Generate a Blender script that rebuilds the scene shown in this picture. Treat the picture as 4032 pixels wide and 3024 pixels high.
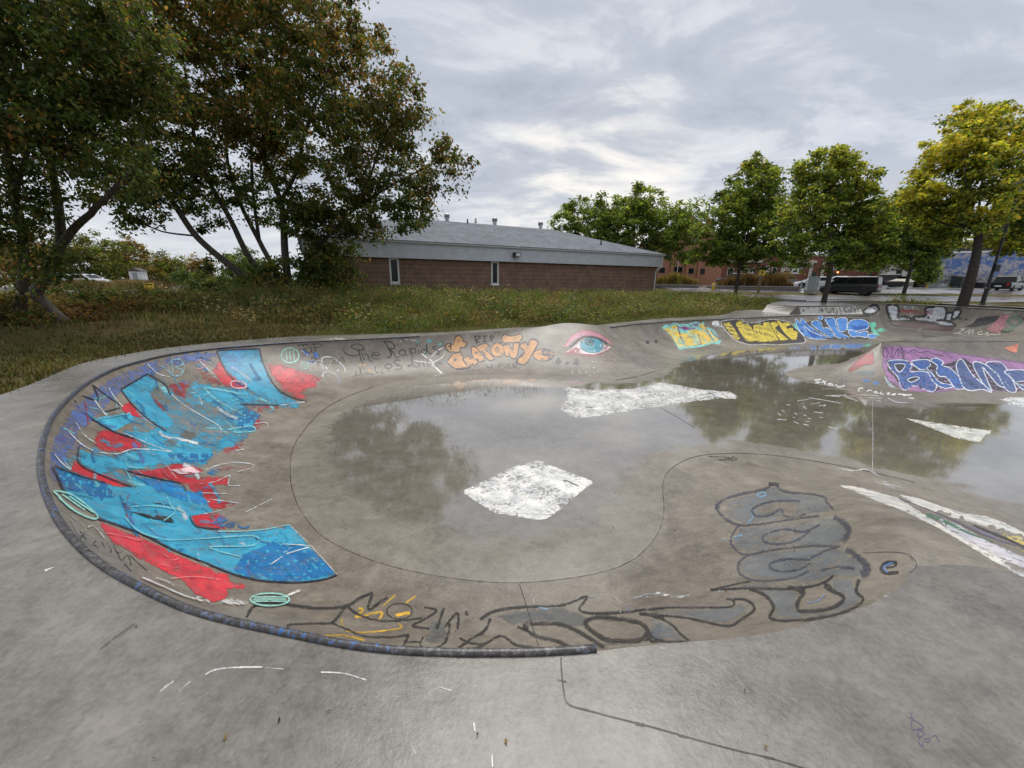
import bpy, bmesh, math, random
import numpy as np
from mathutils import Vector, Matrix
from mathutils.bvhtree import BVHTree
from mathutils.geometry import delaunay_2d_cdt

for o in list(bpy.data.objects):
    bpy.data.objects.remove(o)
scene = bpy.context.scene
COL = scene.collection
rng = np.random.default_rng(7)
random.seed(7)

# ------------------------------------------------------------------ camera
EYE = np.array([0.0, 0.0, 1.6])
FPX, CX, CY = 1514.0, 2016.0, 1512.0          # photograph pixels
PITCH, ROLL = math.radians(14.9), math.radians(0.5)
_f = np.array([0, math.cos(PITCH), -math.sin(PITCH)])
_u = np.array([0, math.sin(PITCH), math.cos(PITCH)])
_x = np.array([1.0, 0, 0])
CR_ = math.cos(ROLL) * _x + math.sin(ROLL) * _u
CU_ = -math.sin(ROLL) * _x + math.cos(ROLL) * _u
CF_ = _f
cam_data = bpy.data.cameras.new('camera')
cam = bpy.data.objects.new('camera', cam_data)
COL.objects.link(cam)
M = Matrix.Identity(4)
for i in range(3):
    M[i][0], M[i][1], M[i][2], M[i][3] = CR_[i], CU_[i], -CF_[i], EYE[i]
cam.matrix_world = M
cam_data.sensor_width = 36
cam_data.lens = 36 * FPX / 4032
cam_data.clip_start = 0.05
cam_data.clip_end = 6000
scene.camera = cam

# ------------------------------------------------------------------ world, sun, exposure
SUN_AZ, SUN_EL = math.radians(14), math.radians(66)
world = bpy.data.worlds.new('World')
scene.world = world
world.use_nodes = True
NT = world.node_tree
NT.nodes.clear()


def nd(nt, kind, **kw):
    n = nt.nodes.new(kind)
    for k, v in kw.items():
        if k in ('inp',):
            for kk, vv in v.items():
                n.inputs[kk].default_value = vv
        else:
            setattr(n, k, v)
    return n


def ramp(nt, stops, interp='LINEAR'):
    n = nt.nodes.new('ShaderNodeValToRGB')
    cr = n.color_ramp
    cr.interpolation = interp
    while len(cr.elements) < len(stops):
        cr.elements.new(0.5)
    for e, (p, c) in zip(cr.elements, stops):
        e.position = p
        e.color = c if len(c) == 4 else (*c, 1)
    return n


def math_n(nt, op, a, b=None, clamp=False):
    n = nt.nodes.new('ShaderNodeMath')
    n.operation = op
    n.use_clamp = clamp
    for i, v in ((0, a), (1, b)):
        if v is None:
            continue
        if isinstance(v, (int, float)):
            n.inputs[i].default_value = v
        else:
            nt.links.new(v, n.inputs[i])
    return n.outputs[0]


def mix_c(nt, fac, a, b, blend='MIX'):
    n = nt.nodes.new('ShaderNodeMix')
    n.data_type = 'RGBA'
    n.blend_type = blend
    for key, v in ((0, fac), (6, a), (7, b)):
        if isinstance(v, (int, float)):
            n.inputs[key].default_value = v
        elif isinstance(v, tuple):
            n.inputs[key].default_value = v if len(v) == 4 else (*v, 1)
        else:
            nt.links.new(v, n.inputs[key])
    return n.outputs[2]


def build_world():
    L = NT.links.new
    tc = nd(NT, 'ShaderNodeTexCoord')
    sky = nd(NT, 'ShaderNodeTexSky', sky_type='NISHITA', sun_disc=False,
             sun_elevation=SUN_EL, sun_rotation=SUN_AZ)
    sep = nd(NT, 'ShaderNodeSeparateXYZ')
    L(tc.outputs['Generated'], sep.inputs[0])
    zc = math_n(NT, 'MAXIMUM', sep.outputs[2], 0.0)
    den = math_n(NT, 'ADD', zc, 0.22)
    px = math_n(NT, 'DIVIDE', sep.outputs[0], den)
    py = math_n(NT, 'DIVIDE', sep.outputs[1], den)
    cmb = nd(NT, 'ShaderNodeCombineXYZ')
    L(px, cmb.inputs[0]); L(py, cmb.inputs[1])
    mp = nd(NT, 'ShaderNodeMapping')
    mp.inputs['Rotation'].default_value = (0, 0, math.radians(-58))
    mp.inputs['Scale'].default_value = (0.95, 1.6, 1)
    L(cmb.outputs[0], mp.inputs[0])
    n1 = nd(NT, 'ShaderNodeTexNoise', inp={'Scale': 1.9, 'Detail': 10.0, 'Roughness': 0.6, 'Distortion': 0.35})
    L(mp.outputs[0], n1.inputs['Vector'])
    n2 = nd(NT, 'ShaderNodeTexNoise', inp={'Scale': 0.33, 'Detail': 4.0, 'Roughness': 0.5})
    L(cmb.outputs[0], n2.inputs['Vector'])
    s = math_n(NT, 'ADD', math_n(NT, 'MULTIPLY', n1.outputs[0], 0.68), math_n(NT, 'MULTIPLY', n2.outputs[0], 0.32))
    cl = ramp(NT, [(0.35, (0.43, 0.47, 0.555)), (0.47, (0.53, 0.57, 0.655)), (0.56, (0.68, 0.715, 0.785)), (0.68, (0.95, 0.965, 0.985))], 'EASE')
    L(s, cl.inputs[0])
    # brighter, warmer cloud where the low sun stands behind it
    dv = nd(NT, 'ShaderNodeVectorMath', operation='DOT_PRODUCT')
    L(tc.outputs['Generated'], dv.inputs[0])
    dv.inputs[1].default_value = (math.sin(math.radians(10)) * math.cos(math.radians(10)), math.cos(math.radians(10)) * math.cos(math.radians(10)), math.sin(math.radians(10)))
    g = ramp(NT, [(0.86, (0, 0, 0)), (0.96, (0.20, 0.20, 0.20)), (1.0, (1, 1, 1))], 'EASE')
    L(dv.outputs['Value'], g.inputs[0])
    patch = ramp(NT, [(0.45, (0.1, 0.1, 0.1)), (0.62, (1, 1, 1))])
    L(s, patch.inputs[0])
    gl = math_n(NT, 'MULTIPLY', g.outputs[0], patch.outputs[0])
    c2 = mix_c(NT, gl, cl.outputs[0], (1.18, 1.10, 0.98))
    hz = ramp(NT, [(0.0, (1, 1, 1)), (0.28, (0, 0, 0))], 'EASE')
    L(zc, hz.inputs[0])
    c3 = mix_c(NT, math_n(NT, 'MULTIPLY', hz.outputs[0], 0.55), c2, (0.80, 0.82, 0.86))
    bg1 = nd(NT, 'ShaderNodeBackground', inp={'Strength': 0.05})
    L(sky.outputs[0], bg1.inputs[0])
    bg2 = nd(NT, 'ShaderNodeBackground', inp={'Strength': 0.565})
    L(c3, bg2.inputs[0])
    mx = nd(NT, 'ShaderNodeMixShader', inp={0: 0.93})
    L(bg1.outputs[0], mx.inputs[1]); L(bg2.outputs[0], mx.inputs[2])
    out = nd(NT, 'ShaderNodeOutputWorld')
    L(mx.outputs[0], out.inputs[0])


build_world()
sun_data = bpy.data.lights.new('sun', 'SUN')
sun_data.energy = 1.5
sun_data.angle = math.radians(40)
sun_data.color = (1.0, 0.97, 0.92)
sun = bpy.data.objects.new('sun', sun_data)
COL.objects.link(sun)
sd = Vector((math.sin(SUN_AZ) * math.cos(SUN_EL), math.cos(SUN_AZ) * math.cos(SUN_EL), math.sin(SUN_EL)))
sun.rotation_euler = sd.to_track_quat('Z', 'Y').to_euler()
sun.location = sd * 60
vs = scene.view_settings
vs.view_transform = 'Standard'
vs.look = 'None'
vs.exposure = 0.86
vs.gamma = 1.0
vs.use_curve_mapping = False
scene.render.engine = 'CYCLES'
scene.cycles.transparent_max_bounces = 24
scene.cycles.max_bounces = 6
scene.cycles.caustics_reflective = False
scene.cycles.caustics_refractive = False


# ------------------------------------------------------------------ photograph pixel -> ray (used to measure the place)
def ray(u, v):
    return CF_ + CR_ * (u - CX) / FPX - CU_ * (v - CY) / FPX


def atz(u, v, z):
    d = ray(u, v)
    t = (z - EYE[2]) / d[2]
    return EYE + d * t


def aty(u, v, y):
    d = ray(u, v)
    return EYE + d * (y / d[1])


def srgb(r, g, b, k=1.0):
    def f(c):
        c /= 255.0
        return c / 12.92 if c <= 0.04045 else ((c + 0.055) / 1.055) ** 2.4
    return (min(.85, f(r) * k), min(.85, f(g) * k), min(.85, f(b) * k))


# ------------------------------------------------------------------ objects
def tag(o, label=None, cat=None, group=None, kind=None):
    if label: o['label'] = label
    if cat: o['category'] = cat
    if group: o['group'] = group
    if kind: o['kind'] = kind
    return o


def empty(name, loc=(0, 0, 0), rz=0.0, label=None, cat=None, group=None):
    o = bpy.data.objects.new(name, None)
    o.empty_display_size = 0.2
    COL.objects.link(o)
    o.location = loc
    o.rotation_euler = (0, 0, rz)
    return tag(o, label, cat, group)


def link_mesh(name, me, mat, parent=None):
    o = bpy.data.objects.new(name, me)
    COL.objects.link(o)
    if mat is not None:
        me.materials.append(mat)
    if parent is not None:
        o.parent = parent
    return o


def np_mesh(name, V, F):
    """V (n,3); F (m,k) all faces of k corners"""
    me = bpy.data.meshes.new(name)
    V = np.ascontiguousarray(V, dtype=np.float32)
    F = np.ascontiguousarray(F, dtype=np.int32)
    m, k = F.shape
    me.vertices.add(len(V))
    me.vertices.foreach_set('co', V.ravel())
    me.loops.add(m * k)
    me.loops.foreach_set('vertex_index', F.ravel())
    me.polygons.add(m)
    me.polygons.foreach_set('loop_start', np.arange(0, m * k, k, dtype=np.int32))
    me.update(calc_edges=True)
    return me


def attr_f(me, name, vals):
    a = me.attributes.new(name, 'FLOAT', 'POINT')
    a.data.foreach_set('value', np.ascontiguousarray(vals, dtype=np.float32))


def attr_c(me, name, cols):
    a = me.attributes.new(name, 'FLOAT_COLOR', 'POINT')
    a.data.foreach_set('color', np.ascontiguousarray(cols, dtype=np.float32).ravel())


def smooth(me):
    me.polygons.foreach_set('use_smooth', np.ones(len(me.polygons), dtype=bool))
    me.update()


class MB:
    def __init__(s):
        s.v, s.f = [], []

    def add(s, vs, fs):
        n = len(s.v)
        s.v += [tuple(p) for p in vs]
        s.f += [tuple(i + n for i in f) for f in fs]
        return s

    def box(s, x0, x1, y0, y1, z0, z1):
        return s.add([(x0, y0, z0), (x1, y0, z0), (x1, y1, z0), (x0, y1, z0), (x0, y0, z1), (x1, y0, z1), (x1, y1, z1), (x0, y1, z1)],
                     [(0, 3, 2, 1), (4, 5, 6, 7), (0, 1, 5, 4), (1, 2, 6, 5), (2, 3, 7, 6), (3, 0, 4, 7)])

    def prism(s, poly, z0, z1):
        n = len(poly)
        a = sum(poly[i][0] * poly[(i + 1) % n][1] - poly[(i + 1) % n][0] * poly[i][1] for i in range(n))
        if a < 0:
            poly = poly[::-1]
        vs = [(p[0], p[1], z0) for p in poly] + [(p[0], p[1], z1) for p in poly]
        fs = [tuple(range(n - 1, -1, -1)), tuple(range(n, 2 * n))]
        fs += [(i, (i + 1) % n, n + (i + 1) % n, n + i) for i in range(n)]
        return s.add(vs, fs)

    def extrude_y(s, poly, y0, y1):
        """poly in (x,z), extruded along y"""
        n = len(poly)
        a = sum(poly[i][0] * poly[(i + 1) % n][1] - poly[(i + 1) % n][0] * poly[i][1] for i in range(n))
        if a < 0:
            poly = poly[::-1]
        vs = [(p[0], y0, p[1]) for p in poly] + [(p[0], y1, p[1]) for p in poly]
        fs = [tuple(range(n)), tuple(range(2 * n - 1, n - 1, -1))]
        fs += [((i + 1) % n, i, n + i, n + (i + 1) % n) for i in range(n)]
        return s.add(vs, fs)

    def tube(s, pts, rad, seg=8, cap=True):
        pts = [Vector(p) for p in pts]
        if not hasattr(rad, '__len__'):
            rad = [rad] * len(pts)
        up = Vector((0.13, 0.21, 0.97))
        rings = []
        for i, p in enumerate(pts):
            t = (pts[min(i + 1, len(pts) - 1)] - pts[max(i - 1, 0)]).normalized()
            if abs(t.dot(up)) > .95:
                up = Vector((1, 0.1, 0))
            a = t.cross(up).normalized()
            b = t.cross(a)
            rings.append([p + (a * math.cos(k * 2 * math.pi / seg) + b * math.sin(k * 2 * math.pi / seg)) * rad[i] for k in range(seg)])
        n = len(s.v)
        for r in rings:
            s.v += [tuple(q) for q in r]
        for i in range(len(rings) - 1):
            for k in range(seg):
                k2 = (k + 1) % seg
                s.f.append((n + i * seg + k, n + i * seg + k2, n + (i + 1) * seg + k2, n + (i + 1) * seg + k))
        if cap:
            s.f.append(tuple(n + k for k in range(seg))[::-1])
            s.f.append(tuple(n + (len(rings) - 1) * seg + k for k in range(seg)))
        return s

    def lathe(s, prof, c=(0, 0, 0), seg=16):
        n = len(s.v)
        for r, z in prof:
            for k in range(seg):
                a = k * 2 * math.pi / seg
                s.v.append((c[0] + r * math.cos(a), c[1] + r * math.sin(a), c[2] + z))
        for i in range(len(prof) - 1):
            for k in range(seg):
                k2 = (k + 1) % seg
                s.f.append((n + i * seg + k, n + i * seg + k2, n + (i + 1) * seg + k2, n + (i + 1) * seg + k))
        s.f.append(tuple(n + k for k in range(seg))[::-1])
        s.f.append(tuple(n + (len(prof) - 1) * seg + k for k in range(seg)))
        return s

    def build(s, name, mat, parent=None, sm=False, bevel=0.0):
        me = bpy.data.meshes.new(name)
        me.from_pydata(s.v, [], s.f)
        me.update()
        if bevel:
            bm = bmesh.new()
            bm.from_mesh(me)
            bmesh.ops.bevel(bm, geom=bm.edges[:], offset=bevel, segments=2, affect='EDGES', clamp_overlap=True)
            bm.to_mesh(me)
            bm.free()
        if sm:
            smooth(me)
        return link_mesh(name, me, mat, parent)


# ------------------------------------------------------------------ materials
def new_mat(name):
    m = bpy.data.materials.new(name)
    m.use_nodes = True
    nt = m.node_tree
    b = nt.nodes['Principled BSDF']
    return m, nt, b


def plain(name, col, rough=0.6, metal=0.0, noise=0.12, scale=6.0, bump=0.0, spec=0.5):
    """one colour with fine uneven wear"""
    m, nt, b = new_mat(name)
    tc = nd(nt, 'ShaderNodeTexCoord')
    n = nd(nt, 'ShaderNodeTexNoise', inp={'Scale': scale, 'Detail': 5.0, 'Roughness': 0.6})
    nt.links.new(tc.outputs['Object'], n.inputs['Vector'])
    lo = tuple(c * (1 - noise * 1.6) for c in col)
    hi = tuple(min(.9, c * (1 + noise * 1.6)) for c in col)
    r = ramp(nt, [(0.3, lo), (0.7, hi)])
    nt.links.new(n.outputs[0], r.inputs[0])
    nt.links.new(r.outputs[0], b.inputs['Base Color'])
    b.inputs['Roughness'].default_value = rough
    b.inputs['Metallic'].default_value = metal
    b.inputs['Specular IOR Level'].default_value = spec
    if bump:
        bp = nd(nt, 'ShaderNodeBump', inp={'Strength': 0.5, 'Distance': bump})
        nt.links.new(n.outputs[0], bp.inputs['Height'])
        nt.links.new(bp.outputs[0], b.inputs['Normal'])
    return m


def glass_mat(name, col=(0.02, 0.025, 0.03), rough=0.05):
    m, nt, b = new_mat(name)
    b.inputs['Base Color'].default_value = (*col, 1)
    b.inputs['Roughness'].default_value = rough
    b.inputs['Specular IOR Level'].default_value = 0.7
    return m


def emit_mat(name, col, s):
    m, nt, b = new_mat(name)
    b.inputs['Base Color'].default_value = (*col, 1)
    b.inputs['Emission Color'].default_value = (*col, 1)
    b.inputs['Emission Strength'].default_value = s
    return m


def concrete_mat(name, dark, light, wet_attr=False, rough=(0.35, 0.62), streak=1.0, stain=0.5):
    m, nt, b = new_mat(name)
    L = nt.links.new
    tc = nd(nt, 'ShaderNodeTexCoord')
    co = tc.outputs['Object']
    n1 = nd(nt, 'ShaderNodeTexNoise', inp={'Scale': 0.55, 'Detail': 7.0, 'Roughness': 0.62, 'Distortion': 0.4})
    n2 = nd(nt, 'ShaderNodeTexNoise', inp={'Scale': 3.1, 'Detail': 8.0, 'Roughness': 0.66, 'Distortion': 0.3})
    n3 = nd(nt, 'ShaderNodeTexNoise', inp={'Scale': 45.0, 'Detail': 4.0, 'Roughness': 0.7})
    mp = nd(nt, 'ShaderNodeMapping')
    mp.inputs['Rotation'].default_value = (0, 0, math.radians(-38))
    mp.inputs['Scale'].default_value = (2.0, 7.0 * streak, 2.0)
    L(co, mp.inputs[0])
    n4 = nd(nt, 'ShaderNodeTexNoise', inp={'Scale': 0.8, 'Detail': 7.0, 'Roughness': 0.62, 'Distortion': 0.5})
    L(mp.outputs[0], n4.inputs['Vector'])
    for n in (n1, n2, n3):
        L(co, n.inputs['Vector'])
    a = math_n(nt, 'ADD', math_n(nt, 'MULTIPLY', n1.outputs[0], 0.34), math_n(nt, 'MULTIPLY', n2.outputs[0], 0.36))
    a = math_n(nt, 'ADD', a, math_n(nt, 'MULTIPLY', n4.outputs[0], 0.22))
    n6 = nd(nt, 'ShaderNodeTexNoise', inp={'Scale': 11.0, 'Detail': 9.0, 'Roughness': 0.78, 'Distortion': 0.3})
    L(co, n6.inputs['Vector'])
    a = math_n(nt, 'ADD', math_n(nt, 'MULTIPLY', a, .70), math_n(nt, 'MULTIPLY', n6.outputs[0], 0.30))
    a = math_n(nt, 'ADD', math_n(nt, 'SUBTRACT', a, 0.06), math_n(nt, 'MULTIPLY', n3.outputs[0], 0.20))
    r = ramp(nt, [(0.42, dark), (0.50, tuple((p + q) / 2 for p, q in zip(dark, light))), (0.585, light)])
    L(a, r.inputs[0])
    col = r.outputs[0]
    # pale lime bloom in ragged patches, brown stains, tiny dark specks
    bl = ramp(nt, [(0.56, (0, 0, 0)), (0.70, (1, 1, 1))])
    L(n2.outputs[0], bl.inputs[0])
    b2 = ramp(nt, [(0.46, (0, 0, 0)), (0.62, (1, 1, 1))])
    L(n1.outputs[0], b2.inputs[0])
    f = math_n(nt, 'MULTIPLY', math_n(nt, 'MULTIPLY', bl.outputs[0], b2.outputs[0]), stain)
    col = mix_c(nt, f, col, tuple(min(.7, c * 1.55) for c in light))
    n5 = nd(nt, 'ShaderNodeTexNoise', inp={'Scale': 1.3, 'Detail': 6.0, 'Roughness': 0.6})
    mp5 = nd(nt, 'ShaderNodeMapping')
    mp5.inputs['Location'].default_value = (13, 7, 3)
    L(co, mp5.inputs[0]); L(mp5.outputs[0], n5.inputs['Vector'])
    br = ramp(nt, [(0.57, (0, 0, 0)), (0.72, (1, 1, 1))])
    L(n5.outputs[0], br.inputs[0])
    col = mix_c(nt, math_n(nt, 'MULTIPLY', br.outputs[0], 0.28), col, (dark[0] * 1.1, dark[1] * 0.98, dark[2] * 0.80))
    vo = nd(nt, 'ShaderNodeTexVoronoi', inp={'Scale': 7.0, 'Randomness': 1.0})
    L(co, vo.inputs['Vector'])
    sp = ramp(nt, [(0.035, (1, 1, 1)), (0.06, (0, 0, 0))])
    L(vo.outputs['Distance'], sp.inputs[0])
    col = mix_c(nt, math_n(nt, 'MULTIPLY', sp.outputs[0], 0.5), col, (0.05, 0.045, 0.04))
    vo2 = nd(nt, 'ShaderNodeTexVoronoi', inp={'Scale': 34.0, 'Randomness': 1.0})
    L(co, vo2.inputs['Vector'])
    sp2 = ramp(nt, [(0.07, (1, 1, 1)), (0.16, (0, 0, 0))])
    L(vo2.outputs['Distance'], sp2.inputs[0])
    pk = ramp(nt, [(0.50, (0, 0, 0)), (0.60, (1, 1, 1))])
    L(n6.outputs[0], pk.inputs[0])
    col = mix_c(nt, math_n(nt, 'MULTIPLY', math_n(nt, 'MULTIPLY', sp2.outputs[0], pk.outputs[0]), 0.55), col, tuple(c * .35 for c in dark))
    rr = ramp(nt, [(0.35, (rough[0],) * 3), (0.65, (rough[1],) * 3)])
    L(n1.outputs[0], rr.inputs[0])
    rough_o = rr.outputs[0]
    bump_s = 0.35
    if wet_attr:
        at = nd(nt, 'ShaderNodeAttribute', attribute_name='wet')
        w = math_n(nt, 'ADD', at.outputs['Fac'], math_n(nt, 'MULTIPLY', math_n(nt, 'SUBTRACT', n4.outputs[0], 0.5), 0.9))
        w = math_n(nt, 'ADD', w, math_n(nt, 'MULTIPLY', math_n(nt, 'SUBTRACT', n1.outputs[0], 0.5), 0.7))
        wr = ramp(nt, [(0.42, (0, 0, 0)), (0.58, (1, 1, 1))])
        L(w, wr.inputs[0])
        col = mix_c(nt, math_n(nt, 'MULTIPLY', wr.outputs[0], 0.35), col, mix_c(nt, 0.5, col, (dark[0] * .75, dark[1] * .74, dark[2] * .70)))
        mr = nd(nt, 'ShaderNodeMix')
        L(wr.outputs[0], mr.inputs[0]); L(rough_o, mr.inputs[2])
        mr.inputs[3].default_value = 0.085
        rough_o = mr.outputs[0]
        sl = math_n(nt, 'ADD', 0.5, math_n(nt, 'MULTIPLY', wr.outputs[0], 0.45))
        L(sl, b.inputs['Specular IOR Level'])
        L(wr.outputs[0], b.inputs['Coat Weight'])
        b.inputs['Coat Roughness'].default_value = 0.045
        b.inputs['Coat IOR'].default_value = 1.75
        dry = math_n(nt, 'SUBTRACT', 1.0, math_n(nt, 'MULTIPLY', wr.outputs[0], 0.97))
    L(col, b.inputs['Base Color'])
    L(rough_o, b.inputs['Roughness'])
    bp = nd(nt, 'ShaderNodeBump', inp={'Strength': bump_s, 'Distance': 0.004})
    hsum = math_n(nt, 'ADD', n3.outputs[0], math_n(nt, 'MULTIPLY', n2.outputs[0], 1.5))
    L(hsum, bp.inputs['Height'])
    if wet_attr:
        L(math_n(nt, 'MULTIPLY', dry, bump_s), bp.inputs['Strength'])
    L(bp.outputs[0], b.inputs['Normal'])
    return m


def value_noise(x, y, seed=0):
    """smooth lattice noise for terrain, 0..1"""
    def h(i, j):
        n = np.sin(i * 127.1 + j * 311.7 + seed * 17.3) * 43758.5453
        return n - np.floor(n)
    i, j = np.floor(x), np.floor(y)
    fx, fy = x - i, y - j
    fx, fy = fx * fx * (3 - 2 * fx), fy * fy * (3 - 2 * fy)
    return (h(i, j) * (1 - fx) + h(i + 1, j) * fx) * (1 - fy) + (h(i, j + 1) * (1 - fx) + h(i + 1, j + 1) * fx) * fy


def sstep(a, b, x):
    t = np.clip((x - a) / (b - a), 0, 1)
    return t * t * (3 - 2 * t)


# ================================================================== CONCRETE: deck, bowl walls, flat bottom, pyramid
ZF = -0.95


def W(x, y):
    return ('w', x, y)


# rows around the park: lip, lip z, foot of the wall, outer edge of the deck, outer z, shape of the wall (0 arc .. 1 roll-over)
ROWS = [
    (W(8, -2.5), 0, W(9.5, -.5), (8.5, -9), 0, 1),
    (W(5.0, 1.0), 0, W(6.9, 2.3), (6, -9), 0, 1),
    (W(3.0, 1.85), 0, (4032, 2046), (4.0, -9), 0, 1),
    ((3640, 2228), 0, (3608, 1901), (3.2, -9), 0, 1),
    ((3601, 2233), 0, (3262, 1825), (2.9, -9), 0, .85),
    ((3560, 2289), 0, (2985, 1787), (2.6, -9), 0, .5),
    ((3504, 2337), 0, (2777, 1790), (2.3, -9), 0, .2),
    ((3435, 2382), 0, (2694, 1814), (2.1, -9), 0, 0),
    ((3331, 2420), 0, (2632, 1852), (1.8, -9), 0, 0),
    ((3193, 2455), 0, (2607, 1908), (1.5, -9), 0, 0),
    ((3054, 2490), 0, (2614, 1970), (1.2, -9), 0, 0),
    ((2916, 2510), 0, (2614, 2032), (0.9, -9), 0, 0),
    ((2708, 2528), 0, (2597, 2095), (0.6, -9), 0, 0),
    ((2500, 2545), 0, (2555, 2150), (0.2, -9), 0, 0),
    ((2338, 2566), 0, (2500, 2206), (-.2, -9), 0, 0),
    ((2102, 2580), 0, (2346, 2261), (-.7, -9), 0, 0),
    ((1939, 2583), 0, (2045, 2296), (-1.2, -9), 0, 0),
    ((1776, 2582), 0, (1776, 2277), (-1.8, -9), 0, 0),
    ((1451, 2562), 0, (1500, 2220), (-2.6, -9), 0, 0),
    ((1125, 2502), 0, (1306, 2137), (-4.2, -9), 0, 0),
    ((800, 2430), .02, (1237, 2082), (-6.5, -8), .1, 0),
    ((620, 2357), .05, (1188, 2020), (-7.5, -5), .1, 0),
    ((412, 2246), .09, (1157, 1950), (-7.3, -2), .15, 0),
    ((280, 2130), .13, (1143, 1888), (-6.9, 0), .17, 0),
    ((197, 2006), .17, (1143, 1840), (-6.6, 1.5), .2, 0),
    ((152, 1846), .22, (1147, 1790), (-6.35, 2.8), .22, 0),
    ((174, 1700), .25, (1168, 1735), (-6.2, 3.6), .22, 0),
    ((226, 1609), .25, (1209, 1680), (-6.2, 4.4), .22, 0),
    ((316, 1525), .25, (1240, 1645), (-6.55, 5.15), .22, 0),
    ((407, 1471), .24, (1279, 1610), (-7.0, 5.86), .21, 0),
    ((497, 1437), .22, (1320, 1585), (-7.35, 6.6), .2, 0),
    ((678, 1394), .18, (1369, 1562), (-7.45, 7.9), .17, 0),
    ((859, 1371), .14, (1430, 1538), (-7.2, 8.9), .14, 0),
    ((1000, 1360), .1, (1490, 1520), (-6.8, 9.8), .1, 0),
    ((1150, 1349), .06, (1540, 1508), (-6.1, 10.7), .07, 0),
    ((1400, 1337), .02, (1590, 1498), (-4.6, 11.45), .04, 0),
    ((1650, 1324), 0, (1750, 1484), (-2.9, 12.05), .02, 0),
    ((1800, 1315), 0, (1850, 1477), (-1.8, 12.55), .02, .1),
    ((2000, 1300), .03, (2000, 1473), (-.25, 13.55), .02, .25),
    ((2114, 1289), .10, (2120, 1476), (.7, 14.0), .02, .45),
    ((2224, 1272), .22, (2300, 1486), (1.7, 14.3), .02, .5),
    ((2325, 1278), .15, (2423, 1495), (2.6, 14.6), .02, .45),
    ((2403, 1288), 0, (2540, 1473), (3.4, 14.95), .02, .15),
    ((2488, 1278), 0, (2602, 1440), (4.3, 15.8), .02, 0),
    ((2560, 1272), 0, (2635, 1412), (5.3, 16.6), .02, 0),
    ((2651, 1265), 0, (2700, 1392), (6.7, 17.7), .03, 0),
    ((2900, 1254), 0, (2900, 1372), (10.6, 19.9), .04, 0),
    ((3144, 1243), 0, (3144, 1356), (13.6, 23.0), .1, 0),
    ((3280, 1242), 0, (3280, 1350), (17.5, 23.0), .1, 0),
    (W(19.0, 20.75), 0, (3420, 1346), (19.0, 22.8), .1, 0),
    (W(20.0, 21.3), .12, W(18.6, 18.6), (19.6, 23.4), .3, .1),
    (W(20.6, 22.4), .30, W(20.2, 19.6), (19.8, 24.4), .44, .05),
    (W(21.2, 23.9), .42, W(21.5, 21.1), (20.2, 25.6), .44, 0),
    (W(22.3, 24.9), .45, W(22.1, 22.3), (21.8, 26.6), .44, 0),
    (W(23.5, 24.6), .45, W(22.3, 22.2), (24.2, 26.4), .44, 0),
    ((3600, 1201), .45, W(22.4, 21.6), (25.6, 24.6), .44, 0),
    ((3771, 1210), .45, W(22.5, 20.4), (25.8, 21.8), .44, 0),
    ((4032, 1224), .45, W(22.7, 18.2), (26.0, 18.9), .44, 0),
    (W(25, 13), .45, W(23, 12.5), (26.4, 13), .44, 0),
    (W(25, 6), .4, W(23, 6), (26.4, 6), .4, 0),
    (W(24, 0), .2, W(22, 1.6), (25.5, -2), .3, .5),
    (W(20, -4), 0, W(19, -1.5), (21, -9), .1, 1),
    (W(13, -4.5), 0, W(13, -2), (13, -9), 0, 1),
]


def place(p, z):
    if p[0] == 'w':
        return np.array([p[1], p[2], z], float)
    return atz(p[0], p[1], z)


def catmull(P, n_sub, closed=True):
    P = np.asarray(P, float)
    n = len(P)
    out = []
    for i in range(n if closed else n - 1):
        if closed:
            p0, p1, p2, p3 = P[i - 1], P[i], P[(i + 1) % n], P[(i + 2) % n]
        else:
            p0, p1, p2, p3 = P[max(i - 1, 0)], P[i], P[i + 1], P[min(i + 2, n - 1)]
        t = np.linspace(0, 1, n_sub[i], endpoint=False)[:, None]
        a = 0.5
        out.append(p1 + (p2 - p0) * a * t + (2 * p0 - 5 * p1 + 4 * p2 - p3) * a * t ** 2 + (-p0 + 3 * p1 - 3 * p2 + p3) * a * t ** 3)
    if not closed:
        out.append(P[-1:])
    return np.vstack(out)


RL = np.array([place(r[0], r[1]) for r in ROWS])
RJ = np.array([place(r[2], ZF) for r in ROWS])
RO = np.array([[r[3][0], r[3][1], r[4]] for r in ROWS])
RT = np.array([[r[5]] for r in ROWS], float)
nR = len(ROWS)
gap = np.maximum(np.linalg.norm(RL - np.roll(RL, -1, 0), axis=1), np.linalg.norm(RJ - np.roll(RJ, -1, 0), axis=1))
NSUB = np.clip(np.ceil(gap / 0.10).astype(int), 3, 60)
LIP, JNT, OUT = catmull(RL, NSUB), catmull(RJ, NSUB), catmull(RO, NSUB)
SHP = np.clip(catmull(RT, NSUB), 0, 1)[:, 0]
ROWSTART = np.concatenate([[0], np.cumsum(NSUB)])          # dense index at which row i starts
NL = len(LIP)


def ksmooth(A, k=3, it=2):
    for _ in range(it):
        A = (np.roll(A, 1, 0) + 2 * A + np.roll(A, -1, 0)) / 4
    return A


JNT = ksmooth(JNT, it=6)
LIP = ksmooth(LIP, it=3)
JNT[:, 2] = ZF


def profile(s, shape, phi0=math.radians(66)):
    """fall (0 at the lip .. 1 at the foot) for s = 0..1 across a wall"""
    sp = np.sin(phi0) * (1 - s)
    cphi = np.sqrt(1 - sp ** 2)
    arc = 1 - (1 - cphi) / (1 - math.cos(phi0))
    roll = s * s * (3 - 2 * s)
    return arc * (1 - shape) + roll * shape


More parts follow.
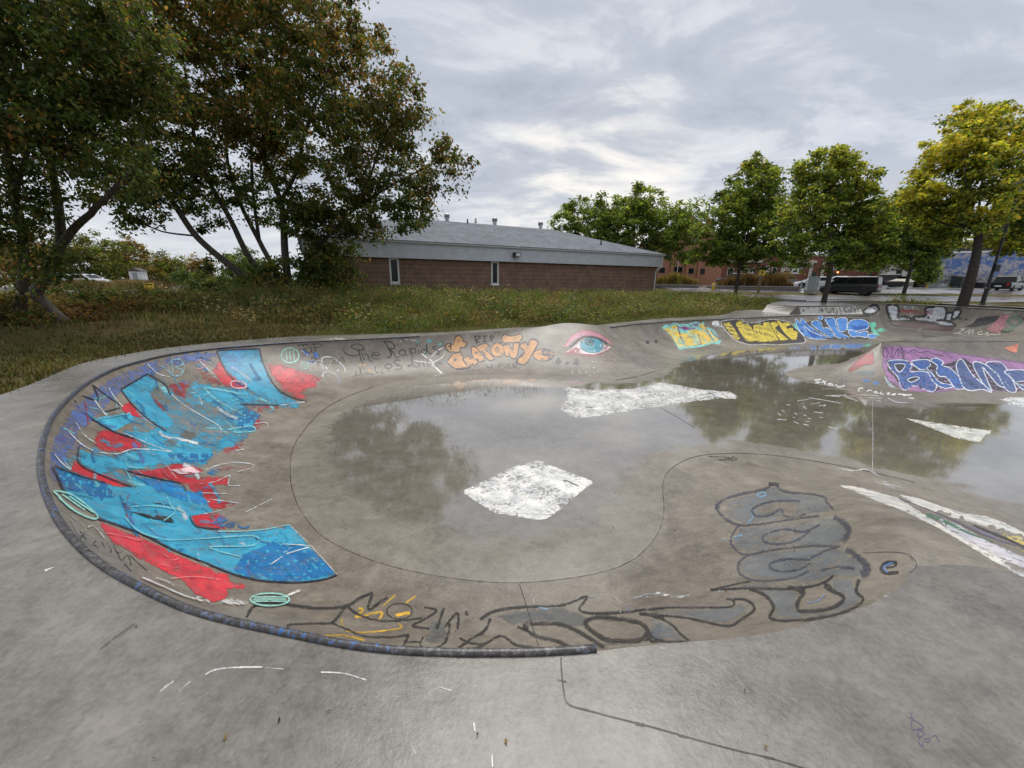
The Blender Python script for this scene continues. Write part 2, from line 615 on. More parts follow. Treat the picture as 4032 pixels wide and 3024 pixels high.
NA = 26
S = 1 - np.sin(np.linspace(math.radians(90), 0, NA))      # denser near the lip
S = 0.45 * S + 0.55 * np.linspace(0, 1, NA)
V = np.zeros((NL, NA, 3))
for k, s in enumerate(S):
    g = profile(s, SHP)
    V[:, k, :2] = LIP[:, :2] * (1 - s) + JNT[:, :2] * s
    V[:, k, 2] = LIP[:, 2] * (1 - g) + ZF * g
idx = np.arange(NL * NA).reshape(NL, NA)
nx = np.roll(idx, -1, 0)
FQ = np.stack([idx[:, :-1], idx[:, 1:], nx[:, 1:], nx[:, :-1]], -1).reshape(-1, 4)
wall_wet = np.tile(np.clip((S - 0.80) / 0.2, 0, 1) * 0.55 - .25, (NL, 1)).ravel()
C_WALL = concrete_mat('bowl_concrete', srgb(95, 87, 77), srgb(140, 131, 118), wet_attr=True, rough=(0.28, 0.5), streak=.35, stain=.25)
C_FLOOR = concrete_mat('wet_flat_concrete', srgb(106, 99, 88), srgb(142, 135, 124), wet_attr=True, rough=(0.22, 0.42), streak=.6, stain=.12)
C_DECK = concrete_mat('deck_concrete', srgb(90, 86, 80), srgb(131, 126, 118), rough=(0.19, 0.38), streak=1.0, stain=.38)

bowl = empty('skate_bowl', (0, 6, ZF), 0, 'grey wet concrete skate bowl with graffiti on its curved walls', 'skate bowl')
inv_b = Vector((0, -6, -ZF))
me = np_mesh('bowl_wall', V.reshape(-1, 3) - np.array([0, 6, ZF]), FQ)
attr_f(me, 'wet', wall_wet)
smooth(me)
bowl_wall = link_mesh('bowl_wall', me, C_WALL, bowl)

# flat bottom: triangulated inside the foot line on a 0.35 m grid
step = 6
ring = JNT[::3, :2]
gx, gy = np.meshgrid(np.arange(-6, 26, 0.4), np.arange(-3, 26, 0.4))
G = np.stack([gx.ravel(), gy.ravel()], 1) + 0.01


def inside(P, poly):
    x, y = P[:, 0], P[:, 1]
    c = np.zeros(len(P), bool)
    n = len(poly)
    j = n - 1
    for i in range(n):
        xi, yi = poly[i]; xj, yj = poly[j]
        if yi != yj:
            k = ((yi > y) != (yj > y)) & (x < (xj - xi) * (y - yi) / (yj - yi) + xi)
            c ^= k
        j = i
    return c


def dist_poly(P, poly, closed=True):
    P = np.asarray(P)
    A = np.asarray(poly)
    B = np.roll(A, -1, 0) if closed else A[1:]
    if not closed:
        A = A[:-1]
    best = np.full(len(P), 1e9)
    bi = np.zeros(len(P), int)
    for i, (a, b) in enumerate(zip(A, B)):
        ab = b - a
        t = np.clip(((P - a) @ ab) / max(ab @ ab, 1e-9), 0, 1)
        d = np.linalg.norm(P - a - t[:, None] * ab, axis=1)
        k = d < best
        best[k] = d[k]; bi[k] = i
    return best, bi


ins = inside(G, ring)
dj, _ = dist_poly(G, ring)
G = G[ins & (dj > 0.15)]
vin = [Vector(p) for p in ring] + [Vector(p) for p in G]
edges = [(i, (i + 1) % len(ring)) for i in range(len(ring))]
res = delaunay_2d_cdt(vin, edges, [], 1, 1e-5)
fv = np.array([(p[0], p[1], ZF) for p in res[0]])
ff = np.array([f for f in res[2] if len(f) == 3])
dj, _ = dist_poly(fv[:, :2], ring)
wet = sstep(0.05, 0.9, dj) * 0.8 + 0.12
# the near end of the flat drains to the far side and the channel
wet -= 0.16 * sstep(5.4, 3.4, fv[:, 1]) * (fv[:, 0] < 2.2)
for (wx, wy, wr, k) in ((-2.6, 9.2, 1.8, -.35), (9.0, 8.0, 1.6, -.35), (8.0, 9.5, 1.4, -.3), (5.5, 6.0, 1.3, .1), (12, 7.6, 2.2, -.2)):
    wet += k * np.exp(-((fv[:, 0] - wx) ** 2 + (fv[:, 1] - wy) ** 2) / (wr * wr))
me = np_mesh('flat_bottom', fv - np.array([0, 6, ZF]), ff)
attr_f(me, 'wet', wet)
bowl_floor = link_mesh('flat_bottom', me, C_FLOOR, bowl)
nz = sum(p.normal.z for p in me.polygons)
if nz < 0:
    me.flip_normals()

# deck around the bowl
ND = 7
VD = np.zeros((NL, ND, 3))
OUTc = OUT.copy()
for k in range(ND):
    s = (k / (ND - 1)) ** 1.6
    VD[:, k] = LIP * (1 - s) + OUTc * s
# rounded crown over the hump beside the eye
me = np_mesh('concrete_deck', np.vstack([VD.reshape(-1, 3)]), np.stack([np.arange(NL * ND).reshape(NL, ND)[:, :-1], np.roll(np.arange(NL * ND).reshape(NL, ND), -1, 0)[:, :-1],
              np.roll(np.arange(NL * ND).reshape(NL, ND), -1, 0)[:, 1:], np.arange(NL * ND).reshape(NL, ND)[:, 1:]], -1).reshape(-1, 4))
smooth(me)
deck = tag(link_mesh('concrete_deck', me, C_DECK), kind='structure')

# pyramid (top corner -> foot)
PT = [((10.6, 11.0), (11.2, 12.8)), ((10.6, 11.0), (10.0, 12.4)), ((10.6, 11.0), (8.95, 11.85)), ((10.6, 11.0), (8.05, 11.15)), ((10.6, 11.0), (7.8, 10.3)),
      ((10.6, 11.0), (8.15, 9.6)), ((10.6, 11.0), (8.45, 8.95)), ((10.6, 11.0), (9.1, 8.5)), ((10.7, 11.0), (10.1, 8.2)), ((12.2, 11.17), (12.2, 8.15)), ((13.8, 11.35), (13.9, 8.3)),
      ((15.2, 11.5), (15.4, 8.7)), ((15.2, 11.5), (16.8, 9.3)), ((15.25, 11.55), (17.5, 10.9)), ((15.5, 13.0), (17.6, 13.4)), ((15.5, 13.1), (16.9, 14.7)), ((15.4, 13.06), (14.9, 15.1)),
      ((13.2, 12.13), (12.5, 13.9))]
pa = np.array([t for t, b in PT], float)
pb = np.array([b for t, b in PT], float)
ns = [8] * len(PT)
pbd = ksmooth(catmull(pb, ns), it=1)
pad = np.vstack([pa[i] + (pa[(i + 1) % len(pa)] - pa[i]) * t for i in range(len(pa)) for t in np.linspace(0, 1, 8, endpoint=False)])
NPP = 18
sp_ = np.linspace(0, 1, NPP)
VP = np.zeros((len(pbd), NPP, 3))
for k, s in enumerate(sp_):
    g = profile(np.array(s), 0.0, math.radians(52))
    VP[:, k, :2] = pad * (1 - s) + pbd * s
    VP[:, k, 2] = 0.0 * (1 - g) + (ZF - 0.004) * g + (0.006 if k < NPP - 1 else 0)
ii = np.arange(len(pbd) * NPP).reshape(-1, NPP)
jj = np.roll(ii, -1, 0)
FP = np.stack([ii[:, :-1], jj[:, :-1], jj[:, 1:], ii[:, 1:]], -1).reshape(-1, 4)
pyr = empty('concrete_pyramid', (12, 10.5, ZF), 0, 'low concrete pyramid ramp with flat top and purple and blue lettering on its face', 'ramp')
me = np_mesh('ramp_face', VP.reshape(-1, 3) - np.array([12, 10.5, ZF]), FP)
smooth(me)
attr_f(me, 'wet', np.tile(np.clip((sp_ - .8) / .2, 0, 1) * .5 - .3, (len(pbd), 1)).ravel())
pyr_face = link_mesh('ramp_face', me, C_WALL, pyr)
mb = MB()
top = [(10.58, 10.99), (15.2, 11.49), (15.5, 13.1)]
mb.prism([(p[0] - 12, p[1] - 10.5) for p in top], -ZF - .05, -ZF + .012)
pyr_top = mb.build('ramp_top', C_DECK, pyr)
bpy.context.view_layer.update()


def bvh_of(objs):
    vs, fs = [], []
    for o in objs:
        n = len(vs)
        mw = o.matrix_world
        vs += [mw @ v.co for v in o.data.vertices]
        fs += [tuple(i + n for i in p.vertices) for p in o.data.polygons]
    return BVHTree.FromPolygons(vs, fs)


# ---- steel coping along the lip
def coping_mat():
    m, nt, b = new_mat('painted_steel_coping')
    tc = nd(nt, 'ShaderNodeTexCoord')
    n = nd(nt, 'ShaderNodeTexNoise', inp={'Scale': 38.0, 'Detail': 6.0, 'Roughness': 0.7})
    n2 = nd(nt, 'ShaderNodeTexNoise', inp={'Scale': 1.2, 'Detail': 3.0})
    nt.links.new(tc.outputs['Object'], n.inputs['Vector'])
    nt.links.new(tc.outputs['Object'], n2.inputs['Vector'])
    r = ramp(nt, [(0.35, (0.05, 0.046, 0.046)), (0.52, (0.10, 0.093, 0.092)), (0.66, (0.24, 0.23, 0.225))])
    nt.links.new(n.outputs[0], r.inputs[0])
    bl = ramp(nt, [(0.55, (0, 0, 0)), (0.60, (1, 1, 1))])
    nt.links.new(n.outputs[0], bl.inputs[0])
    b2 = ramp(nt, [(0.46, (0, 0, 0)), (0.56, (1, 1, 1))])
    nt.links.new(n2.outputs[0], b2.inputs[0])
    c = mix_c(nt, math_n(nt, 'MULTIPLY', bl.outputs[0], b2.outputs[0]), r.outputs[0], (0.05, 0.16, 0.42))
    nt.links.new(c, b.inputs['Base Color'])
    b.inputs['Metallic'].default_value = 0.35
    b.inputs['Roughness'].default_value = 0.42
    return m


M_COP = coping_mat()


def coping(r0, r1, rad=0.019, up=0.003):
    a, b_ = ROWSTART[r0], ROWSTART[r1]
    P = LIP[a:b_ + 1].copy()
    d = JNT[a:b_ + 1] - P
    d[:, 2] = 0
    d /= np.linalg.norm(d, axis=1)[:, None]
    P = P + d * 0.012
    P[:, 2] += up
    mb = MB().tube(P - np.array([0, 6, ZF]), rad, 10)
    return mb.build('coping', M_COP, bowl, sm=True)


coping(14, 36)
coping(42, 49)
coping(52, 58)
# ================================================================== GROUND
LOTZ = 0.46
outl = OUT[::4, :2]
outz = OUT[::4, 2]
M_GROUND, nt, b = new_mat('weedy_ground')
tc = nd(nt, 'ShaderNodeTexCoord')
g1 = nd(nt, 'ShaderNodeTexNoise', inp={'Scale': 0.5, 'Detail': 8.0, 'Roughness': 0.65})
g2 = nd(nt, 'ShaderNodeTexNoise', inp={'Scale': 9.0, 'Detail': 6.0, 'Roughness': 0.7})
for g in (g1, g2):
    nt.links.new(tc.outputs['Object'], g.inputs['Vector'])
r1 = ramp(nt, [(0.40, (0.075, 0.048, 0.026)), (0.5, (0.10, 0.085, 0.034)), (0.60, (0.12, 0.125, 0.04))])
nt.links.new(math_n(nt, 'ADD', math_n(nt, 'MULTIPLY', g1.outputs[0], .55), math_n(nt, 'MULTIPLY', g2.outputs[0], .45)), r1.inputs[0])
nt.links.new(r1.outputs[0], b.inputs['Base Color'])
b.inputs['Roughness'].default_value = 0.95
b.inputs['Specular IOR Level'].default_value = 0.05
bp = nd(nt, 'ShaderNodeBump', inp={'Strength': 0.8, 'Distance': 0.05})
nt.links.new(g2.outputs[0], bp.inputs['Height'])
nt.links.new(bp.outputs[0], b.inputs['Normal'])

LOT_EDGE = [atz(u, v, LOTZ)[:2] for (u, v) in ((2575, 1150), (2720, 1158), (2862, 1167), (3006, 1179), (3150, 1184))] + [np.array([21.0, 27.6])]


def lot_rise(P):
    return (0.6 * sstep(39.5, 47, P[:, 1]) + .12 * sstep(47, 80, P[:, 1])) * sstep(11, 17, P[:, 0])


def ground_z(P):
    d, bi = dist_poly(P, outl)
    ins = inside(P, outl)
    z0 = outz[bi]
    z = z0 + (LOTZ - z0) * sstep(0.3, 8.0, d)
    grassy = sstep(0.6, 3.0, d)
    z = z - 0.03 + grassy * 0.03 + grassy * sstep(34, 24, P[:, 1]) * ((value_noise(P[:, 0] * .35, P[:, 1] * .35, 1) - .5) * 0.30 + (value_noise(P[:, 0] * .9, P[:, 1] * .9, 2) - .5) * 0.22)
    z = z + lot_rise(P)
    # soft mound in front of the big tree
    z = z + 0.30 * np.exp(-((P[:, 0] + 9.5) ** 2 / 9 + (P[:, 1] - 17) ** 2 / 9))
    inl = inside(P, LIP[::4, :2])
    return np.where(inl, -2.4, np.where(ins, np.where(d > 0.7, -2.4, z0 - 0.06), z))


def grid_ground():
    xs = np.unique(np.concatenate([np.arange(-30, 40, 0.4), np.arange(-120, 140, 4.0), [-2500, -900, -350, 350, 900, 2500]]))
    ys = np.unique(np.concatenate([np.arange(-14, 34, 0.4), np.arange(-60, 150, 4.0), [-2500, -900, -300, 350, 900, 2500]]))
    X, Y = np.meshgrid(xs, ys)
    P = np.stack([X.ravel(), Y.ravel()], 1)
    Z = ground_z(P)
    ii = np.arange(len(P)).reshape(len(ys), len(xs))
    F = np.stack([ii[:-1, :-1], ii[:-1, 1:], ii[1:, 1:], ii[1:, :-1]], -1).reshape(-1, 4)
    me = np_mesh('ground', np.column_stack([P, Z]), F)
    smooth(me)
    return tag(link_mesh('ground', me, M_GROUND), kind='structure')


ground = grid_ground()

# wet asphalt lot and wet walk along its edge
def asphalt(name, dark, light, wetness=0.5):
    m, nt, b = new_mat(name)
    tc = nd(nt, 'ShaderNodeTexCoord')
    a1 = nd(nt, 'ShaderNodeTexNoise', inp={'Scale': 0.35, 'Detail': 7.0, 'Roughness': 0.6, 'Distortion': .5})
    a2 = nd(nt, 'ShaderNodeTexNoise', inp={'Scale': 30.0, 'Detail': 4.0})
    for a in (a1, a2):
        nt.links.new(tc.outputs['Object'], a.inputs['Vector'])
    r = ramp(nt, [(0.35, dark), (0.65, light)])
    nt.links.new(math_n(nt, 'ADD', math_n(nt, 'MULTIPLY', a1.outputs[0], .7), math_n(nt, 'MULTIPLY', a2.outputs[0], .3)), r.inputs[0])
    nt.links.new(r.outputs[0], b.inputs['Base Color'])
    rr = ramp(nt, [(0.40, (0.08,) * 3), (0.62, (0.34,) * 3)])
    nt.links.new(a1.outputs[0], rr.inputs[0])
    nt.links.new(rr.outputs[0], b.inputs['Roughness'])
    return m


M_LOT = asphalt('wet_asphalt', (0.16, 0.145, 0.15), (0.26, 0.24, 0.245))
M_WALK = asphalt('wet_walk', (0.22, 0.21, 0.20), (0.33, 0.32, 0.31))
M_KERB = plain('kerb_concrete', (0.24, 0.23, 0.22), 0.6)
le = [np.array(p) for p in LOT_EDGE]


def offs(poly, d):
    out = []
    for i, p in enumerate(poly):
        t = poly[min(i + 1, len(poly) - 1)] - poly[max(i - 1, 0)]
        t = t / np.linalg.norm(t)
        out.append(p + np.array([-t[1], t[0]]) * d)
    return out


sgn = 1 if (offs(le, 1.0)[2][1] > le[2][1]) else -1
w1 = offs(le, sgn * 1.5)
w2 = offs(le, sgn * 1.7)
mb = MB()
mb.v = [(p[0], p[1], LOTZ + .010) for p in le + w1]
n = len(le)
mb.f = [(i, i + 1, n + i + 1, n + i) for i in range(n - 1)]
walk = tag(mb.build('footpath', M_WALK), kind='structure')
mb = MB()
for i in range(n - 1):
    mb.prism([w1[i], w1[i + 1], w2[i + 1], w2[i]], LOTZ - .05, LOTZ + .12)
kerb = tag(mb.build('kerb', M_KERB), kind='structure')
lot_poly = [(p[0], p[1]) for p in w2] + [(26.5, 27.5), (27.0, 24), (27.5, 12), (60, 8), (160, 30), (160, 140), (60, 140), (16, 75)]
xs = np.unique(np.concatenate([np.arange(14, 100, 1.0), np.arange(100, 162, 6.0)]))
ys = np.unique(np.concatenate([np.arange(6, 84, 1.0), np.arange(84, 142, 6.0)]))
X_, Y_ = np.meshgrid(xs, ys)
LPp = np.stack([X_.ravel(), Y_.ravel()], 1)
edge = []
lpn = np.array(lot_poly)
for i in range(len(lpn)):
    a_, b_ = lpn[i], lpn[(i + 1) % len(lpn)]
    m_ = max(1, int(np.linalg.norm(b_ - a_) / 1.0))
    edge += [a_ + (b_ - a_) * t / m_ for t in range(m_)]
edge = np.array(edge)
ki = inside(LPp, edge)
LPp = LPp[ki]
dd_, _ = dist_poly(LPp, lpn)
LPp = LPp[dd_ > .4]
res = delaunay_2d_cdt([Vector(p) for p in edge] + [Vector(p) for p in LPp], [(i, (i + 1) % len(edge)) for i in range(len(edge))], [], 1, 1e-5)
lv = np.array([(p[0], p[1]) for p in res[0]])
lf = np.array([f for f in res[2] if len(f) == 3])
me = np_mesh('parking_lot', np.column_stack([lv, LOTZ + .03 + lot_rise(lv)]), lf)
if sum(p.normal.z for p in me.polygons) < 0:
    me.flip_normals()
smooth(me)
lot = tag(link_mesh('parking_lot', me, M_LOT), kind='structure')
# road behind the left trees
road_poly = [tuple(atz(u, v, LOTZ)[:2]) for (u, v) in ((-700, 1215), (50, 1192), (350, 1186), (760, 1178))] + [(-13, 36), (-20, 62), (-120, 62), (-120, 22)]
mb = MB().prism(road_poly, LOTZ - .2, LOTZ + .006)
road = tag(mb.build('road', M_LOT), kind='structure')
# ================================================================== BRICK BUILDING
BA, BB = np.array([-11.45, 25.45]), np.array([13.85, 38.45])
bdir = (BB - BA) / np.linalg.norm(BB - BA)
bang = math.atan2(bdir[1], bdir[0])
BLEN = float(np.linalg.norm(BB - BA))
BX0 = -1.3                                         # the wall runs on behind the big tree
bld = empty('brick_building', (BA[0], BA[1], 0.3), bang, 'long low brown brick building with grey siding band and grey shingle roof', 'building')
# local: x along the wall, y into the building, z up from 0.3


def brick_mat():
    m, nt, b = new_mat('brown_stack_brick')
    tc = nd(nt, 'ShaderNodeTexCoord')
    mp = nd(nt, 'ShaderNodeMapping')
    mp.inputs['Rotation'].default_value = (math.radians(90), 0, 0)
    nt.links.new(tc.outputs['Object'], mp.inputs[0])
    br = nd(nt, 'ShaderNodeTexBrick', offset=0.0, inp={'Scale': 1.0, 'Brick Width': 0.125, 'Row Height': 0.30, 'Mortar Size': 0.013, 'Mortar Smooth': 0.3,
            'Color1': (0.30, 0.190, 0.138, 1), 'Color2': (0.25, 0.158, 0.118, 1), 'Mortar': (0.095, 0.062, 0.048, 1), 'Bias': 0.0})
    nt.links.new(mp.outputs[0], br.inputs['Vector'])
    n = nd(nt, 'ShaderNodeTexNoise', inp={'Scale': 1.2, 'Detail': 6.0, 'Roughness': .6})
    nt.links.new(tc.outputs['Object'], n.inputs['Vector'])
    r = ramp(nt, [(0.3, (0.72, 0.72, 0.72)), (0.7, (1.25, 1.22, 1.2))])
    nt.links.new(n.outputs[0], r.inputs[0])
    c = mix_c(nt, 1.0, br.outputs['Color'], r.outputs[0], 'MULTIPLY')
    nt.links.new(c, b.inputs['Base Color'])
    b.inputs['Roughness'].default_value = 0.85
    bp = nd(nt, 'ShaderNodeBump', invert=True, inp={'Strength': 0.9, 'Distance': 0.02})
    nt.links.new(br.outputs['Fac'], bp.inputs['Height'])
    nt.links.new(bp.outputs[0], b.inputs['Normal'])
    return m


def shingle_mat():
    m, nt, b = new_mat('grey_shingles')
    tc = nd(nt, 'ShaderNodeTexCoord')
    br = nd(nt, 'ShaderNodeTexBrick', offset=0.5, inp={'Scale': 1.0, 'Brick Width': 0.33, 'Row Height': 0.145, 'Mortar Size': 0.007, 'Mortar Smooth': 0.2,
            'Color1': (0.13, 0.145, 0.165, 1), 'Color2': (0.20, 0.215, 0.235, 1), 'Mortar': (0.08, 0.09, 0.10, 1), 'Bias': 0.0})
    nt.links.new(tc.outputs['Object'], br.inputs['Vector'])
    n = nd(nt, 'ShaderNodeTexNoise', inp={'Scale': 0.9, 'Detail': 6.0, 'Roughness': .6})
    nt.links.new(tc.outputs['Object'], n.inputs['Vector'])
    r = ramp(nt, [(0.3, (0.78, 0.78, 0.78)), (0.7, (1.2, 1.2, 1.2))])
    nt.links.new(n.outputs[0], r.inputs[0])
    nt.links.new(mix_c(nt, 1.0, br.outputs['Color'], r.outputs[0], 'MULTIPLY'), b.inputs['Base Color'])
    b.inputs['Roughness'].default_value = 0.8
    b.inputs['Specular IOR Level'].default_value = 0.2
    bp = nd(nt, 'ShaderNodeBump', invert=True, inp={'Strength': 0.7, 'Distance': 0.012})
    nt.links.new(br.outputs['Fac'], bp.inputs['Height'])
    nt.links.new(bp.outputs[0], b.inputs['Normal'])
    return m


M_BRICK, M_SHING = brick_mat(), shingle_mat()
M_SIDING = plain('grey_vinyl_siding', (0.60, 0.625, 0.66), 0.6, noise=.06, scale=2.0)
M_FASCIA = plain('pale_grey_aluminium', (0.58, 0.60, 0.62), 0.4, noise=.05)
M_FOUND = plain('foundation_concrete', (0.30, 0.29, 0.27), 0.8, noise=.2, bump=.01)
M_WHITE = plain('white_painted_trim', (0.72, 0.72, 0.70), 0.45, noise=.05)
M_PANE = glass_mat('dark_window_glass', (0.012, 0.014, 0.014), 0.12)
M_PANE.node_tree.nodes['Principled BSDF'].inputs['Specular IOR Level'].default_value = 0.25
M_GALV = plain('galvanised_metal', (0.50, 0.51, 0.52), 0.4, 0.5, noise=.1)
M_BLACK = plain('black_metal', (0.02, 0.02, 0.021), 0.45)
Z0 = 0.3
zb, zt = 0.70 - Z0, 3.10 - Z0                       # brick bottom, brick top
ze = 4.20 - Z0                                      # eave
DEP = 15.0
# windows: (x along wall, bottom, top)
WIN = []


def wall_x(u, v, z):
    """where the photograph's pixel meets the wall plane, along the wall"""
    d = ray(u, v)
    nrm = np.array([-bdir[1], bdir[0], 0])
    t = ((np.array([*BA, 0]) - EYE) @ nrm) / (d @ nrm)
    p = EYE + d * t
    return float((p[:2] - BA) @ bdir), float(p[2])


for (ul, ur, vt_, vb) in ((1534, 1572, 1024, 1115), (1934, 1963, 1038, 1120)):
    xl, _ = wall_x(ul, (vt_ + vb) / 2, 0)
    xr, _ = wall_x(ur, (vt_ + vb) / 2, 0)
    _, z1 = wall_x((ul + ur) / 2, vb, 0)
    WIN.append((xl, xr, z1 - Z0, zt - .03))
# wall with real window openings
mb = MB()
cuts = [BX0] + [c for w in WIN for c in (w[0], w[1])] + [BLEN]
T = 0.3
for i in range(0, len(cuts), 2):
    mb.box(cuts[i], cuts[i + 1], 0, T, zb, zt)
for (a, c, z1, z2) in WIN:
    mb.box(a, c, 0, T, zb, z1)
mb.box(BLEN - T, BLEN, T, DEP, zb, zt)
mb.box(BX0, BLEN - T, DEP - T, DEP, zb, zt)
mb.box(BX0, BX0 + T, T, DEP - T, zb, zt)
mb.build('wall', M_BRICK, bld)
MB().box(BX0 + .02, BLEN - .02, 0.02, DEP - .02, -1.0, zb - .002).build('foundation', M_FOUND, bld)
# siding band with lapped boards
OH = 0.28
prof = []
nb = 10
hb = (ze - .14 - zt) / nb
mb = MB()
for k in range(nb):
    z1 = zt + k * hb
    mb.add([(BX0 - OH, -OH - .035, z1), (BLEN + OH, -OH - .035, z1), (BLEN + OH, -OH, z1 + hb), (BX0 - OH, -OH, z1 + hb),
            (BX0 - OH, -OH, z1), (BLEN + OH, -OH, z1)], [(0, 1, 2, 3), (4, 5, 1, 0)])
    mb.add([(BLEN + OH + .022, -OH, z1), (BLEN + OH + .022, DEP + OH, z1), (BLEN + OH, DEP + OH, z1 + hb), (BLEN + OH, -OH, z1 + hb),
            (BLEN + OH, -OH, z1), (BLEN + OH, DEP + OH, z1)], [(0, 1, 2, 3), (4, 5, 1, 0)])
mb.add([(BX0 - OH, -OH, zt), (BLEN + OH, -OH, zt), (BLEN + OH, DEP + OH, zt), (BX0 - OH, DEP + OH, zt)], [(0, 3, 2, 1)])
mb.build('siding_band', M_SIDING, bld)
mb = MB().box(BX0 - OH - .03, BLEN + OH + .03, -OH - .05, -OH - .025, zt - .03, zt + .05)
mb.box(BLEN + OH + .025, BLEN + OH + .05, -OH - .02, DEP + OH, zt - .03, zt + .05)
mb.build('siding_trim', M_FASCIA, bld)
# gutter + fascia at the eave
mb = MB()
mb.extrude_y([(0, 0)] * 0 or [(BX0 - .45, ze - .14), (BLEN + .45, ze - .14), (BLEN + .45, ze - .02), (BX0 - .45, ze - .02)], -OH - .17, -OH - .02)
mb.box(BLEN + OH + .02, BLEN + OH + .17, -OH - .02, DEP + OH, ze - .14, ze - .02)
mb.build('gutter', M_FASCIA, bld)
# hip roof
RH = 2.55
yr = DEP / 2
e = OH + .22
hipx = 7.2
mb = MB()
mb.add([(BX0 - e, -e, ze), (BLEN + e, -e, ze), (BLEN + e, DEP + e, ze), (BX0 - e, DEP + e, ze), (BX0 + hipx, yr, ze + RH), (BLEN - hipx, yr, ze + RH),
        (BX0 - e, -e, ze - .03), (BLEN + e, -e, ze - .03), (BLEN + e, DEP + e, ze - .03), (BX0 - e, DEP + e, ze - .03)],
       [(0, 1, 5, 4), (1, 2, 5), (2, 3, 4, 5), (3, 0, 4), (0, 6, 7, 1), (1, 7, 8, 2), (2, 8, 9, 3), (3, 9, 6, 0), (9, 8, 7, 6)])
roof = mb.build('roof', M_SHING, bld)


def roof_pt(u, v):
    """where the pixel meets the front roof slope (local coordinates)"""
    d3 = ray(u, v)
    ca, sa = math.cos(bang), math.sin(bang)
    ex, ey = np.array([ca, sa, 0]), np.array([-sa, ca, 0])
    o = EYE - np.array([*BA, Z0])
    ol = np.array([o @ ex, o @ ey, o[2]])
    dl = np.array([d3 @ ex, d3 @ ey, d3[2]])
    k = RH / (yr + e)
    # plane z - ze = k*(y+e)
    t = (ze + k * (e + ol[1]) - ol[2]) / (dl[2] - k * dl[1])
    return ol + dl * t


for (u, v) in ((1760, 862), (1948, 876), (2128, 890)):
    p = roof_pt(u, v + 6)
    mb = MB().lathe([(.18, -.1), (.18, .22)], p, 14)
    o = mb.build('roof_vent', M_GALV, bld)
    mb = MB()
    for k in range(3):
        z = .20 + k * .085
        mb.lathe([(.20, z), (.27, z + .02), (.27, z + .05), (.19, z + .075)], p, 14)
    mb.lathe([(.25, .46), (.25, .49), (.13, .56), (.03, .58)], p, 14)
    mb.build('vent_cap', M_GALV, o)
for (u, v, h, r, mm) in ((1841, 878, .32, .06, M_BLACK), (1873, 874, .32, .09, M_GALV), (2212, 903, .3, .10, M_GALV), (2366, 963, .36, .06, M_BLACK)):
    p = roof_pt(u, v)
    mb = MB().lathe([(r, -.1), (r, h), (r * .7, h + .02)], p, 10)
    mb.lathe([(r * 1.9, -.03), (r * 1.2, .10)], p, 10)
    mb.build('vent_pipe', mm, bld)
for (a, c, z1, z2) in WIN:
    f = .11
    mb = MB()
    mb.box(a, a + f, -.03, .16, z1, z2); mb.box(c - f, c, -.03, .16, z1, z2)
    mb.box(a + f, c - f, -.03, .16, z1, z1 + f); mb.box(a + f, c - f, -.03, .16, z2 - f, z2)
    w = mb.build('window_frame', M_WHITE, bld)
    MB().box(a + f, c - f, .09, .10, z1 + f, z2 - f).build('pane', M_PANE, w)
    MB().box(a - .05, c + .05, -.10, .02, z1 - .09, z1 - .003).build('sill', M_WHITE, w)
# flood light on the siding
xl, zl = wall_x(2023, 1004, 0)
xl, zl = 1.0 * xl, zl - Z0
L_ = MB()
L_.extrude_y([(xl - .28, zl - .16), (xl + .22, zl - .16), (xl + .30, zl + .14), (xl - .26, zl + .16)], -OH - .36, -OH - .06)
fl = L_.build('wall_light', M_BLACK, bld)
MB().add([(xl - .14, -OH - .365, zl - .12), (xl + .19, -OH - .365, zl - .12), (xl + .24, -OH - .365, zl + .09), (xl - .10, -OH - .365, zl + .10)], [(0, 1, 2, 3)]).build('lamp_lens', M_WHITE, fl)
# downspout at the right corner
xd = BLEN - .28
mb = MB()
mb.tube([(xd + .35, -OH - .08, ze - .10), (xd + .35, -OH - .08, zt + .06)], .05, 8)
mb.build('downspout_upper', M_FASCIA, bld)
mb = MB()
mb.tube([(xd + .35, -OH - .08, zt + .05), (xd + .30, -OH - .06, zt - .12), (xd + .05, -.07, zt - .32), (xd, -.07, zt - .5), (xd, -.07, zb - .15), (xd, -.22, zb - .25)], .055, 8)
mb.build('downspout', M_WHITE, bld)
# ================================================================== RAISED LEDGE WITH CURVED RAMP (behind the long wall)
ledge = empty('raised_ledge', (17, 23, 0), 0, 'low raised concrete ledge with white painted face above the yellow and blue lettering', 'ledge')
lp = [(15.45, 21.35), (19.45, 22.15), (20.15, 23.1), (20.6, 24.6), (21.6, 26.4), (18.5, 27.5), (14.55, 22.45)]
MB().prism([(x - 17, y - 23) for x, y in lp], -.15, .447).build('ledge_body', C_DECK, ledge)
A0, A1 = np.array([14.92, 21.2]), np.array([13.85, 21.95])
B0, B1 = np.array([15.44, 21.36]), np.array([14.56, 22.44])
mb = MB()
NS = 9
for i in range(NS):
    s = i / (NS - 1)
    z = .44 * (s ** 1.8)
    for P, Q in ((A0, B0), (A1, B1)):
        p = P + (Q - P) * s
        mb.v.append((p[0] - 17, p[1] - 23, z + .012))
        mb.v.append((p[0] - 17, p[1] - 23, -.12))
for i in range(NS - 1):
    k = i * 4
    mb.f += [(k, k + 2, k + 6, k + 4), (k + 1, k, k + 4, k + 5), (k + 2, k + 3, k + 7, k + 6)]
mb.build('curved_ramp', C_WALL, ledge)
MB().tube([(15.45 - 17, 21.33 - 23, .44), (19.45 - 17, 22.13 - 23, .44)], .02, 8).build('edge_angle', M_COP, ledge)
bpy.context.view_layer.update()

# ================================================================== GRAFFITI (paint films laid on the concrete)
SURF = bvh_of([bowl_wall, bowl_floor, deck, pyr_face, pyr_top] + [c for c in ledge.children])


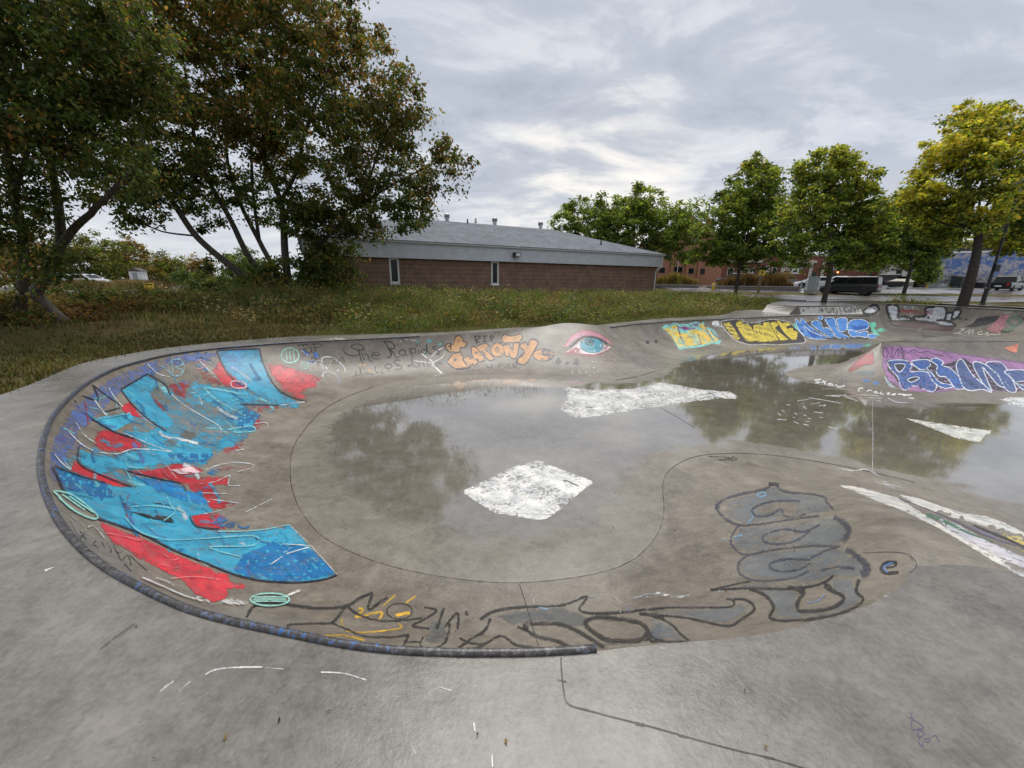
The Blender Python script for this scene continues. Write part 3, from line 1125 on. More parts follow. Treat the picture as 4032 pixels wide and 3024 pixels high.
def paint_mat():
    m, nt, b = new_mat('spray_paint')
    L = nt.links.new
    at = nd(nt, 'ShaderNodeAttribute', attribute_name='Col')
    wr = nd(nt, 'ShaderNodeAttribute', attribute_name='wear')
    tc = nd(nt, 'ShaderNodeTexCoord')
    n1 = nd(nt, 'ShaderNodeTexNoise', inp={'Scale': 15.0, 'Detail': 8.0, 'Roughness': 0.74, 'Distortion': 0.8})
    n2 = nd(nt, 'ShaderNodeTexNoise', inp={'Scale': 1.9, 'Detail': 3.0, 'Roughness': 0.5})
    L(tc.outputs['Object'], n1.inputs['Vector']); L(tc.outputs['Object'], n2.inputs['Vector'])
    a = math_n(nt, 'ADD', math_n(nt, 'MULTIPLY', n1.outputs[0], .72), math_n(nt, 'MULTIPLY', n2.outputs[0], .28))
    # worn away where the noise is low: threshold follows wear
    th = math_n(nt, 'ADD', math_n(nt, 'MULTIPLY', wr.outputs['Fac'], 0.36), 0.335)
    d = math_n(nt, 'MULTIPLY', math_n(nt, 'SUBTRACT', a, th), 12.0)
    cov = math_n(nt, 'ADD', d, 0.5, clamp=True)
    cov = math_n(nt, 'MULTIPLY', cov, at.outputs['Alpha'])
    # thinner, brighter and duller spray within a colour
    v = ramp(nt, [(0.32, (0.60, 0.63, 0.66)), (0.5, (1, 1, 1)), (0.68, (1.40, 1.32, 1.26))])
    n3 = nd(nt, 'ShaderNodeTexNoise', inp={'Scale': 4.0, 'Detail': 6.0, 'Roughness': 0.65, 'Distortion': 0.6})
    L(tc.outputs['Object'], n3.inputs['Vector'])
    L(n3.outputs[0], v.inputs[0])
    c = mix_c(nt, 1.0, at.outputs['Color'], v.outputs[0], 'MULTIPLY')
    # dull rubbed spots where wheels have scoured the colour
    rb = ramp(nt, [(0.50, (0, 0, 0)), (0.66, (1, 1, 1))])
    n4 = nd(nt, 'ShaderNodeTexNoise', inp={'Scale': 9.0, 'Detail': 7.0, 'Roughness': 0.7, 'Distortion': 1.0})
    mp4 = nd(nt, 'ShaderNodeMapping')
    mp4.inputs['Location'].default_value = (4.1, 9.3, 2.2)
    L(tc.outputs['Object'], mp4.inputs[0]); L(mp4.outputs[0], n4.inputs['Vector'])
    L(n4.outputs[0], rb.inputs[0])
    c = mix_c(nt, math_n(nt, 'MULTIPLY', rb.outputs[0], .38), c, (0.20, 0.185, 0.165))
    L(c, b.inputs['Base Color'])
    b.inputs['Roughness'].default_value = 0.4
    tr = nd(nt, 'ShaderNodeBsdfTransparent')
    mx = nd(nt, 'ShaderNodeMixShader')
    L(cov, mx.inputs[0]); L(tr.outputs[0], mx.inputs[1]); L(b.outputs[0], mx.inputs[2])
    out = nt.nodes['Material Output']
    L(mx.outputs[0], out.inputs['Surface'])
    return m


M_PAINT = paint_mat()
CROP = {'A4': (100, 1250, .69333), 'B6': (0, 1200, .45208), 'C5': (1150, 1280, .27125), 'C6': (1650, 1280, .36166), 'C1': (2000, 1180, .40687),
        'C2': (2900, 1150, .27125), 'C3': (3400, 1150, .28571), 'C4': (3000, 1300, .46655), 'C7': (1700, 1750, .36166), 'C8': (2150, 1450, .40687),
        'A6': (2500, 1150, .69259), 'A7': (2500, 1700, .69259), 'A8': (800, 2200, .81374), 'D3': (3300, 1850, .33092), 'B7': (0, 2000, .61728), 'B8': (2900, 2300, .51175), 'S': (0, 0, 1)}
RAY0 = Vector(EYE)


def hit(u, v):
    d = Vector(ray(u, v)).normalized()
    loc, nrm, i, dist = SURF.ray_cast(RAY0, d)
    if loc is None:
        return None
    if nrm.dot(d) > 0:
        nrm = -nrm
    return loc, nrm, dist


class Paint:
    def __init__(s, name, label, parent, crop, grid=10.0, layer=0):
        s.name, s.label, s.parent, s.crop, s.grid = name, label, parent, crop, grid
        s.v, s.f, s.c, s.w = [], [], [], []
        s.layer = layer

    def _px(s, pts, crop=None):
        x0, y0, k = CROP[crop or s.crop]
        return np.array([(x0 + p[0] * k, y0 + p[1] * k) for p in pts], float), k

    def _emit(s, uv, faces, col, alpha, wear):
        off = 0.0014 + 0.00004 * s.layer
        s.layer += 1
        base = len(s.v)
        ok, P = [], []
        for (u, v) in uv:
            h = hit(u, v)
            if h is None:
                ok.append(None); P.append((0, 0, 0)); continue
            loc, n, dist = h
            ok.append(dist)
            P.append(tuple(loc + n * off))
        s.v += P
        al = alpha if hasattr(alpha, '__len__') else [alpha] * len(uv)
        s.c += [(*col, a) for a in al]
        s.w += list(wear) if hasattr(wear, '__len__') else [wear] * len(uv)
        for f in faces:
            ds = [ok[i] for i in f]
            if None in ds:
                continue
            if max(ds) - min(ds) > 0.10 * min(ds) + .1:
                continue
            s.f.append(tuple(i + base for i in f))

    def fill(s, pts, col, alpha=1.0, wear=0.25, crop=None, smooth_=False, edge=0.0, rag=.34):
        P, k = s._px(pts, crop)
        n = len(P)
        if smooth_:
            P = catmull(P, [5] * n)
        # resample the outline and roughen it a little
        out = []
        for i in range(len(P)):
            a, b_ = P[i], P[(i + 1) % len(P)]
            m = max(1, int(np.linalg.norm(b_ - a) / (s.grid * .8)))
            for t in range(m):
                out.append(a + (b_ - a) * t / m)
        P = np.array(out)
        P += rng.normal(0, s.grid * .07, P.shape)
        lo, hi = P.min(0), P.max(0)
        gx, gy = np.meshgrid(np.arange(lo[0], hi[0], s.grid), np.arange(lo[1], hi[1], s.grid))
        G = np.stack([gx.ravel(), gy.ravel()], 1) + rng.uniform(-.2, .2, (gx.size, 2)) * s.grid
        if len(G):
            G = G[inside(G, P)]
        if len(G):
            dd, _ = dist_poly(G, P)
            G = G[dd > s.grid * .45]
        vin = [Vector(p) for p in P] + [Vector(p) for p in G]
        res = delaunay_2d_cdt(vin, [(i, (i + 1) % len(P)) for i in range(len(P))], [], 1, 1e-4)
        uv = [(p[0], p[1]) for p in res[0]]
        al = alpha
        de, _ = dist_poly(np.array(uv), P)
        if edge:
            al = list(alpha * np.clip(de / edge, 0, 1))
        # ragged, thinner spray towards the outline
        ww = wear * (1 if s.grid > 6 else .7) + rag * (1 if s.grid > 6 else .25) * np.clip(1 - de / (s.grid * .5), 0, 1)
        s._emit(uv, [f for f in res[2] if len(f) == 3], col, al, ww)
        return s

    def stroke(s, pts, w, col, alpha=1.0, wear=0.15, closed=False, crop=None, soft=0.35, taper=False):
        P, k = s._px(pts, crop)
        w = w * k * .5
        n = len(P)
        if n > 2:
            P = catmull(P, [6] * n, closed) if closed else catmull(P, [6] * (n - 1), False)
        if closed:
            P = np.vstack([P, P[:1]])
        # even resample
        seg = np.linalg.norm(np.diff(P, axis=0), axis=1)
        cum = np.concatenate([[0], np.cumsum(seg)])
        m = max(2, int(cum[-1] / max(s.grid * .6, w * .7)) + 1)
        tt = np.linspace(0, cum[-1], m)
        P = np.stack([np.interp(tt, cum, P[:, 0]), np.interp(tt, cum, P[:, 1])], 1)
        T = np.gradient(P, axis=0)
        T /= np.maximum(np.linalg.norm(T, axis=1), 1e-6)[:, None]
        N = np.stack([-T[:, 1], T[:, 0]], 1)
        ws = w * (1 + rng.normal(0, .08, m))
        if taper:
            ws *= np.linspace(1, .15, m)
        offs_ = [-1 - soft * .6, -1 + soft, 1 - soft, 1 + soft * .6]
        al = [0, alpha, alpha, 0]
        uv, aa = [], []
        for i in range(m):
            for o_, a_ in zip(offs_, al):
                q = P[i] + N[i] * o_ * ws[i]
                uv.append((q[0], q[1]))
                aa.append(a_ if 0 < i < m - 1 or closed else a_ * .8)
        faces = []
        for i in range(m - 1):
            for j in range(3):
                k0 = i * 4 + j
                faces.append((k0, k0 + 1, k0 + 5, k0 + 4))
        s._emit(uv, faces, col, aa, [wear + (.45 if s.grid > 6 else .12), wear, wear, wear + (.45 if s.grid > 6 else .12)] * m)
        return s

    def oval(s, c, rx, ry, rot=0, n=18):
        a = np.linspace(0, 2 * math.pi, n, endpoint=False)
        cr, sr = math.cos(math.radians(rot)), math.sin(math.radians(rot))
        return [(c[0] + rx * math.cos(t) * cr - ry * math.sin(t) * sr, c[1] + rx * math.cos(t) * sr + ry * math.sin(t) * cr) for t in a]

    def done(s):
        me = bpy.data.meshes.new(s.name)
        o0 = s.parent.matrix_world.inverted() if s.parent else Matrix.Identity(4)
        me.from_pydata([tuple(o0 @ Vector(p)) for p in s.v], [], s.f)
        attr_c(me, 'Col', np.array(s.c))
        attr_f(me, 'wear', np.array(s.w))
        smooth(me)
        o = link_mesh(s.name, me, M_PAINT, s.parent)
        if s.label:
            o['label'] = s.label
        if s.name in ('graffiti_words', 'graffiti_patch', 'graffiti_shape') or o.name in ('graffiti_piece.001', 'graffiti_piece.002', 'graffiti_piece.006', 'graffiti_piece.008', 'graffiti_tag', 'graffiti_tag.001'):
            o['kind'] = 'stuff'          # loose strokes too small to pick apart
        return o


CYAN, BLUE, LCY = srgb(52, 150, 182), srgb(24, 98, 150), srgb(120, 192, 204)
RED, DRED, PRED = srgb(192, 40, 52), srgb(150, 44, 52), srgb(196, 70, 78)
PERI, NAVY, WHT, MINT = srgb(92, 116, 178), srgb(34, 32, 54), srgb(222, 222, 220), srgb(150, 214, 200)
DARK, SLATE, PINK = srgb(44, 40, 40), srgb(66, 68, 80), srgb(196, 130, 150)
YEL, PURP, ORNG, GREY = srgb(214, 192, 66), srgb(122, 58, 118), srgb(190, 132, 68), srgb(118, 128, 132)
BARE = srgb(118, 106, 92)

# ---- big cyan and red piece round the left wall
g = Paint('graffiti_piece', 'large cyan and red graffiti sweeping round the curved wall', bowl, 'A4', 13)
g.fill([(1110, 190), (900, 200), (700, 245), (520, 320), (390, 400), (280, 500), (200, 600), (140, 720), (125, 850), (150, 990), (230, 900), (260, 760), (330, 640), (420, 560), (520, 450), (640, 380), (800, 300), (960, 260), (1090, 250)], PERI, .85, .42, edge=5)
g.fill([(200, 600), (280, 590), (330, 690), (420, 740), (380, 790), (280, 740), (200, 720), (150, 700)], srgb(130, 90, 140), .7, .6, edge=10)
g.fill([(560, 400), (700, 322), (960, 350), (1270, 405), (1480, 480), (1300, 640), (1240, 720), (1080, 790), (1000, 870), (950, 1100), (950, 1190), (300, 1050), (170, 860), (310, 740), (620, 680), (560, 540)], srgb(62, 150, 182), .8, .5)
g.fill([(560, 640), (900, 690), (1080, 745), (1050, 830), (600, 850), (420, 800)], srgb(40, 120, 170), .8, .45)
for poly, c, w in (
        ([(1100, 245), (1060, 300), (1130, 390), (1240, 405), (1270, 390), (1190, 330), (1130, 265)], RED, .12),
        ([(960, 290), (1060, 300), (1130, 390), (1060, 385), (1000, 350)], DRED, .4),
        ([(1365, 255), (1450, 265), (1600, 310), (1690, 345), (1640, 400), (1570, 430), (1610, 460), (1560, 470), (1460, 420), (1400, 340)], PRED, .28),
        ([(790, 380), (900, 360), (950, 350), (915, 420), (910, 465), (850, 440)], DRED, .25),
        ([(540, 500), (590, 480), (640, 540), (670, 575), (610, 560), (560, 540)], RED, .15),
        ([(400, 650), (450, 640), (520, 655), (620, 690), (690, 735), (590, 755), (520, 770), (430, 760), (380, 720)], srgb(172, 40, 50), .22),
        ([(275, 815), (340, 850), (440, 890), (540, 930), (600, 960), (520, 960), (420, 935), (310, 890), (255, 870)], RED, .12),
        ([(560, 870), (690, 865), (800, 850), (840, 830), (960, 840), (1010, 870), (990, 890), (900, 900), (1000, 905), (1160, 900), (1150, 955), (1070, 960), (1110, 1000), (1100, 1030), (1210, 1060), (1130, 1085), (1060, 1100), (1150, 1140), (1110, 1170), (1140, 1205), (960, 1185), (930, 1130), (1000, 1090), (920, 960), (760, 920), (620, 895)], srgb(176, 36, 48), .2),
        ([(1230, 495), (1460, 500), (1430, 530), (1360, 530), (1410, 560), (1340, 580), (1380, 600), (1330, 630), (1300, 680), (1310, 640), (1240, 720), (1280, 715), (1200, 760), (1230, 785), (1100, 770), (1200, 640)], srgb(165, 44, 54), .42),
        ([(1000, 860), (1120, 830), (1260, 830), (1300, 850), (1230, 900), (1100, 880)], srgb(140, 80, 84), .5),
        ([(405, 1150), (480, 1185), (700, 1270), (900, 1365), (1080, 1440), (1150, 1460), (1170, 1500), (1265, 1520), (1240, 1540), (1140, 1550), (1160, 1575), (1130, 1600), (1070, 1620), (960, 1570), (900, 1500), (760, 1430), (640, 1370), (560, 1310), (490, 1280), (450, 1220)], srgb(198, 50, 62), .14)):
    g.fill(poly, c, 1, w)
for poly, c, w in (
        ([(540, 405), (690, 322), (760, 370), (720, 430), (760, 500), (860, 600), (800, 640), (690, 570), (610, 490)], CYAN, .18),
        ([(690, 322), (800, 385), (820, 440), (790, 430), (730, 380)], LCY, .25),
        ([(960, 350), (1050, 385), (1160, 400), (1270, 405), (1340, 450), (1420, 470), (1560, 510), (1520, 525), (1360, 490), (1250, 500), (1350, 545), (1300, 600), (1300, 650), (1260, 690), (1180, 740), (1100, 755), (1080, 700), (1200, 620), (1120, 560), (1050, 500), (1010, 470), (915, 440), (920, 400)], CYAN, .3),
        ([(1120, 560), (1250, 500), (1350, 545), (1300, 600), (1300, 650), (1220, 640), (1200, 600)], BLUE, .2),
        ([(1085, 190), (1330, 180), (1345, 250), (1400, 370), (1470, 440), (1570, 490), (1540, 520), (1400, 480), (1300, 440), (1200, 370), (1130, 290)], CYAN, .2),
        ([(1085, 190), (1250, 182), (1230, 290), (1180, 330), (1130, 290)], srgb(48, 128, 178), .1),
        ([(370, 575), (590, 540), (625, 580), (500, 650), (420, 610)], srgb(60, 176, 206), .15),
        ([(690, 640), (760, 610), (900, 690), (1000, 730), (1075, 745), (1060, 800), (1020, 840), (900, 825), (750, 840), (620, 870), (560, 860), (420, 890), (310, 830), (300, 740), (400, 780), (520, 790), (600, 760), (690, 735), (620, 680), (560, 650)], CYAN, .2),
        ([(800, 770), (1070, 770), (1030, 835), (880, 820), (820, 800)], BLUE, .22),
        ([(640, 590), (800, 640), (900, 690), (820, 720), (700, 690)], srgb(70, 150, 180), .5),
        ([(165, 850), (280, 890), (420, 930), (520, 965), (620, 965), (600, 900), (760, 920), (870, 940), (910, 985), (1000, 985), (1050, 1080), (1080, 1110), (990, 1120), (940, 1130), (970, 1190), (1090, 1220), (1230, 1225), (1400, 1200), (1500, 1180), (1560, 1240), (1640, 1330), (1770, 1465), (1640, 1500), (1500, 1510), (1350, 1495), (1200, 1465), (1050, 1410), (850, 1330), (650, 1230), (450, 1150), (330, 1080), (230, 1010), (200, 950)], CYAN, .12),
        ([(165, 850), (300, 900), (460, 945), (515, 1020), (430, 1040), (330, 1000), (220, 985)], srgb(20, 96, 148), .1),
        ([(620, 905), (760, 920), (870, 940), (910, 985), (1000, 985), (1050, 1080), (960, 1060), (880, 1040), (760, 1000)], srgb(24, 118, 178), .2),
        ([(1230, 1350), (1400, 1270), (1560, 1290), (1640, 1330), (1770, 1465), (1500, 1510), (1250, 1475), (1180, 1440)], srgb(22, 106, 162), .2),
        ([(760, 1290), (940, 1290), (1290, 1250), (1290, 1310), (1100, 1330), (1000, 1350)], BARE, .62),
        ([(1250, 1240), (1480, 1210), (1420, 1260), (1300, 1280)], BARE, .6)):
    g.fill(poly, c, 1, w)
RS = np.random.default_rng(44)
REG = np.array([(1100, 195), (1420, 200), (1500, 430), (1350, 560), (1280, 700), (1080, 800), (1100, 1100), (1500, 1190), (1740, 1450), (1200, 1460), (700, 1270), (270, 1020), (150, 800), (300, 520), (700, 270)], float)
k_ = 0
while k_ < 120:
    c_ = np.array([RS.uniform(130, 1740), RS.uniform(190, 1480)])
    if not inside(c_[None], REG)[0]:
        continue
    k_ += 1
    a_ = math.radians(RS.normal(38, 28))
    l_ = RS.uniform(18, 75)
    t_ = np.array([math.cos(a_), math.sin(a_)])
    n_ = np.array([-t_[1], t_[0]]) * RS.normal(0, .22) * l_
    cc = [LCY, CYAN, BLUE, srgb(200, 212, 216), PERI, DRED, NAVY, srgb(28, 120, 170)][RS.choice(8, p=[.18, .16, .2, .13, .1, .07, .04, .12])]
    g.stroke([c_ - t_ * l_, c_ + n_, c_ + t_ * l_], RS.uniform(8, 30), cc, RS.uniform(.4, .85), RS.uniform(.2, .45), soft=.8)
for k_ in range(26):
    c_ = np.array([RS.uniform(200, 1600), RS.uniform(250, 1450)])
    if inside(c_[None], REG)[0]:
        r_ = RS.uniform(14, 40)
        g.fill([(c_[0] + r_ * RS.uniform(.5, 1.3) * math.cos(t) * 1.6, c_[1] + r_ * RS.uniform(.5, 1.3) * math.sin(t)) for t in np.linspace(0, 6.28, 9)[:-1]], [BLUE, LCY, BARE, BARE, srgb(28, 120, 170)][RS.integers(5)], .8, .45, smooth_=True)
g.fill([(590, 1105), (700, 1125), (820, 1135), (850, 1170), (800, 1165), (690, 1140)], (.01, .012, .016), 1, 0)
for pts, w in (([(1085, 190), (1130, 290), (1200, 370), (1270, 405)], 8), ([(1330, 178), (1350, 260), (1410, 380), (1480, 440), (1600, 480)], 8), ([(540, 410), (690, 322)], 9), ([(690, 322), (790, 380), (820, 440)], 8),
               ([(540, 410), (600, 490), (690, 575), (800, 650)], 7), ([(300, 735), (300, 830), (430, 900), (600, 965)], 8), ([(150, 850), (165, 880), (215, 990)], 15), ([(160, 845), (300, 900), (450, 940)], 7),
               ([(390, 1140), (650, 1230), (850, 1330), (1050, 1410), (1190, 1465), (1350, 1500), (1560, 1508), (1700, 1490), (1770, 1465)], 9), ([(370, 575), (500, 650), (620, 690)], 8), ([(320, 445), (410, 470), (380, 385)], 7), ([(380, 385), (480, 460), (540, 500)], 6),
               ([(440, 540), (535, 515)], 8), ([(560, 870), (760, 920), (880, 945), (910, 985)], 7), ([(930, 1130), (970, 1190), (1100, 1205)], 7), ([(1220, 495), (1440, 500)], 6), ([(1090, 185), (1330, 178)], 8)):
    g.stroke(pts, w, NAVY, .95, .1)
for pts, w in (([(280, 595), (330, 670), (400, 720)], 7), ([(240, 650), (310, 720), (380, 760)], 8), ([(390, 470), (440, 540), (460, 560)], 12), ([(470, 400), (500, 450), (550, 510)], 8), ([(160, 780), (200, 830), (250, 870)], 9), ([(690, 265), (750, 320), (820, 340)], 7),
               ([(830, 440), (900, 500), (1000, 560), (1100, 620), (1110, 660)], 6), ([(1450, 500), (1590, 480)], 7), ([(560, 660), (700, 720), (830, 765)], 6), ([(420, 770), (520, 778), (620, 750), (830, 765)], 7), ([(760, 650), (790, 680), (900, 700), (980, 720)], 18),
               ([(980, 950), (1080, 935), (1160, 900), (1150, 955), (1220, 958)], 6), ([(1000, 1000), (1140, 1005)], 6), ([(1040, 1035), (1220, 1060)], 6), ([(1010, 1120), (1110, 1100)], 6), ([(1390, 1410), (1480, 1350), (1610, 1310)], 9), ([(1440, 1290), (1620, 1300)], 8),
               ([(1500, 1182), (1620, 1300), (1770, 1465)], 4), ([(980, 240), (1040, 300), (1080, 345)], 9), ([(1020, 870), (1120, 835), (1250, 830), (1300, 850), (1200, 880)], 6), ([(1250, 1110), (1400, 1035)], 4), ([(1170, 765), (1240, 750)], 6), ([(1300, 605), (1370, 600), (1380, 625)], 5)):
    g.stroke(pts, w, srgb(206, 214, 216), .85, .35)
for pts, w in (([(1010, 400), (1060, 450), (1150, 510), (1250, 560)], 14), ([(1010, 400), (1150, 420), (1230, 440)], 12), ([(560, 1140), (640, 1220), (780, 1265), (950, 1265), (1290, 1245), (1290, 1300), (1040, 1310), (1220, 1365)], 10), ([(1090, 1220), (1300, 1215), (1500, 1182)], 7),
               ([(600, 1080), (720, 1075), (850, 1100), (780, 1160)], 9), ([(560, 790), (580, 850), (680, 860)], 8), ([(560, 860), (600, 930), (650, 960)], 7), ([(800, 1020), (830, 1080), (900, 1110)], 9), ([(1150, 640), (1280, 620), (1300, 650), (1170, 655)], 10), ([(390, 585), (590, 548)], 6)):
    g.stroke(pts, w, LCY, .9, .3)
g.fill([(820, 870), (930, 852), (1010, 885), (950, 890), (870, 895)], srgb(225, 190, 195), 1, .15)
g.stroke([(1170, 365), (1180, 400), (1250, 400), (1240, 370)], 8, srgb(220, 180, 190), .9, .2, True)
g.fill([(1185, 370), (1240, 380), (1245, 395), (1195, 398)], srgb(95, 80, 140), 1, .1)
g.stroke([(960, 260), (1000, 240), (1020, 280), (960, 300)], 8, PINK, .8, .3)
for pts in ([(760, 275), (790, 290), (830, 330)], [(830, 240), (835, 330)], [(840, 240), (880, 240), (890, 270), (845, 285)], [(845, 285), (890, 300), (880, 330), (835, 335)]):
    g.stroke(pts, 10, srgb(150, 195, 205), .8, .35)
g.stroke(g.oval((855, 287), 46, 50), 7, srgb(150, 195, 205), .7, .35, True)
for pts in ([(450, 1230), (560, 1250), (640, 1275)], [(770, 1340), (830, 1385), (880, 1365)], [(760, 1405), (850, 1430), (880, 1390)], [(620, 1255), (660, 1275), (640, 1240)], [(820, 1490), (960, 1480), (1100, 1495)]):
    g.stroke(pts, 7, srgb(235, 130, 135), .7, .35)
g.stroke([(155, 990), (250, 1010), (350, 1080), (405, 1140), (360, 1145), (250, 1090), (170, 1010)], 11, MINT, .9, .25, True)
for pts in ([(200, 1010), (330, 1100)], [(240, 1020), (380, 1115)], [(180, 1030), (280, 1110)]):
    g.stroke(pts, 9, MINT, .9, .25)
g.stroke([(250, 1130), (330, 1200), (300, 1240), (250, 1150)], 5, srgb(170, 170, 168), .7, .4)
g.stroke([(345, 1200), (380, 1190), (440, 1260)], 8, srgb(190, 190, 188), .8, .3)
g.stroke([(655, 1485), (760, 1530), (900, 1590), (1000, 1620)], 9, WHT, .9, .3)
g.fill([(930, 1560), (1070, 1622), (1160, 1590), (1240, 1610), (1300, 1640), (1200, 1655), (1050, 1652), (960, 1620)], WHT, .85, .5, edge=10)
g.stroke([(730, 1490), (800, 1510), (840, 1530)], 16, WHT, .7, .5)
g.stroke(g.oval((1385, 1610), 112, 36), 10, MINT, .9, .25, True)
for dy in (-14, -2, 10):
    g.stroke([(1290, 1610 + dy), (1480, 1610 + dy)], 8, MINT, .9, .25)
g.stroke([(1480, 1592), (1560, 1555)], 20, WHT, .8, .4)
g.done()

g = Paint('graffiti_tag', 'small black scribble under the coping', bowl, 'A4', 10)
for pts in ([(310, 1215), (345, 1265)], [(340, 1215), (310, 1260)], [(400, 1270), (385, 1290), (430, 1310)], [(430, 1270), (450, 1310)], [(460, 1275), (490, 1330), (470, 1330)], [(500, 1290), (520, 1340), (550, 1330)], [(520, 1330), (545, 1380), (580, 1350), (600, 1410)], [(590, 1350), (690, 1440)], [(560, 1400), (600, 1440)]):
    g.stroke(pts, 7, DARK, .85, .3)
g.done()

# ---- mint balls, memorial lettering
g = Paint('graffiti_lettering', 'black handwritten memorial lettering with white and blue flourishes', bowl, 'C5', 5)
g.stroke(g.oval((1503, 215), 50, 42), 7, MINT, .95, .2, True, crop='A4')
for x in (1480, 1500, 1522):
    g.stroke([(x, 185), (x + 6, 245)], 6, MINT, .9, .2, crop='A4')
g.stroke(g.oval((185, 582), 58, 46, 20), 12, MINT, .95, .2, True)
g.stroke([(165, 560), (185, 600)], 12, MINT, .9, .2); g.stroke([(195, 560), (215, 600)], 12, MINT, .9, .2)
g.fill([(125, 345), (200, 370), (250, 420), (260, 460), (180, 430)], srgb(70, 110, 180), .9, .3)
g.fill([(305, 400), (370, 400), (390, 450), (340, 490)], srgb(60, 110, 185), .9, .25)
g.fill([(210, 520), (330, 510), (350, 540), (250, 550)], srgb(80, 115, 180), .7, .5)
g.stroke([(130, 365), (180, 400), (250, 450)], 14, WHT, .9, .25)
for pts, w in (([(430, 540), (440, 480), (520, 460), (620, 490), (700, 550), (760, 620), (770, 690)], 15), ([(210, 545), (330, 555), (395, 500)], 10), ([(265, 650), (280, 590), (330, 560)], 8), ([(400, 555), (440, 600), (455, 640)], 10), ([(440, 560), (470, 590), (520, 645)], 16), ([(440, 720), (470, 685), (540, 675), (620, 710), (680, 780), (690, 850)], 11), ([(650, 660), (680, 660)], 22), ([(440, 720), (460, 755)], 16), ([(330, 815), (375, 830)], 16)):
    g.stroke(pts, w, srgb(214, 218, 222), .9, .25)
g.stroke([(640, 715), (690, 790), (690, 850)], 12, srgb(120, 145, 200), .7, .4)
for pts, w in (([(80, 300), (200, 280), (240, 300), (190, 360), (150, 350)], 13), ([(150, 290), (210, 380), (270, 420)], 13), ([(275, 330), (280, 390)], 12), ([(250, 330), (300, 330)], 9), ([(265, 395), (315, 390)], 9), ([(310, 275), (345, 385)], 13), ([(275, 280), (400, 275), (425, 305), (390, 330), (330, 320)], 12),
               ([(285, 505), (290, 450), (345, 505)], 10), ([(280, 485), (335, 485)], 8), ([(320, 430), (350, 500), (395, 495)], 10), ([(380, 420), (400, 490)], 9), ([(515, 545), (540, 545)], 9), ([(545, 490), (585, 475), (610, 500), (580, 560), (615, 550)], 10), ([(685, 480), (690, 540)], 9)):
    g.stroke(pts, w, DARK, .9, .25)
for c, rx, ry in (((300, 545), 18, 12), ((375, 540), 18, 14), ((470, 575), 25, 16), ((645, 525), 26, 36), ((735, 488), 18, 22), ((745, 528), 24, 24)):
    g.stroke(g.oval(c, rx, ry), 9, DARK, .85, .25, True)
g.done()

g = Paint('graffiti_lettering', 'two lines of black handwriting beneath the coping', bowl, 'C5', 5)
for c, r in (((985, 580), 16), ((1055, 580), 16), ((1130, 660), 18), ((1025, 660), 10), ((1150, 690), 14)):
    g.fill(g.oval(c, r, r, n=8), srgb(225, 175, 80), .9, .35)
K = srgb(48, 46, 48)
for pts, w in (([(745, 350), (760, 390), (830, 440), (930, 445), (975, 410), (960, 370), (880, 330), (860, 310), (900, 280), (960, 275), (1020, 300), (1045, 340), (1000, 370), (960, 350)], 15), ([(975, 380), (1000, 500), (1035, 550)], 17),
               ([(1010, 400), (1030, 460), (1050, 510)], 15), ([(1045, 440), (1080, 420), (1110, 460), (1120, 520), (1175, 520)], 15), ([(1150, 440), (1270, 430), (1240, 400), (1170, 415), (1150, 460), (1190, 490), (1275, 495)], 15),
               ([(1330, 230), (1370, 280), (1420, 370), (1440, 430), (1400, 475), (1375, 465)], 22), ([(1370, 240), (1440, 250), (1485, 300), (1480, 340), (1420, 350), (1470, 400), (1510, 470), (1560, 460)], 17),
               ([(1640, 360), (1650, 430), (1690, 435)], 16), ([(1700, 330), (1730, 430), (1760, 490)], 15), ([(1835, 350), (1850, 420)], 16), ([(1805, 290), (1825, 300)], 26), ([(1950, 270), (1960, 360), (1990, 410), (2030, 410)], 18),
               ([(2100, 320), (2050, 310), (2050, 345), (2100, 365), (2140, 400), (2120, 425), (2090, 410)], 16), ([(900, 745), (940, 720), (920, 690), (930, 660)], 12), ([(930, 690), (960, 730), (990, 700), (985, 610), (1000, 700), (1020, 730), (1060, 700), (1090, 690), (1100, 720), (1140, 690), (1150, 720), (1185, 715)], 12),
               ([(1200, 590), (1220, 680), (1260, 690)], 13), ([(1290, 660), (1300, 695), (1330, 700)], 12), ([(1398, 660), (1410, 670)], 18), ([(1570, 520), (1520, 505), (1480, 540), (1530, 570), (1590, 600), (1570, 640), (1490, 640)], 14), ([(1500, 590), (1600, 590)], 12),
               ([(1725, 490), (1750, 560), (1700, 600), (1680, 590), (1740, 575), (1800, 610), (1850, 590), (1830, 560)], 14), ([(1905, 540), (1920, 610)], 14), ([(1895, 488), (1905, 495)], 16), ([(1985, 480), (1960, 540), (1990, 610)], 12), ([(2090, 560), (2180, 555), (2130, 545), (2080, 590), (2140, 600)], 15)):
    g.stroke(pts, w, K, .9, .22)
for c, rx, ry in (((1600, 400), 46, 40), ((1760, 375), 36, 38), ((1915, 385), 38, 30), ((1400, 597), 52, 32)):
    g.stroke(g.oval(c, rx, ry), 15, K, .9, .22, True)
g.done()

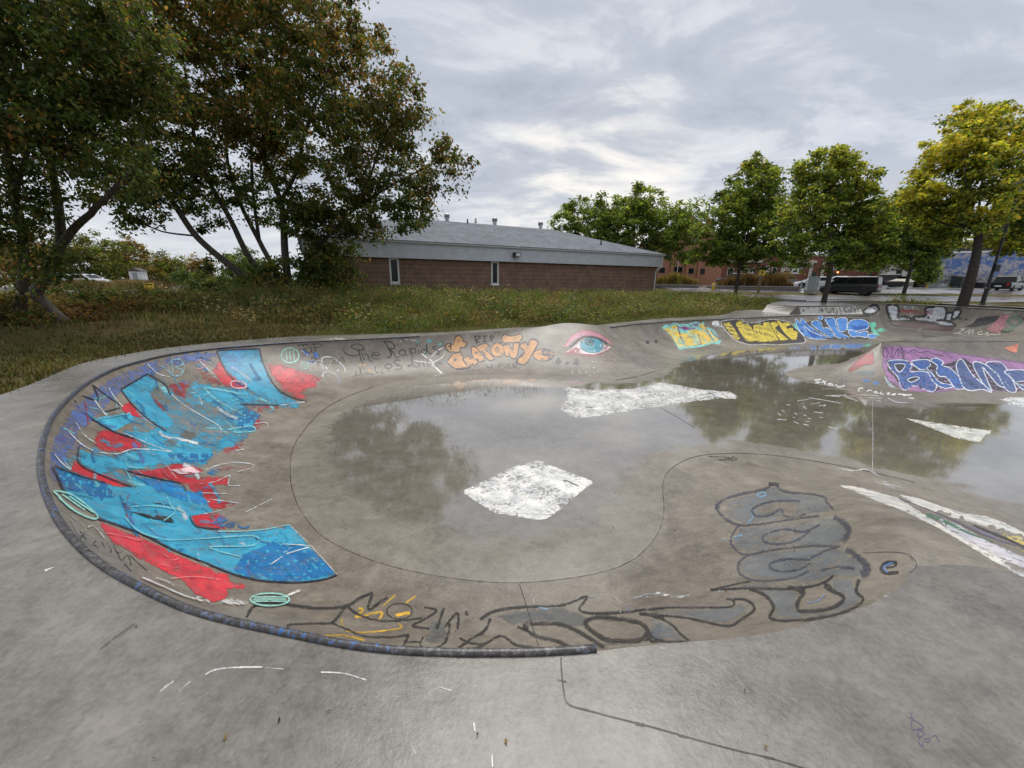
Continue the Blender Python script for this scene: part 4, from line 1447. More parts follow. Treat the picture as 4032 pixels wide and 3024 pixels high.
g = Paint('graffiti_figure', 'white branching tree figure with teal leaf blobs', bowl, 'C5', 5, 3)
for c, r in (((1990, 230), 52), ((2150, 280), 42), ((1930, 400), 38), ((1820, 240), 40), ((2210, 520), 30)):
    q = Paint('graffiti_blob', None, bowl, 'C5', 5); q.fill(q.oval(c, r, r * .8), srgb(126, 186, 190), .8, .5, edge=4); q.done()
for pts, w in (([(2060, 560), (2000, 500), (1940, 460), (1880, 410)], 20), ([(2000, 480), (2060, 420), (2110, 370), (2200, 330)], 14), ([(2040, 540), (2150, 490), (2200, 440), (2215, 370)], 12), ([(1770, 510), (1850, 530), (2000, 545), (2050, 560)], 13), ([(2030, 570), (2090, 620), (2130, 660), (2180, 705)], 26), ([(2180, 705), (2060, 745)], 8)):
    g.stroke(pts, w, WHT, .9, .2)
g.done()
g = Paint('paint_specks', None, bowl, 'C5', 5)
for pts in ([(1475, 205), (1500, 215)], [(1512, 212), (1528, 240)], [(1565, 212), (1585, 245)], [(1635, 200), (1650, 222)], [(1665, 200), (1680, 222)], [(1735, 212), (1765, 230)], [(1770, 230), (1795, 215)], [(1720, 205), (1700, 220)]):
    g.stroke(pts, 12, WHT, .95, .1)
g.done()['kind'] = 'stuff'

# ---- orange outlined lettering, yin-yang, pines
g = Paint('graffiti_piece', 'orange lettering with dark outlines and a round two-tone badge', bowl, 'C6', 6)
OUTL = srgb(48, 38, 54)
OP = [[(290, 230), (320, 200), (380, 215), (390, 150), (430, 115), (470, 140), (480, 180), (520, 195), (490, 250), (450, 240), (440, 290), (380, 290), (330, 290), (300, 260)],
      [(905, 130), (930, 105), (1000, 125), (1060, 110), (1110, 105), (1125, 140), (1085, 185), (1020, 190), (930, 190), (905, 170)],
      [(310, 405), (370, 320), (440, 300), (480, 340), (480, 390), (530, 450), (560, 460), (410, 480)],
      [(490, 370), (540, 330), (560, 370), (600, 350), (640, 410), (600, 440), (580, 420), (540, 450), (510, 410)],
      [(570, 235), (625, 250), (720, 370), (660, 400), (635, 360), (610, 380), (580, 330)],
      [(620, 240), (720, 200), (765, 230), (720, 265), (820, 360), (760, 385), (690, 285), (660, 280)],
      g.oval((855, 272), 74, 74),
      [(915, 225), (975, 215), (1020, 280), (1030, 200), (1090, 200), (1060, 350), (1010, 360), (975, 300), (980, 335), (945, 335)],
      [(1095, 225), (1160, 185), (1190, 230), (1215, 155), (1295, 190), (1200, 370), (1140, 430), (1055, 400), (1120, 320), (1150, 290)]]
for i, p in enumerate(OP):
    q = Paint('graffiti_letter' if i > 1 else 'graffiti_flourish', None, bowl, 'C6', 6, 2 + i * 2)
    q.fill(p, ORNG if i > 1 else srgb(196, 148, 96), 1, .18)
    q.stroke(p, 13, OUTL, .95, .1, True, soft=.3)
    q.done()
g.layer = 24
for p in ([(370, 370), (410, 358), (400, 395), (375, 395)], [(610, 285), (640, 300), (625, 320), (605, 315)]):
    g.fill(p, OUTL, 1, .1)
g.stroke(g.oval((850, 270), 14, 28), 10, OUTL, .95, .1, True)
for pts in ([(1060, 385), (1120, 330), (1150, 295)], [(1055, 400), (1090, 395)], [(405, 478), (560, 462)], [(320, 240), (350, 215), (340, 270)], [(870, 190), (900, 195)]):
    g.stroke(pts, 14, OUTL, .9, .15)
for pts, w in (([(605, 125), (630, 210)], 13), ([(600, 125), (645, 118), (665, 140), (615, 165), (665, 190)], 12), ([(678, 188), (682, 192)], 14), ([(685, 120), (740, 118)], 11), ([(712, 120), (715, 175)], 12), ([(695, 180), (740, 178)], 11), ([(752, 176), (758, 178)], 14), ([(775, 118), (790, 180)], 12), ([(770, 118), (805, 118), (808, 140), (785, 155)], 11)):
    g.stroke(pts, w, OUTL, .95, .12)
g.done()
g = Paint('graffiti_badge', 'round orange and dark two-tone badge', bowl, 'C6', 6)
g.fill(g.oval((1355, 325), 112, 66), ORNG, 1, .12)
g.fill([(1355, 262), (1420, 270), (1465, 310), (1460, 350), (1420, 385), (1405, 385), (1405, 352), (1350, 335), (1325, 305), (1335, 270)], OUTL, 1, .1, smooth_=True)
g.fill(g.oval((1375, 300), 15, 11, n=8), ORNG, 1, .1)
g.fill(g.oval((1340, 372), 20, 11, n=8), OUTL, 1, .1)
g.stroke(g.oval((1355, 325), 114, 67), 10, OUTL, .95, .12, True)
g.done()
g = Paint('graffiti_words', 'thin dark capitals under the orange lettering', bowl, 'C6', 6)
for pts in ([(520, 510), (530, 485), (560, 505)], [(580, 480), (600, 505), (620, 490)], [(640, 480), (650, 500), (675, 492)], [(735, 425), (750, 460), (800, 455)], [(790, 420), (795, 485)], [(865, 425), (875, 475)], [(860, 430), (905, 425)], [(865, 450), (900, 448)], [(915, 425), (935, 470), (955, 425)], [(965, 425), (975, 470), (1005, 465)], [(965, 425), (1000, 420)], [(970, 448), (1000, 445)], [(1020, 425), (1030, 475)], [(1015, 425), (1060, 420), (1070, 440), (1025, 450), (1085, 475)]):
    g.stroke(pts, 8, srgb(70, 64, 68), .85, .3)
g.done()
for p in ([(1520, 350), (1540, 370), (1528, 372), (1555, 395), (1535, 396), (1565, 412), (1522, 415), (1522, 446), (1510, 446), (1510, 415), (1468, 415), (1495, 398), (1480, 395), (1505, 375), (1490, 375)],
          [(1612, 395), (1652, 415), (1616, 424), (1616, 446), (1606, 446), (1606, 426), (1576, 426)],
          [(1715, 355), (1740, 380), (1725, 382), (1755, 395), (1735, 405), (1750, 432), (1722, 430), (1722, 450), (1710, 450), (1710, 430), (1670, 432), (1695, 405), (1680, 400), (1700, 380), (1690, 378)]):
    q = Paint('graffiti_pine', None, bowl, 'C6', 5)
    q.fill(p, srgb(50, 46, 52), 1, .05)
    q.done()

g = Paint('painted_eyelid', 'pink upper lid of the painted eye on the hump', bowl, 'C6', 6)
g.fill([(1590, 235), (1620, 180), (1680, 110), (1760, 72), (1830, 62), (1920, 80), (2000, 120), (2070, 180), (2100, 212), (2060, 190), (1980, 140), (1900, 118), (1800, 118), (1720, 145), (1660, 190), (1600, 242)], srgb(190, 132, 146), 1, .2)
g.stroke([(1590, 237), (1620, 180), (1680, 110), (1760, 72), (1830, 62), (1920, 80), (2000, 120), (2070, 180), (2100, 212)], 9, srgb(208, 98, 126), .9, .2)
g.done()
g = Paint('painted_eyeball', 'bloodshot white of the painted eye', bowl, 'C6', 6, 4)
g.fill([(1590, 300), (1650, 260), (1740, 190), (1800, 150), (1900, 140), (1990, 180), (2040, 220), (2095, 240), (2050, 275), (1980, 300), (1900, 318), (1800, 312), (1700, 300)], srgb(200, 188, 188), 1, .15)
g.fill([(1600, 298), (1680, 250), (1740, 240), (1760, 300), (1680, 300)], srgb(178, 44, 62), .95, .4)
g.fill([(2000, 200), (2060, 230), (2040, 260), (1990, 290), (2010, 240)], srgb(190, 110, 124), .9, .35)
g.stroke([(1640, 250), (1720, 175), (1790, 130), (1880, 128), (1970, 155), (2050, 210)], 22, srgb(70, 62, 66), .75, .3, soft=.7)
g.done()
g = Paint('painted_iris', 'teal iris with dark pupil', bowl, 'C6', 6, 12)
g.fill(g.oval((1880, 222), 126, 80, 4), srgb(42, 142, 160), 1, .08)
g.stroke(g.oval((1880, 222), 126, 80, 4), 7, srgb(30, 90, 110), .7, .3, True)
g.fill(g.oval((1860, 188), 54, 38), srgb(44, 42, 46), 1, .05)
g.done()
g = Paint('painted_lower_lid', None, bowl, 'C6', 6, 16)
g.stroke([(1590, 305), (1700, 302), (1800, 320), (1920, 326), (2010, 302), (2097, 243)], 8, srgb(172, 48, 70), .95, .15)
g.stroke([(1600, 318), (1750, 330), (1900, 345), (2000, 358)], 12, srgb(180, 100, 116), .6, .4)
g.done()
g = Paint('paint_specks', None, bowl, 'C6', 6, 4)
for pts in ([(2030, 315), (2060, 360), (2105, 340), (2085, 385), (2020, 350)], [(2010, 380), (2060, 400), (2110, 385)], [(2040, 290), (2080, 310)], [(2150, 380), (2180, 395)]):
    g.stroke(pts, 5, srgb(150, 90, 92), .7, .3)
for (x, y) in ((1665, 498), (1740, 495), (1820, 515), (1905, 515), (1950, 500), (1670, 522), (1750, 520), (1860, 435), (1825, 452), (1905, 462), (1865, 547), (1890, 398)):
    g.stroke([(x - 9, y), (x + 9, y + 2)], 9, WHT, .95, .1)
g.done()['kind'] = 'stuff'
g = Paint('graffiti_piece', 'yellow lettering with mint and purple shading next to a white speech bubble', bowl, 'C1', 5)
g.fill([(1490, 270), (1520, 240), (1560, 245), (1620, 220), (1650, 235), (1740, 235), (1820, 210), (1860, 235), (1890, 215), (1920, 260), (1990, 290), (2030, 350), (2065, 400), (2040, 435), (1990, 420), (1900, 450), (1820, 465), (1740, 470), (1700, 475), (1660, 485), (1640, 460), (1610, 400), (1580, 360), (1530, 310)], srgb(128, 200, 190), 1, .1)
g.fill([(1510, 280), (1600, 262), (1700, 330), (1850, 262), (1900, 240), (1960, 305), (2045, 392), (1900, 432), (1700, 458), (1655, 462), (1600, 380)], srgb(222, 186, 66), 1, .08)
g.fill([(1625, 240), (1660, 265), (1740, 255), (1835, 225), (1850, 280), (1700, 300), (1640, 290)], PURP, 1, .1)
for p in ([(1500, 275), (1550, 265), (1600, 340), (1615, 330), (1590, 250), (1640, 245), (1700, 460), (1660, 470), (1625, 400), (1610, 380)],
          [(1700, 345), (1760, 310), (1830, 290), (1880, 310), (1895, 430), (1830, 440), (1740, 450), (1705, 420)],
          [(1850, 240), (1890, 230), (1920, 300), (1970, 300), (2050, 390), (2000, 410), (1960, 350), (1940, 350), (1980, 415), (1930, 420), (1890, 330)]):
    g.fill(p, srgb(222, 186, 66), 1, .1)
for c in ((1740, 375), (1792, 362)):
    g.stroke(g.oval(c, 20, 34), 10, srgb(110, 170, 160), .95, .1, True)
    g.stroke([(c[0] - 3, c[1] - 10), (c[0] + 3, c[1] + 12)], 8, PURP, .9, .1)
for pts in ([(1640, 250), (1680, 380), (1720, 450)], [(1900, 240), (1950, 340), (2000, 410)], [(1840, 330), (1870, 430)], [(1960, 300), (2050, 390)], [(1800, 440), (1870, 430)]):
    g.stroke(pts, 11, srgb(124, 56, 100), .9, .15)
g.fill(g.oval((2010, 232), 36, 27), srgb(225, 225, 228), 1, .05)
g.stroke([(2035, 250), (2070, 264)], 8, srgb(225, 225, 228), 1, .05)
g.stroke([(1998, 215), (1998, 240)], 6, DARK, .9, .1); g.stroke([(2008, 215), (2008, 238)], 6, DARK, .9, .1); g.stroke([(1992, 245), (2015, 250), (2022, 240)], 5, DARK, .9, .1)
for c in ((1352, 412), (1432, 405)):
    g.fill(g.oval(c, 20, 16, 20, n=8), srgb(58, 56, 66), .95, .2)
for pts in ([(1010, 300), (1040, 305), (1035, 330), (1010, 325)], [(985, 285), (970, 295), (985, 305)], [(1020, 330), (1045, 370)], [(1170, 310), (1200, 350)], [(1200, 310), (1225, 345)], [(1000, 330), (1040, 370)]):
    g.stroke(pts, 6, srgb(165, 162, 152), .7, .3)
g.done()

g = Paint('graffiti_piece', 'blocky yellow lettering with black shadow and white outline', bowl, 'C2', 4)
bk = [(-215, 430), (60, 392), (100, 430), (220, 455), (460, 405), (560, 400), (740, 430), (810, 475), (980, 650), (990, 730), (850, 745), (600, 762), (350, 755), (230, 765), (100, 740), (-20, 690), (-150, 560)]
g.fill(bk, srgb(62, 56, 58), 1, .08)
g.stroke(bk, 12, srgb(214, 214, 210), .9, .15, True)
YP = [[(-200, 445), (-90, 440), (60, 680), (0, 695), (-60, 640), (-170, 500)], [(10, 415), (70, 412), (100, 460), (180, 470), (230, 540), (340, 700), (200, 720), (130, 700), (60, 600), (-10, 470)],
      [(240, 485), (340, 460), (400, 500), (520, 700), (420, 722), (310, 720), (250, 580)], [(390, 445), (470, 430), (610, 700), (480, 720), (390, 560)], [(490, 445), (560, 430), (620, 470), (560, 520), (640, 600), (760, 690), (640, 705), (540, 560)],
      [(580, 410), (640, 430), (650, 445), (760, 440), (790, 480), (720, 500), (740, 530), (810, 520), (830, 560), (890, 580), (870, 690), (800, 690), (700, 600), (650, 530)]]
for i, p in enumerate(YP):
    q = Paint('graffiti_letter', None, bowl, 'C2', 4, 3 + 2 * i)
    q.fill(p, srgb(216, 194, 72), 1, .16)
    q.stroke(p, 7, srgb(70, 62, 50), .85, .15, True)
    q.done()
g.layer = 20
for pts in ([(150, 540), (180, 590)], [(330, 560), (360, 620)], [(600, 510), (580, 590), (620, 620)], [(770, 560), (810, 540)]):
    g.stroke(pts, 9, srgb(70, 62, 50), .85, .15)
g.stroke([(300, 410), (360, 460)], 8, WHT, .9, .2); g.stroke([(345, 395), (330, 470)], 8, WHT, .9, .2)
g.done()

g = Paint('graffiti_piece', 'bright blue bubble lettering with white outlines', bowl, 'C2', 4)
g.fill([(870, 470), (1060, 430), (1180, 395), (1300, 372), (1620, 370), (1900, 390), (1960, 560), (1900, 685), (1650, 680), (1400, 690), (1000, 660)], srgb(76, 68, 66), .9, .2)
for p in ([(830, 450), (880, 480), (900, 560), (830, 500)], [(1920, 435), (2020, 440), (2030, 500), (1990, 520), (2060, 600), (2090, 640), (2000, 620), (1960, 560)], [(2040, 540), (2110, 520), (2170, 560), (2110, 575), (2050, 575)]):
    g.fill(p, srgb(110, 200, 170), 1, .15)
BPs = [[(855, 390), (930, 450), (950, 380), (1070, 500), (1320, 660), (1240, 682), (1130, 680), (1000, 640), (900, 540)], [(1085, 445), (1140, 412), (1210, 420), (1260, 520), (1330, 520), (1420, 640), (1360, 662), (1280, 600), (1210, 560), (1110, 490)],
       g.oval((1220, 372), 32, 28), [(1285, 390), (1420, 385), (1470, 560), (1640, 662), (1470, 662), (1390, 560)], [(1455, 390), (1600, 385), (1600, 500), (1590, 560), (1500, 570), (1470, 480)],
       [(1610, 540), (1640, 430), (1750, 395), (1880, 420), (1920, 480), (1900, 530), (1790, 560), (1720, 570), (1680, 550)], [(1620, 570), (1690, 560), (1760, 590), (1900, 570), (1890, 655), (1780, 640), (1680, 650)], g.oval((1965, 640), 60, 30)]
for i, p in enumerate(BPs):
    q = Paint('graffiti_letter', None, bowl, 'C2', 4, 5 + 2 * i)
    q.fill(p, srgb(72, 134, 208), 1, .12)
    q.stroke(p, 12, srgb(208, 222, 236), .95, .08, True)
    q.done()
g.layer = 26
for pts in ([(990, 490), (1080, 570), (1250, 640)], [(975, 490), (1010, 590)]):
    g.stroke(pts, 10, srgb(208, 222, 236), .9, .1)
g.fill([(1660, 490), (1780, 500), (1890, 490), (1880, 525), (1780, 550), (1700, 545)], srgb(42, 92, 180), .9, .3)
g.fill([(1030, 560), (1120, 600), (1230, 650), (1130, 660), (1050, 620)], srgb(50, 100, 186), .8, .3)
g.stroke([(1030, 345), (1100, 335), (1050, 400), (1030, 380)], 10, srgb(150, 140, 130), .7, .3, True)
g.done()

g = Paint('graffiti_piece', 'white block shapes outlined in black on the tall back wall', bowl, 'C3', 4)
for p in ([(420, 410), (700, 400), (1000, 440), (1060, 470), (1260, 470), (1220, 540), (1000, 540), (700, 500), (500, 480)],):
    g.fill(p, srgb(98, 62, 62), .9, .35)
for p in ([(10, 260), (150, 180), (205, 235), (130, 300), (30, 300)], [(330, 190), (460, 190), (480, 250), (480, 350), (560, 340), (660, 375), (660, 388), (430, 400), (380, 380), (345, 300)],
          [(700, 350), (850, 330), (860, 240), (920, 210), (1110, 215), (1135, 260), (1120, 350), (1090, 385), (1000, 390), (1180, 410), (1255, 450), (1255, 465), (1050, 460), (1000, 430), (720, 390)],
          [(1150, 300), (1220, 295), (1190, 385), (1135, 390)], [(1255, 260), (1345, 255), (1270, 360), (1225, 362)]):
    q = Paint('graffiti_shape', None, bowl, 'C3', 4, 2)
    q.stroke(p, 44, srgb(36, 34, 38), .95, .1, True)
    q.fill(p, srgb(200, 202, 206), 1, .12)
    q.done()
g.layer = 8
g.fill([(860, 360), (900, 330), (930, 375)], srgb(40, 38, 42), 1, .05)
g.stroke([(330, 380), (400, 450), (500, 470)], 16, srgb(36, 34, 38), .9, .15)
for pts in ([(510, 230), (515, 290)], [(515, 235), (540, 270), (560, 235), (560, 290)], [(590, 250), (620, 290), (590, 270)], [(640, 290), (640, 245), (680, 260), (650, 275), (690, 300)], [(700, 240), (705, 300)], [(730, 300), (730, 245), (780, 300), (780, 240)], [(850, 262), (860, 305)], [(880, 300), (885, 260), (905, 300)], [(960, 260), (920, 262), (920, 300), (955, 300), (950, 282)], [(570, 262), (720, 258)]):
    g.stroke(pts, 12, srgb(168, 52, 56), .9, .2)
for pts in ([(610, 195), (560, 198), (575, 235), (615, 235)], [(565, 215), (605, 215)], [(640, 195), (640, 240)], [(670, 240), (670, 195), (700, 208), (675, 220), (705, 245)], [(735, 195), (738, 240), (775, 245)], [(650, 270), (655, 330), (690, 300)]):
    g.stroke(pts, 9, srgb(214, 214, 214), .9, .15)
for c in ((1330, 365), (1415, 377)):
    g.fill(g.oval(c, 22, 15, n=8), srgb(34, 32, 34), .95, .1)
for pts in ([(585, 520), (600, 522)], [(750, 540), (780, 540)], [(980, 540), (1005, 540)], [(1035, 545), (1055, 545)], [(755, 510), (800, 500)]):
    g.stroke(pts, 11, srgb(205, 195, 150), .9, .1)
g.done()

g = Paint('graffiti_piece', 'dark, pink and green swirls at the end of the tall back wall', bowl, 'C3', 4)
g.fill([(1340, 490), (1500, 430), (1560, 360), (1700, 330), (1850, 320), (1900, 300), (1840, 400), (1700, 460), (1550, 490)], srgb(44, 42, 48), .9, .3, edge=4)
g.fill([(1690, 520), (1800, 430), (1850, 370), (1920, 300), (1980, 305), (2030, 360), (1960, 400), (1950, 470), (1880, 570), (1800, 560)], srgb(170, 112, 118), 1, .25)
g.fill([(1740, 300), (1830, 300), (1860, 330), (1760, 335)], srgb(150, 110, 120), .7, .4)
g.stroke(g.oval((2080, 400), 88, 60), 40, srgb(88, 126, 104), .85, .25, True)
g.stroke([(1930, 540), (2040, 520), (2070, 470)], 34, srgb(96, 140, 100), .85, .25)
g.stroke([(2130, 330), (2200, 360), (2170, 440)], 16, srgb(40, 40, 44), .8, .3)
g.fill([(1880, 520), (1990, 540), (2080, 520), (2000, 560), (1900, 560)], srgb(30, 30, 34), .8, .3)
g.stroke([(1930, 296), (2035, 275)], 16, srgb(190, 192, 196), .9, .1)
g.stroke([(1880, 470), (1930, 430), (1940, 460)], 7, srgb(60, 40, 46), .8, .2, True)
for pts in ([(1330, 510), (1390, 512), (1310, 565), (1370, 578)], [(1390, 572), (1470, 515), (1440, 575), (1520, 520), (1495, 575), (1540, 560)], [(1640, 540), (1570, 565), (1600, 585), (1650, 575)], [(1660, 585), (1720, 555), (1700, 595), (1790, 570)], [(1790, 590), (1890, 578)], [(1240, 570), (1310, 565)]):
    g.stroke(pts, 11, srgb(214, 212, 205), .95, .1)
g.done()

g = Paint('graffiti_lettering', 'black lettering and stars on white paint', ledge, 'C2', 4)
g.fill([(912, 222), (1765, 206), (1850, 318), (932, 328)], srgb(205, 203, 196), 1, .12)


def star(c, r):
    for a in (0, 60, 120):
        t = math.radians(a)
        g.stroke([(c[0] - r * math.cos(t), c[1] - r * math.sin(t)), (c[0] + r * math.cos(t), c[1] + r * math.sin(t))], 9, DARK, .95, .1)


star((1240, 265), 36); star((1770, 240), 26)
for pts in ([(1275, 240), (1300, 232), (1330, 300), (1375, 236), (1400, 250), (1345, 312)], [(1310, 290), (1350, 300)], [(1405, 225), (1425, 300), (1470, 312), (1440, 230)], [(1485, 218), (1530, 312), (1500, 310)], [(1545, 215), (1590, 310)], [(1600, 220), (1560, 260), (1640, 310)], [(1650, 240), (1620, 270), (1660, 300), (1640, 255)], [(1680, 310), (1660, 215), (1730, 300), (1710, 212)], [(1740, 215), (1790, 305), (1810, 260)], [(960, 245), (975, 290)], [(950, 270), (985, 262)]):
    g.stroke(pts, 9, DARK, .92, .12)
g.done()

# ---- pyramid
g = Paint('graffiti_piece', 'blue lettering with white outlines on a purple ground', pyr, 'C4', 6)
g.fill([(1020, 130), (1150, 128), (1400, 148), (1600, 180), (1850, 220), (2090, 250), (2240, 270), (2240, 520), (1900, 520), (1700, 500), (1460, 535), (1200, 515), (1060, 430), (1010, 300)], srgb(160, 114, 160), .95, .22, edge=6)
g.fill([(1030, 380), (1080, 440), (1140, 500), (1070, 475), (1045, 430)], srgb(190, 205, 205), .9, .35)
g.fill([(1050, 250), (1200, 240), (1270, 280), (1340, 230), (1450, 230), (1530, 290), (1640, 260), (1700, 235), (1780, 290), (1800, 265), (1990, 280), (2050, 340), (2240, 345), (2240, 500), (2130, 525), (1950, 500), (1700, 490), (1560, 490), (1450, 522), (1280, 475), (1210, 512), (1150, 440), (1060, 340)], srgb(46, 44, 52), 1, .08)
BL = [[(1070, 260), (1210, 255), (1265, 300), (1250, 350), (1380, 350), (1470, 440), (1440, 520), (1290, 470), (1210, 505), (1170, 480), (1150, 400), (1080, 320)],
      [(1260, 265), (1400, 250), (1420, 300), (1390, 320), (1440, 370), (1500, 440), (1620, 470), (1540, 490), (1450, 440), (1390, 340), (1330, 330)],
      [(1425, 255), (1470, 235), (1530, 270), (1520, 300), (1600, 330), (1720, 470), (1640, 495), (1560, 400), (1500, 390), (1470, 350), (1480, 300)],
      [(1640, 290), (1690, 250), (1780, 380), (1940, 520), (1860, 500), (1760, 510), (1700, 480), (1660, 380)],
      [(1780, 285), (1850, 275), (1960, 340), (2080, 470), (2060, 485), (1990, 460), (1880, 330), (1860, 310), (1900, 420), (1940, 515), (1860, 440)],
      [(1890, 280), (2030, 282), (2140, 480), (2130, 525), (2060, 500), (1990, 380)], [(2050, 345), (2212, 340), (2240, 420), (2130, 440), (2240, 480), (2200, 500), (2100, 400)]]
for i, p in enumerate(BL):
    q = Paint('graffiti_letter', None, pyr, 'C4', 6, 4 + 2 * i)
    q.fill(p, srgb(52, 92, 160) if i in (0, 1, 2) else srgb(66, 88, 138), 1, .2 + (.12 if i > 2 else 0))
    q.stroke(p, 9, srgb(214, 222, 232), .95, .08, True, soft=.25)
    q.done()
g.layer = 24
for p in ([(1120, 290), (1210, 292), (1160, 355)], [(1230, 415), (1290, 395), (1330, 405), (1260, 440)]):
    g.fill(p, srgb(44, 42, 50), 1, .05)
    g.stroke(p, 7, srgb(214, 222, 232), .95, .1, True)
for pts in ([(1040, 140), (1020, 200), (1060, 235), (1045, 140), (1090, 230), (1100, 140)], [(1100, 140), (1100, 240), (1150, 150), (1150, 230)], [(1150, 150), (1200, 240), (1170, 140), (1210, 220)], [(1200, 170), (1230, 195), (1280, 165), (1330, 190), (1400, 180), (1460, 205), (1530, 215)]):
    g.stroke(pts, 6, srgb(66, 48, 72), .85, .15)
g.fill([(2050, 150), (2165, 115), (2150, 190), (2100, 182)], srgb(220, 134, 104), 1, .1)
g.done()
g = Paint('graffiti_patch', 'worn red spray on the side of the pyramid', pyr, 'C4', 6)
g.fill([(880, 170), (940, 130), (950, 290), (870, 300), (810, 330), (740, 365), (720, 340), (790, 260)], srgb(152, 40, 46), .95, .32, edge=4)
for p in ([(850, 420), (910, 415), (905, 435), (860, 440)], [(935, 440), (985, 432), (980, 460), (945, 462)]):
    g.fill(p, srgb(80, 130, 190), .9, .3)
g.fill([(780, 345), (960, 340), (950, 380), (820, 385)], srgb(110, 140, 140), .6, .55, edge=4)
g.stroke([(640, 430), (680, 415), (670, 440), (710, 430)], 6, srgb(90, 90, 110), .7, .4)
g.done()
g = Paint('graffiti_lettering', 'white handwritten words along the foot of the pyramid', pyr, 'C4', 6)
for pts in ([(500, 416), (445, 422), (490, 440), (450, 448)], [(500, 440), (545, 432)], [(515, 425), (540, 462)], [(585, 448), (555, 455), (575, 468), (590, 452), (600, 470)], [(620, 458), (650, 478), (700, 465)], [(700, 468), (640, 488)],
            [(822, 518), (815, 495), (855, 490)], [(885, 520), (900, 508), (930, 510)], [(940, 525), (975, 515), (950, 530), (985, 532)], [(1010, 520), (995, 535), (1030, 540)], [(1050, 535), (1080, 530), (1060, 548)], [(1090, 548), (1130, 535), (1110, 552)], [(1150, 540), (1220, 545)], [(1190, 552), (1265, 545)], [(1240, 572), (1285, 575)]):
    g.stroke(pts, 10, WHT, .95, .08)
g.done()

# ---- marks on the flat
g = Paint('floor_paint', 'worn white diamond painted on the flat bottom', bowl, 'C7', 14)
g.fill([(345, 505), (560, 400), (930, 225), (1010, 215), (1140, 165), (1500, 310), (1740, 395), (1750, 425), (1640, 500), (1420, 700), (1330, 760), (1250, 810), (1160, 825), (1000, 800), (700, 750), (580, 680), (360, 545)], srgb(214, 213, 208), 1, .30, rag=.14)
g.stroke([(1430, 395), (1480, 400), (1530, 425), (1600, 455)], 16, srgb(60, 60, 66), .8, .3)
for pts in ([(1430, 365), (1480, 390)], [(1520, 390), (1500, 440)], [(540, 400), (900, 380), (1200, 320)], [(700, 740), (1300, 770)]):
    g.stroke(pts, 6, srgb(110, 108, 110), .6, .4)
g.done()
g = Paint('floor_paint', 'large scuffed white paint patch tapering to a point', bowl, 'C8', 10)
g.fill([(170, 205), (210, 185), (440, 212), (680, 205), (830, 200), (1010, 160), (1080, 140), (1140, 140), (1290, 165), (1500, 205), (1680, 218), (1780, 228), (1860, 270), (1830, 298), (1700, 290), (1440, 322), (1270, 345), (1100, 375), (900, 400), (620, 450), (390, 480), (290, 480), (220, 455), (150, 405), (140, 370), (200, 310), (210, 220)], srgb(208, 207, 202), 1, .30, rag=.14)
for pts in ([(880, 265), (940, 290)], [(920, 262), (960, 285), (955, 262)], [(975, 262), (1000, 282), (1015, 260), (990, 258)], [(1025, 255), (1040, 280), (1060, 255), (1030, 255)], [(1060, 250), (1080, 275)], [(1085, 250), (1105, 272), (1140, 262), (1120, 248)], [(385, 375), (470, 385)], [(420, 370), (440, 392)]):
    g.stroke(pts, 6, srgb(90, 88, 92), .8, .15)
for pts in ([(1480, 260), (1650, 235)], [(1560, 225), (1640, 270)], [(1480, 300), (1600, 270)], [(1700, 240), (1760, 280)]):
    g.stroke(pts, 9, srgb(60, 56, 50), .7, .4)
g.done()
g = Paint('floor_paint', 'pointed white paint wedge on the wet flat', bowl, 'A6', 9)
g.fill([(1535, 717), (2025, 790), (2020, 805), (1995, 810), (1960, 855), (1840, 835), (1700, 780)], srgb(210, 209, 198), 1, .22, rag=.14)
g.done()
g = Paint('floor_paint', 'white paint block at the foot of the pyramid', bowl, 'A6', 9)
g.fill([(2075, 610), (2120, 600), (2212, 597), (2240, 600), (2240, 660), (2212, 655), (2120, 640)], srgb(214, 214, 212), 1, .25, rag=.14)
g.done()
g = Paint('floor_scribble', 'thin white chalky dashes on the wet flat', bowl, 'C4', 8)
for pts in ([(395, 570), (520, 590), (670, 618)], [(535, 552), (660, 560)], [(590, 552), (715, 548)], [(300, 597), (395, 585)], [(410, 625), (490, 612)], [(700, 560), (810, 600)], [(830, 545), (990, 555)], [(900, 568), (1010, 575)], [(950, 590), (1005, 602)], [(1060, 570), (1130, 605), (1230, 615)],
            [(165, 675), (190, 690)], [(135, 700), (160, 722)], [(130, 752), (210, 758)], [(350, 640), (375, 665)], [(480, 640), (540, 630), (520, 645)], [(260, 735), (280, 740)], [(350, 715), (375, 725)], [(270, 770), (310, 790)], [(350, 795), (395, 803)], [(370, 770), (400, 772)], [(440, 690), (515, 700)], [(480, 735), (515, 738)], [(385, 745), (415, 748)], [(560, 815), (640, 835)], [(205, 630), (240, 632)], [(275, 700), (300, 715)]):
    g.stroke(pts, 5.5, srgb(215, 215, 212), .85, .2)
g.stroke([(932, 555), (933, 700), (935, 857)], 3.5, srgb(190, 190, 186), .8, .3)
g.stroke([(3437, 1700), (3436, 1800), (3435, 1856)], 3, srgb(190, 190, 186), .8, .3, crop='S')
g.stroke([(1150, 208), (1240, 222), (1320, 215), (1400, 262)], 8, srgb(215, 215, 212), .8, .4, crop='A7')
g.stroke([(930, 195), (1050, 225), (1200, 270), (1400, 340)], 14, srgb(205, 203, 190), .8, .55, crop='D3')
for pts in ([(430, 145), (610, 190)], [(530, 140), (600, 150)], [(540, 165), (760, 215)], [(560, 195), (670, 222)]):
    g.stroke(pts, 12, srgb(205, 203, 200), .8, .3, crop='D3')
g.done()

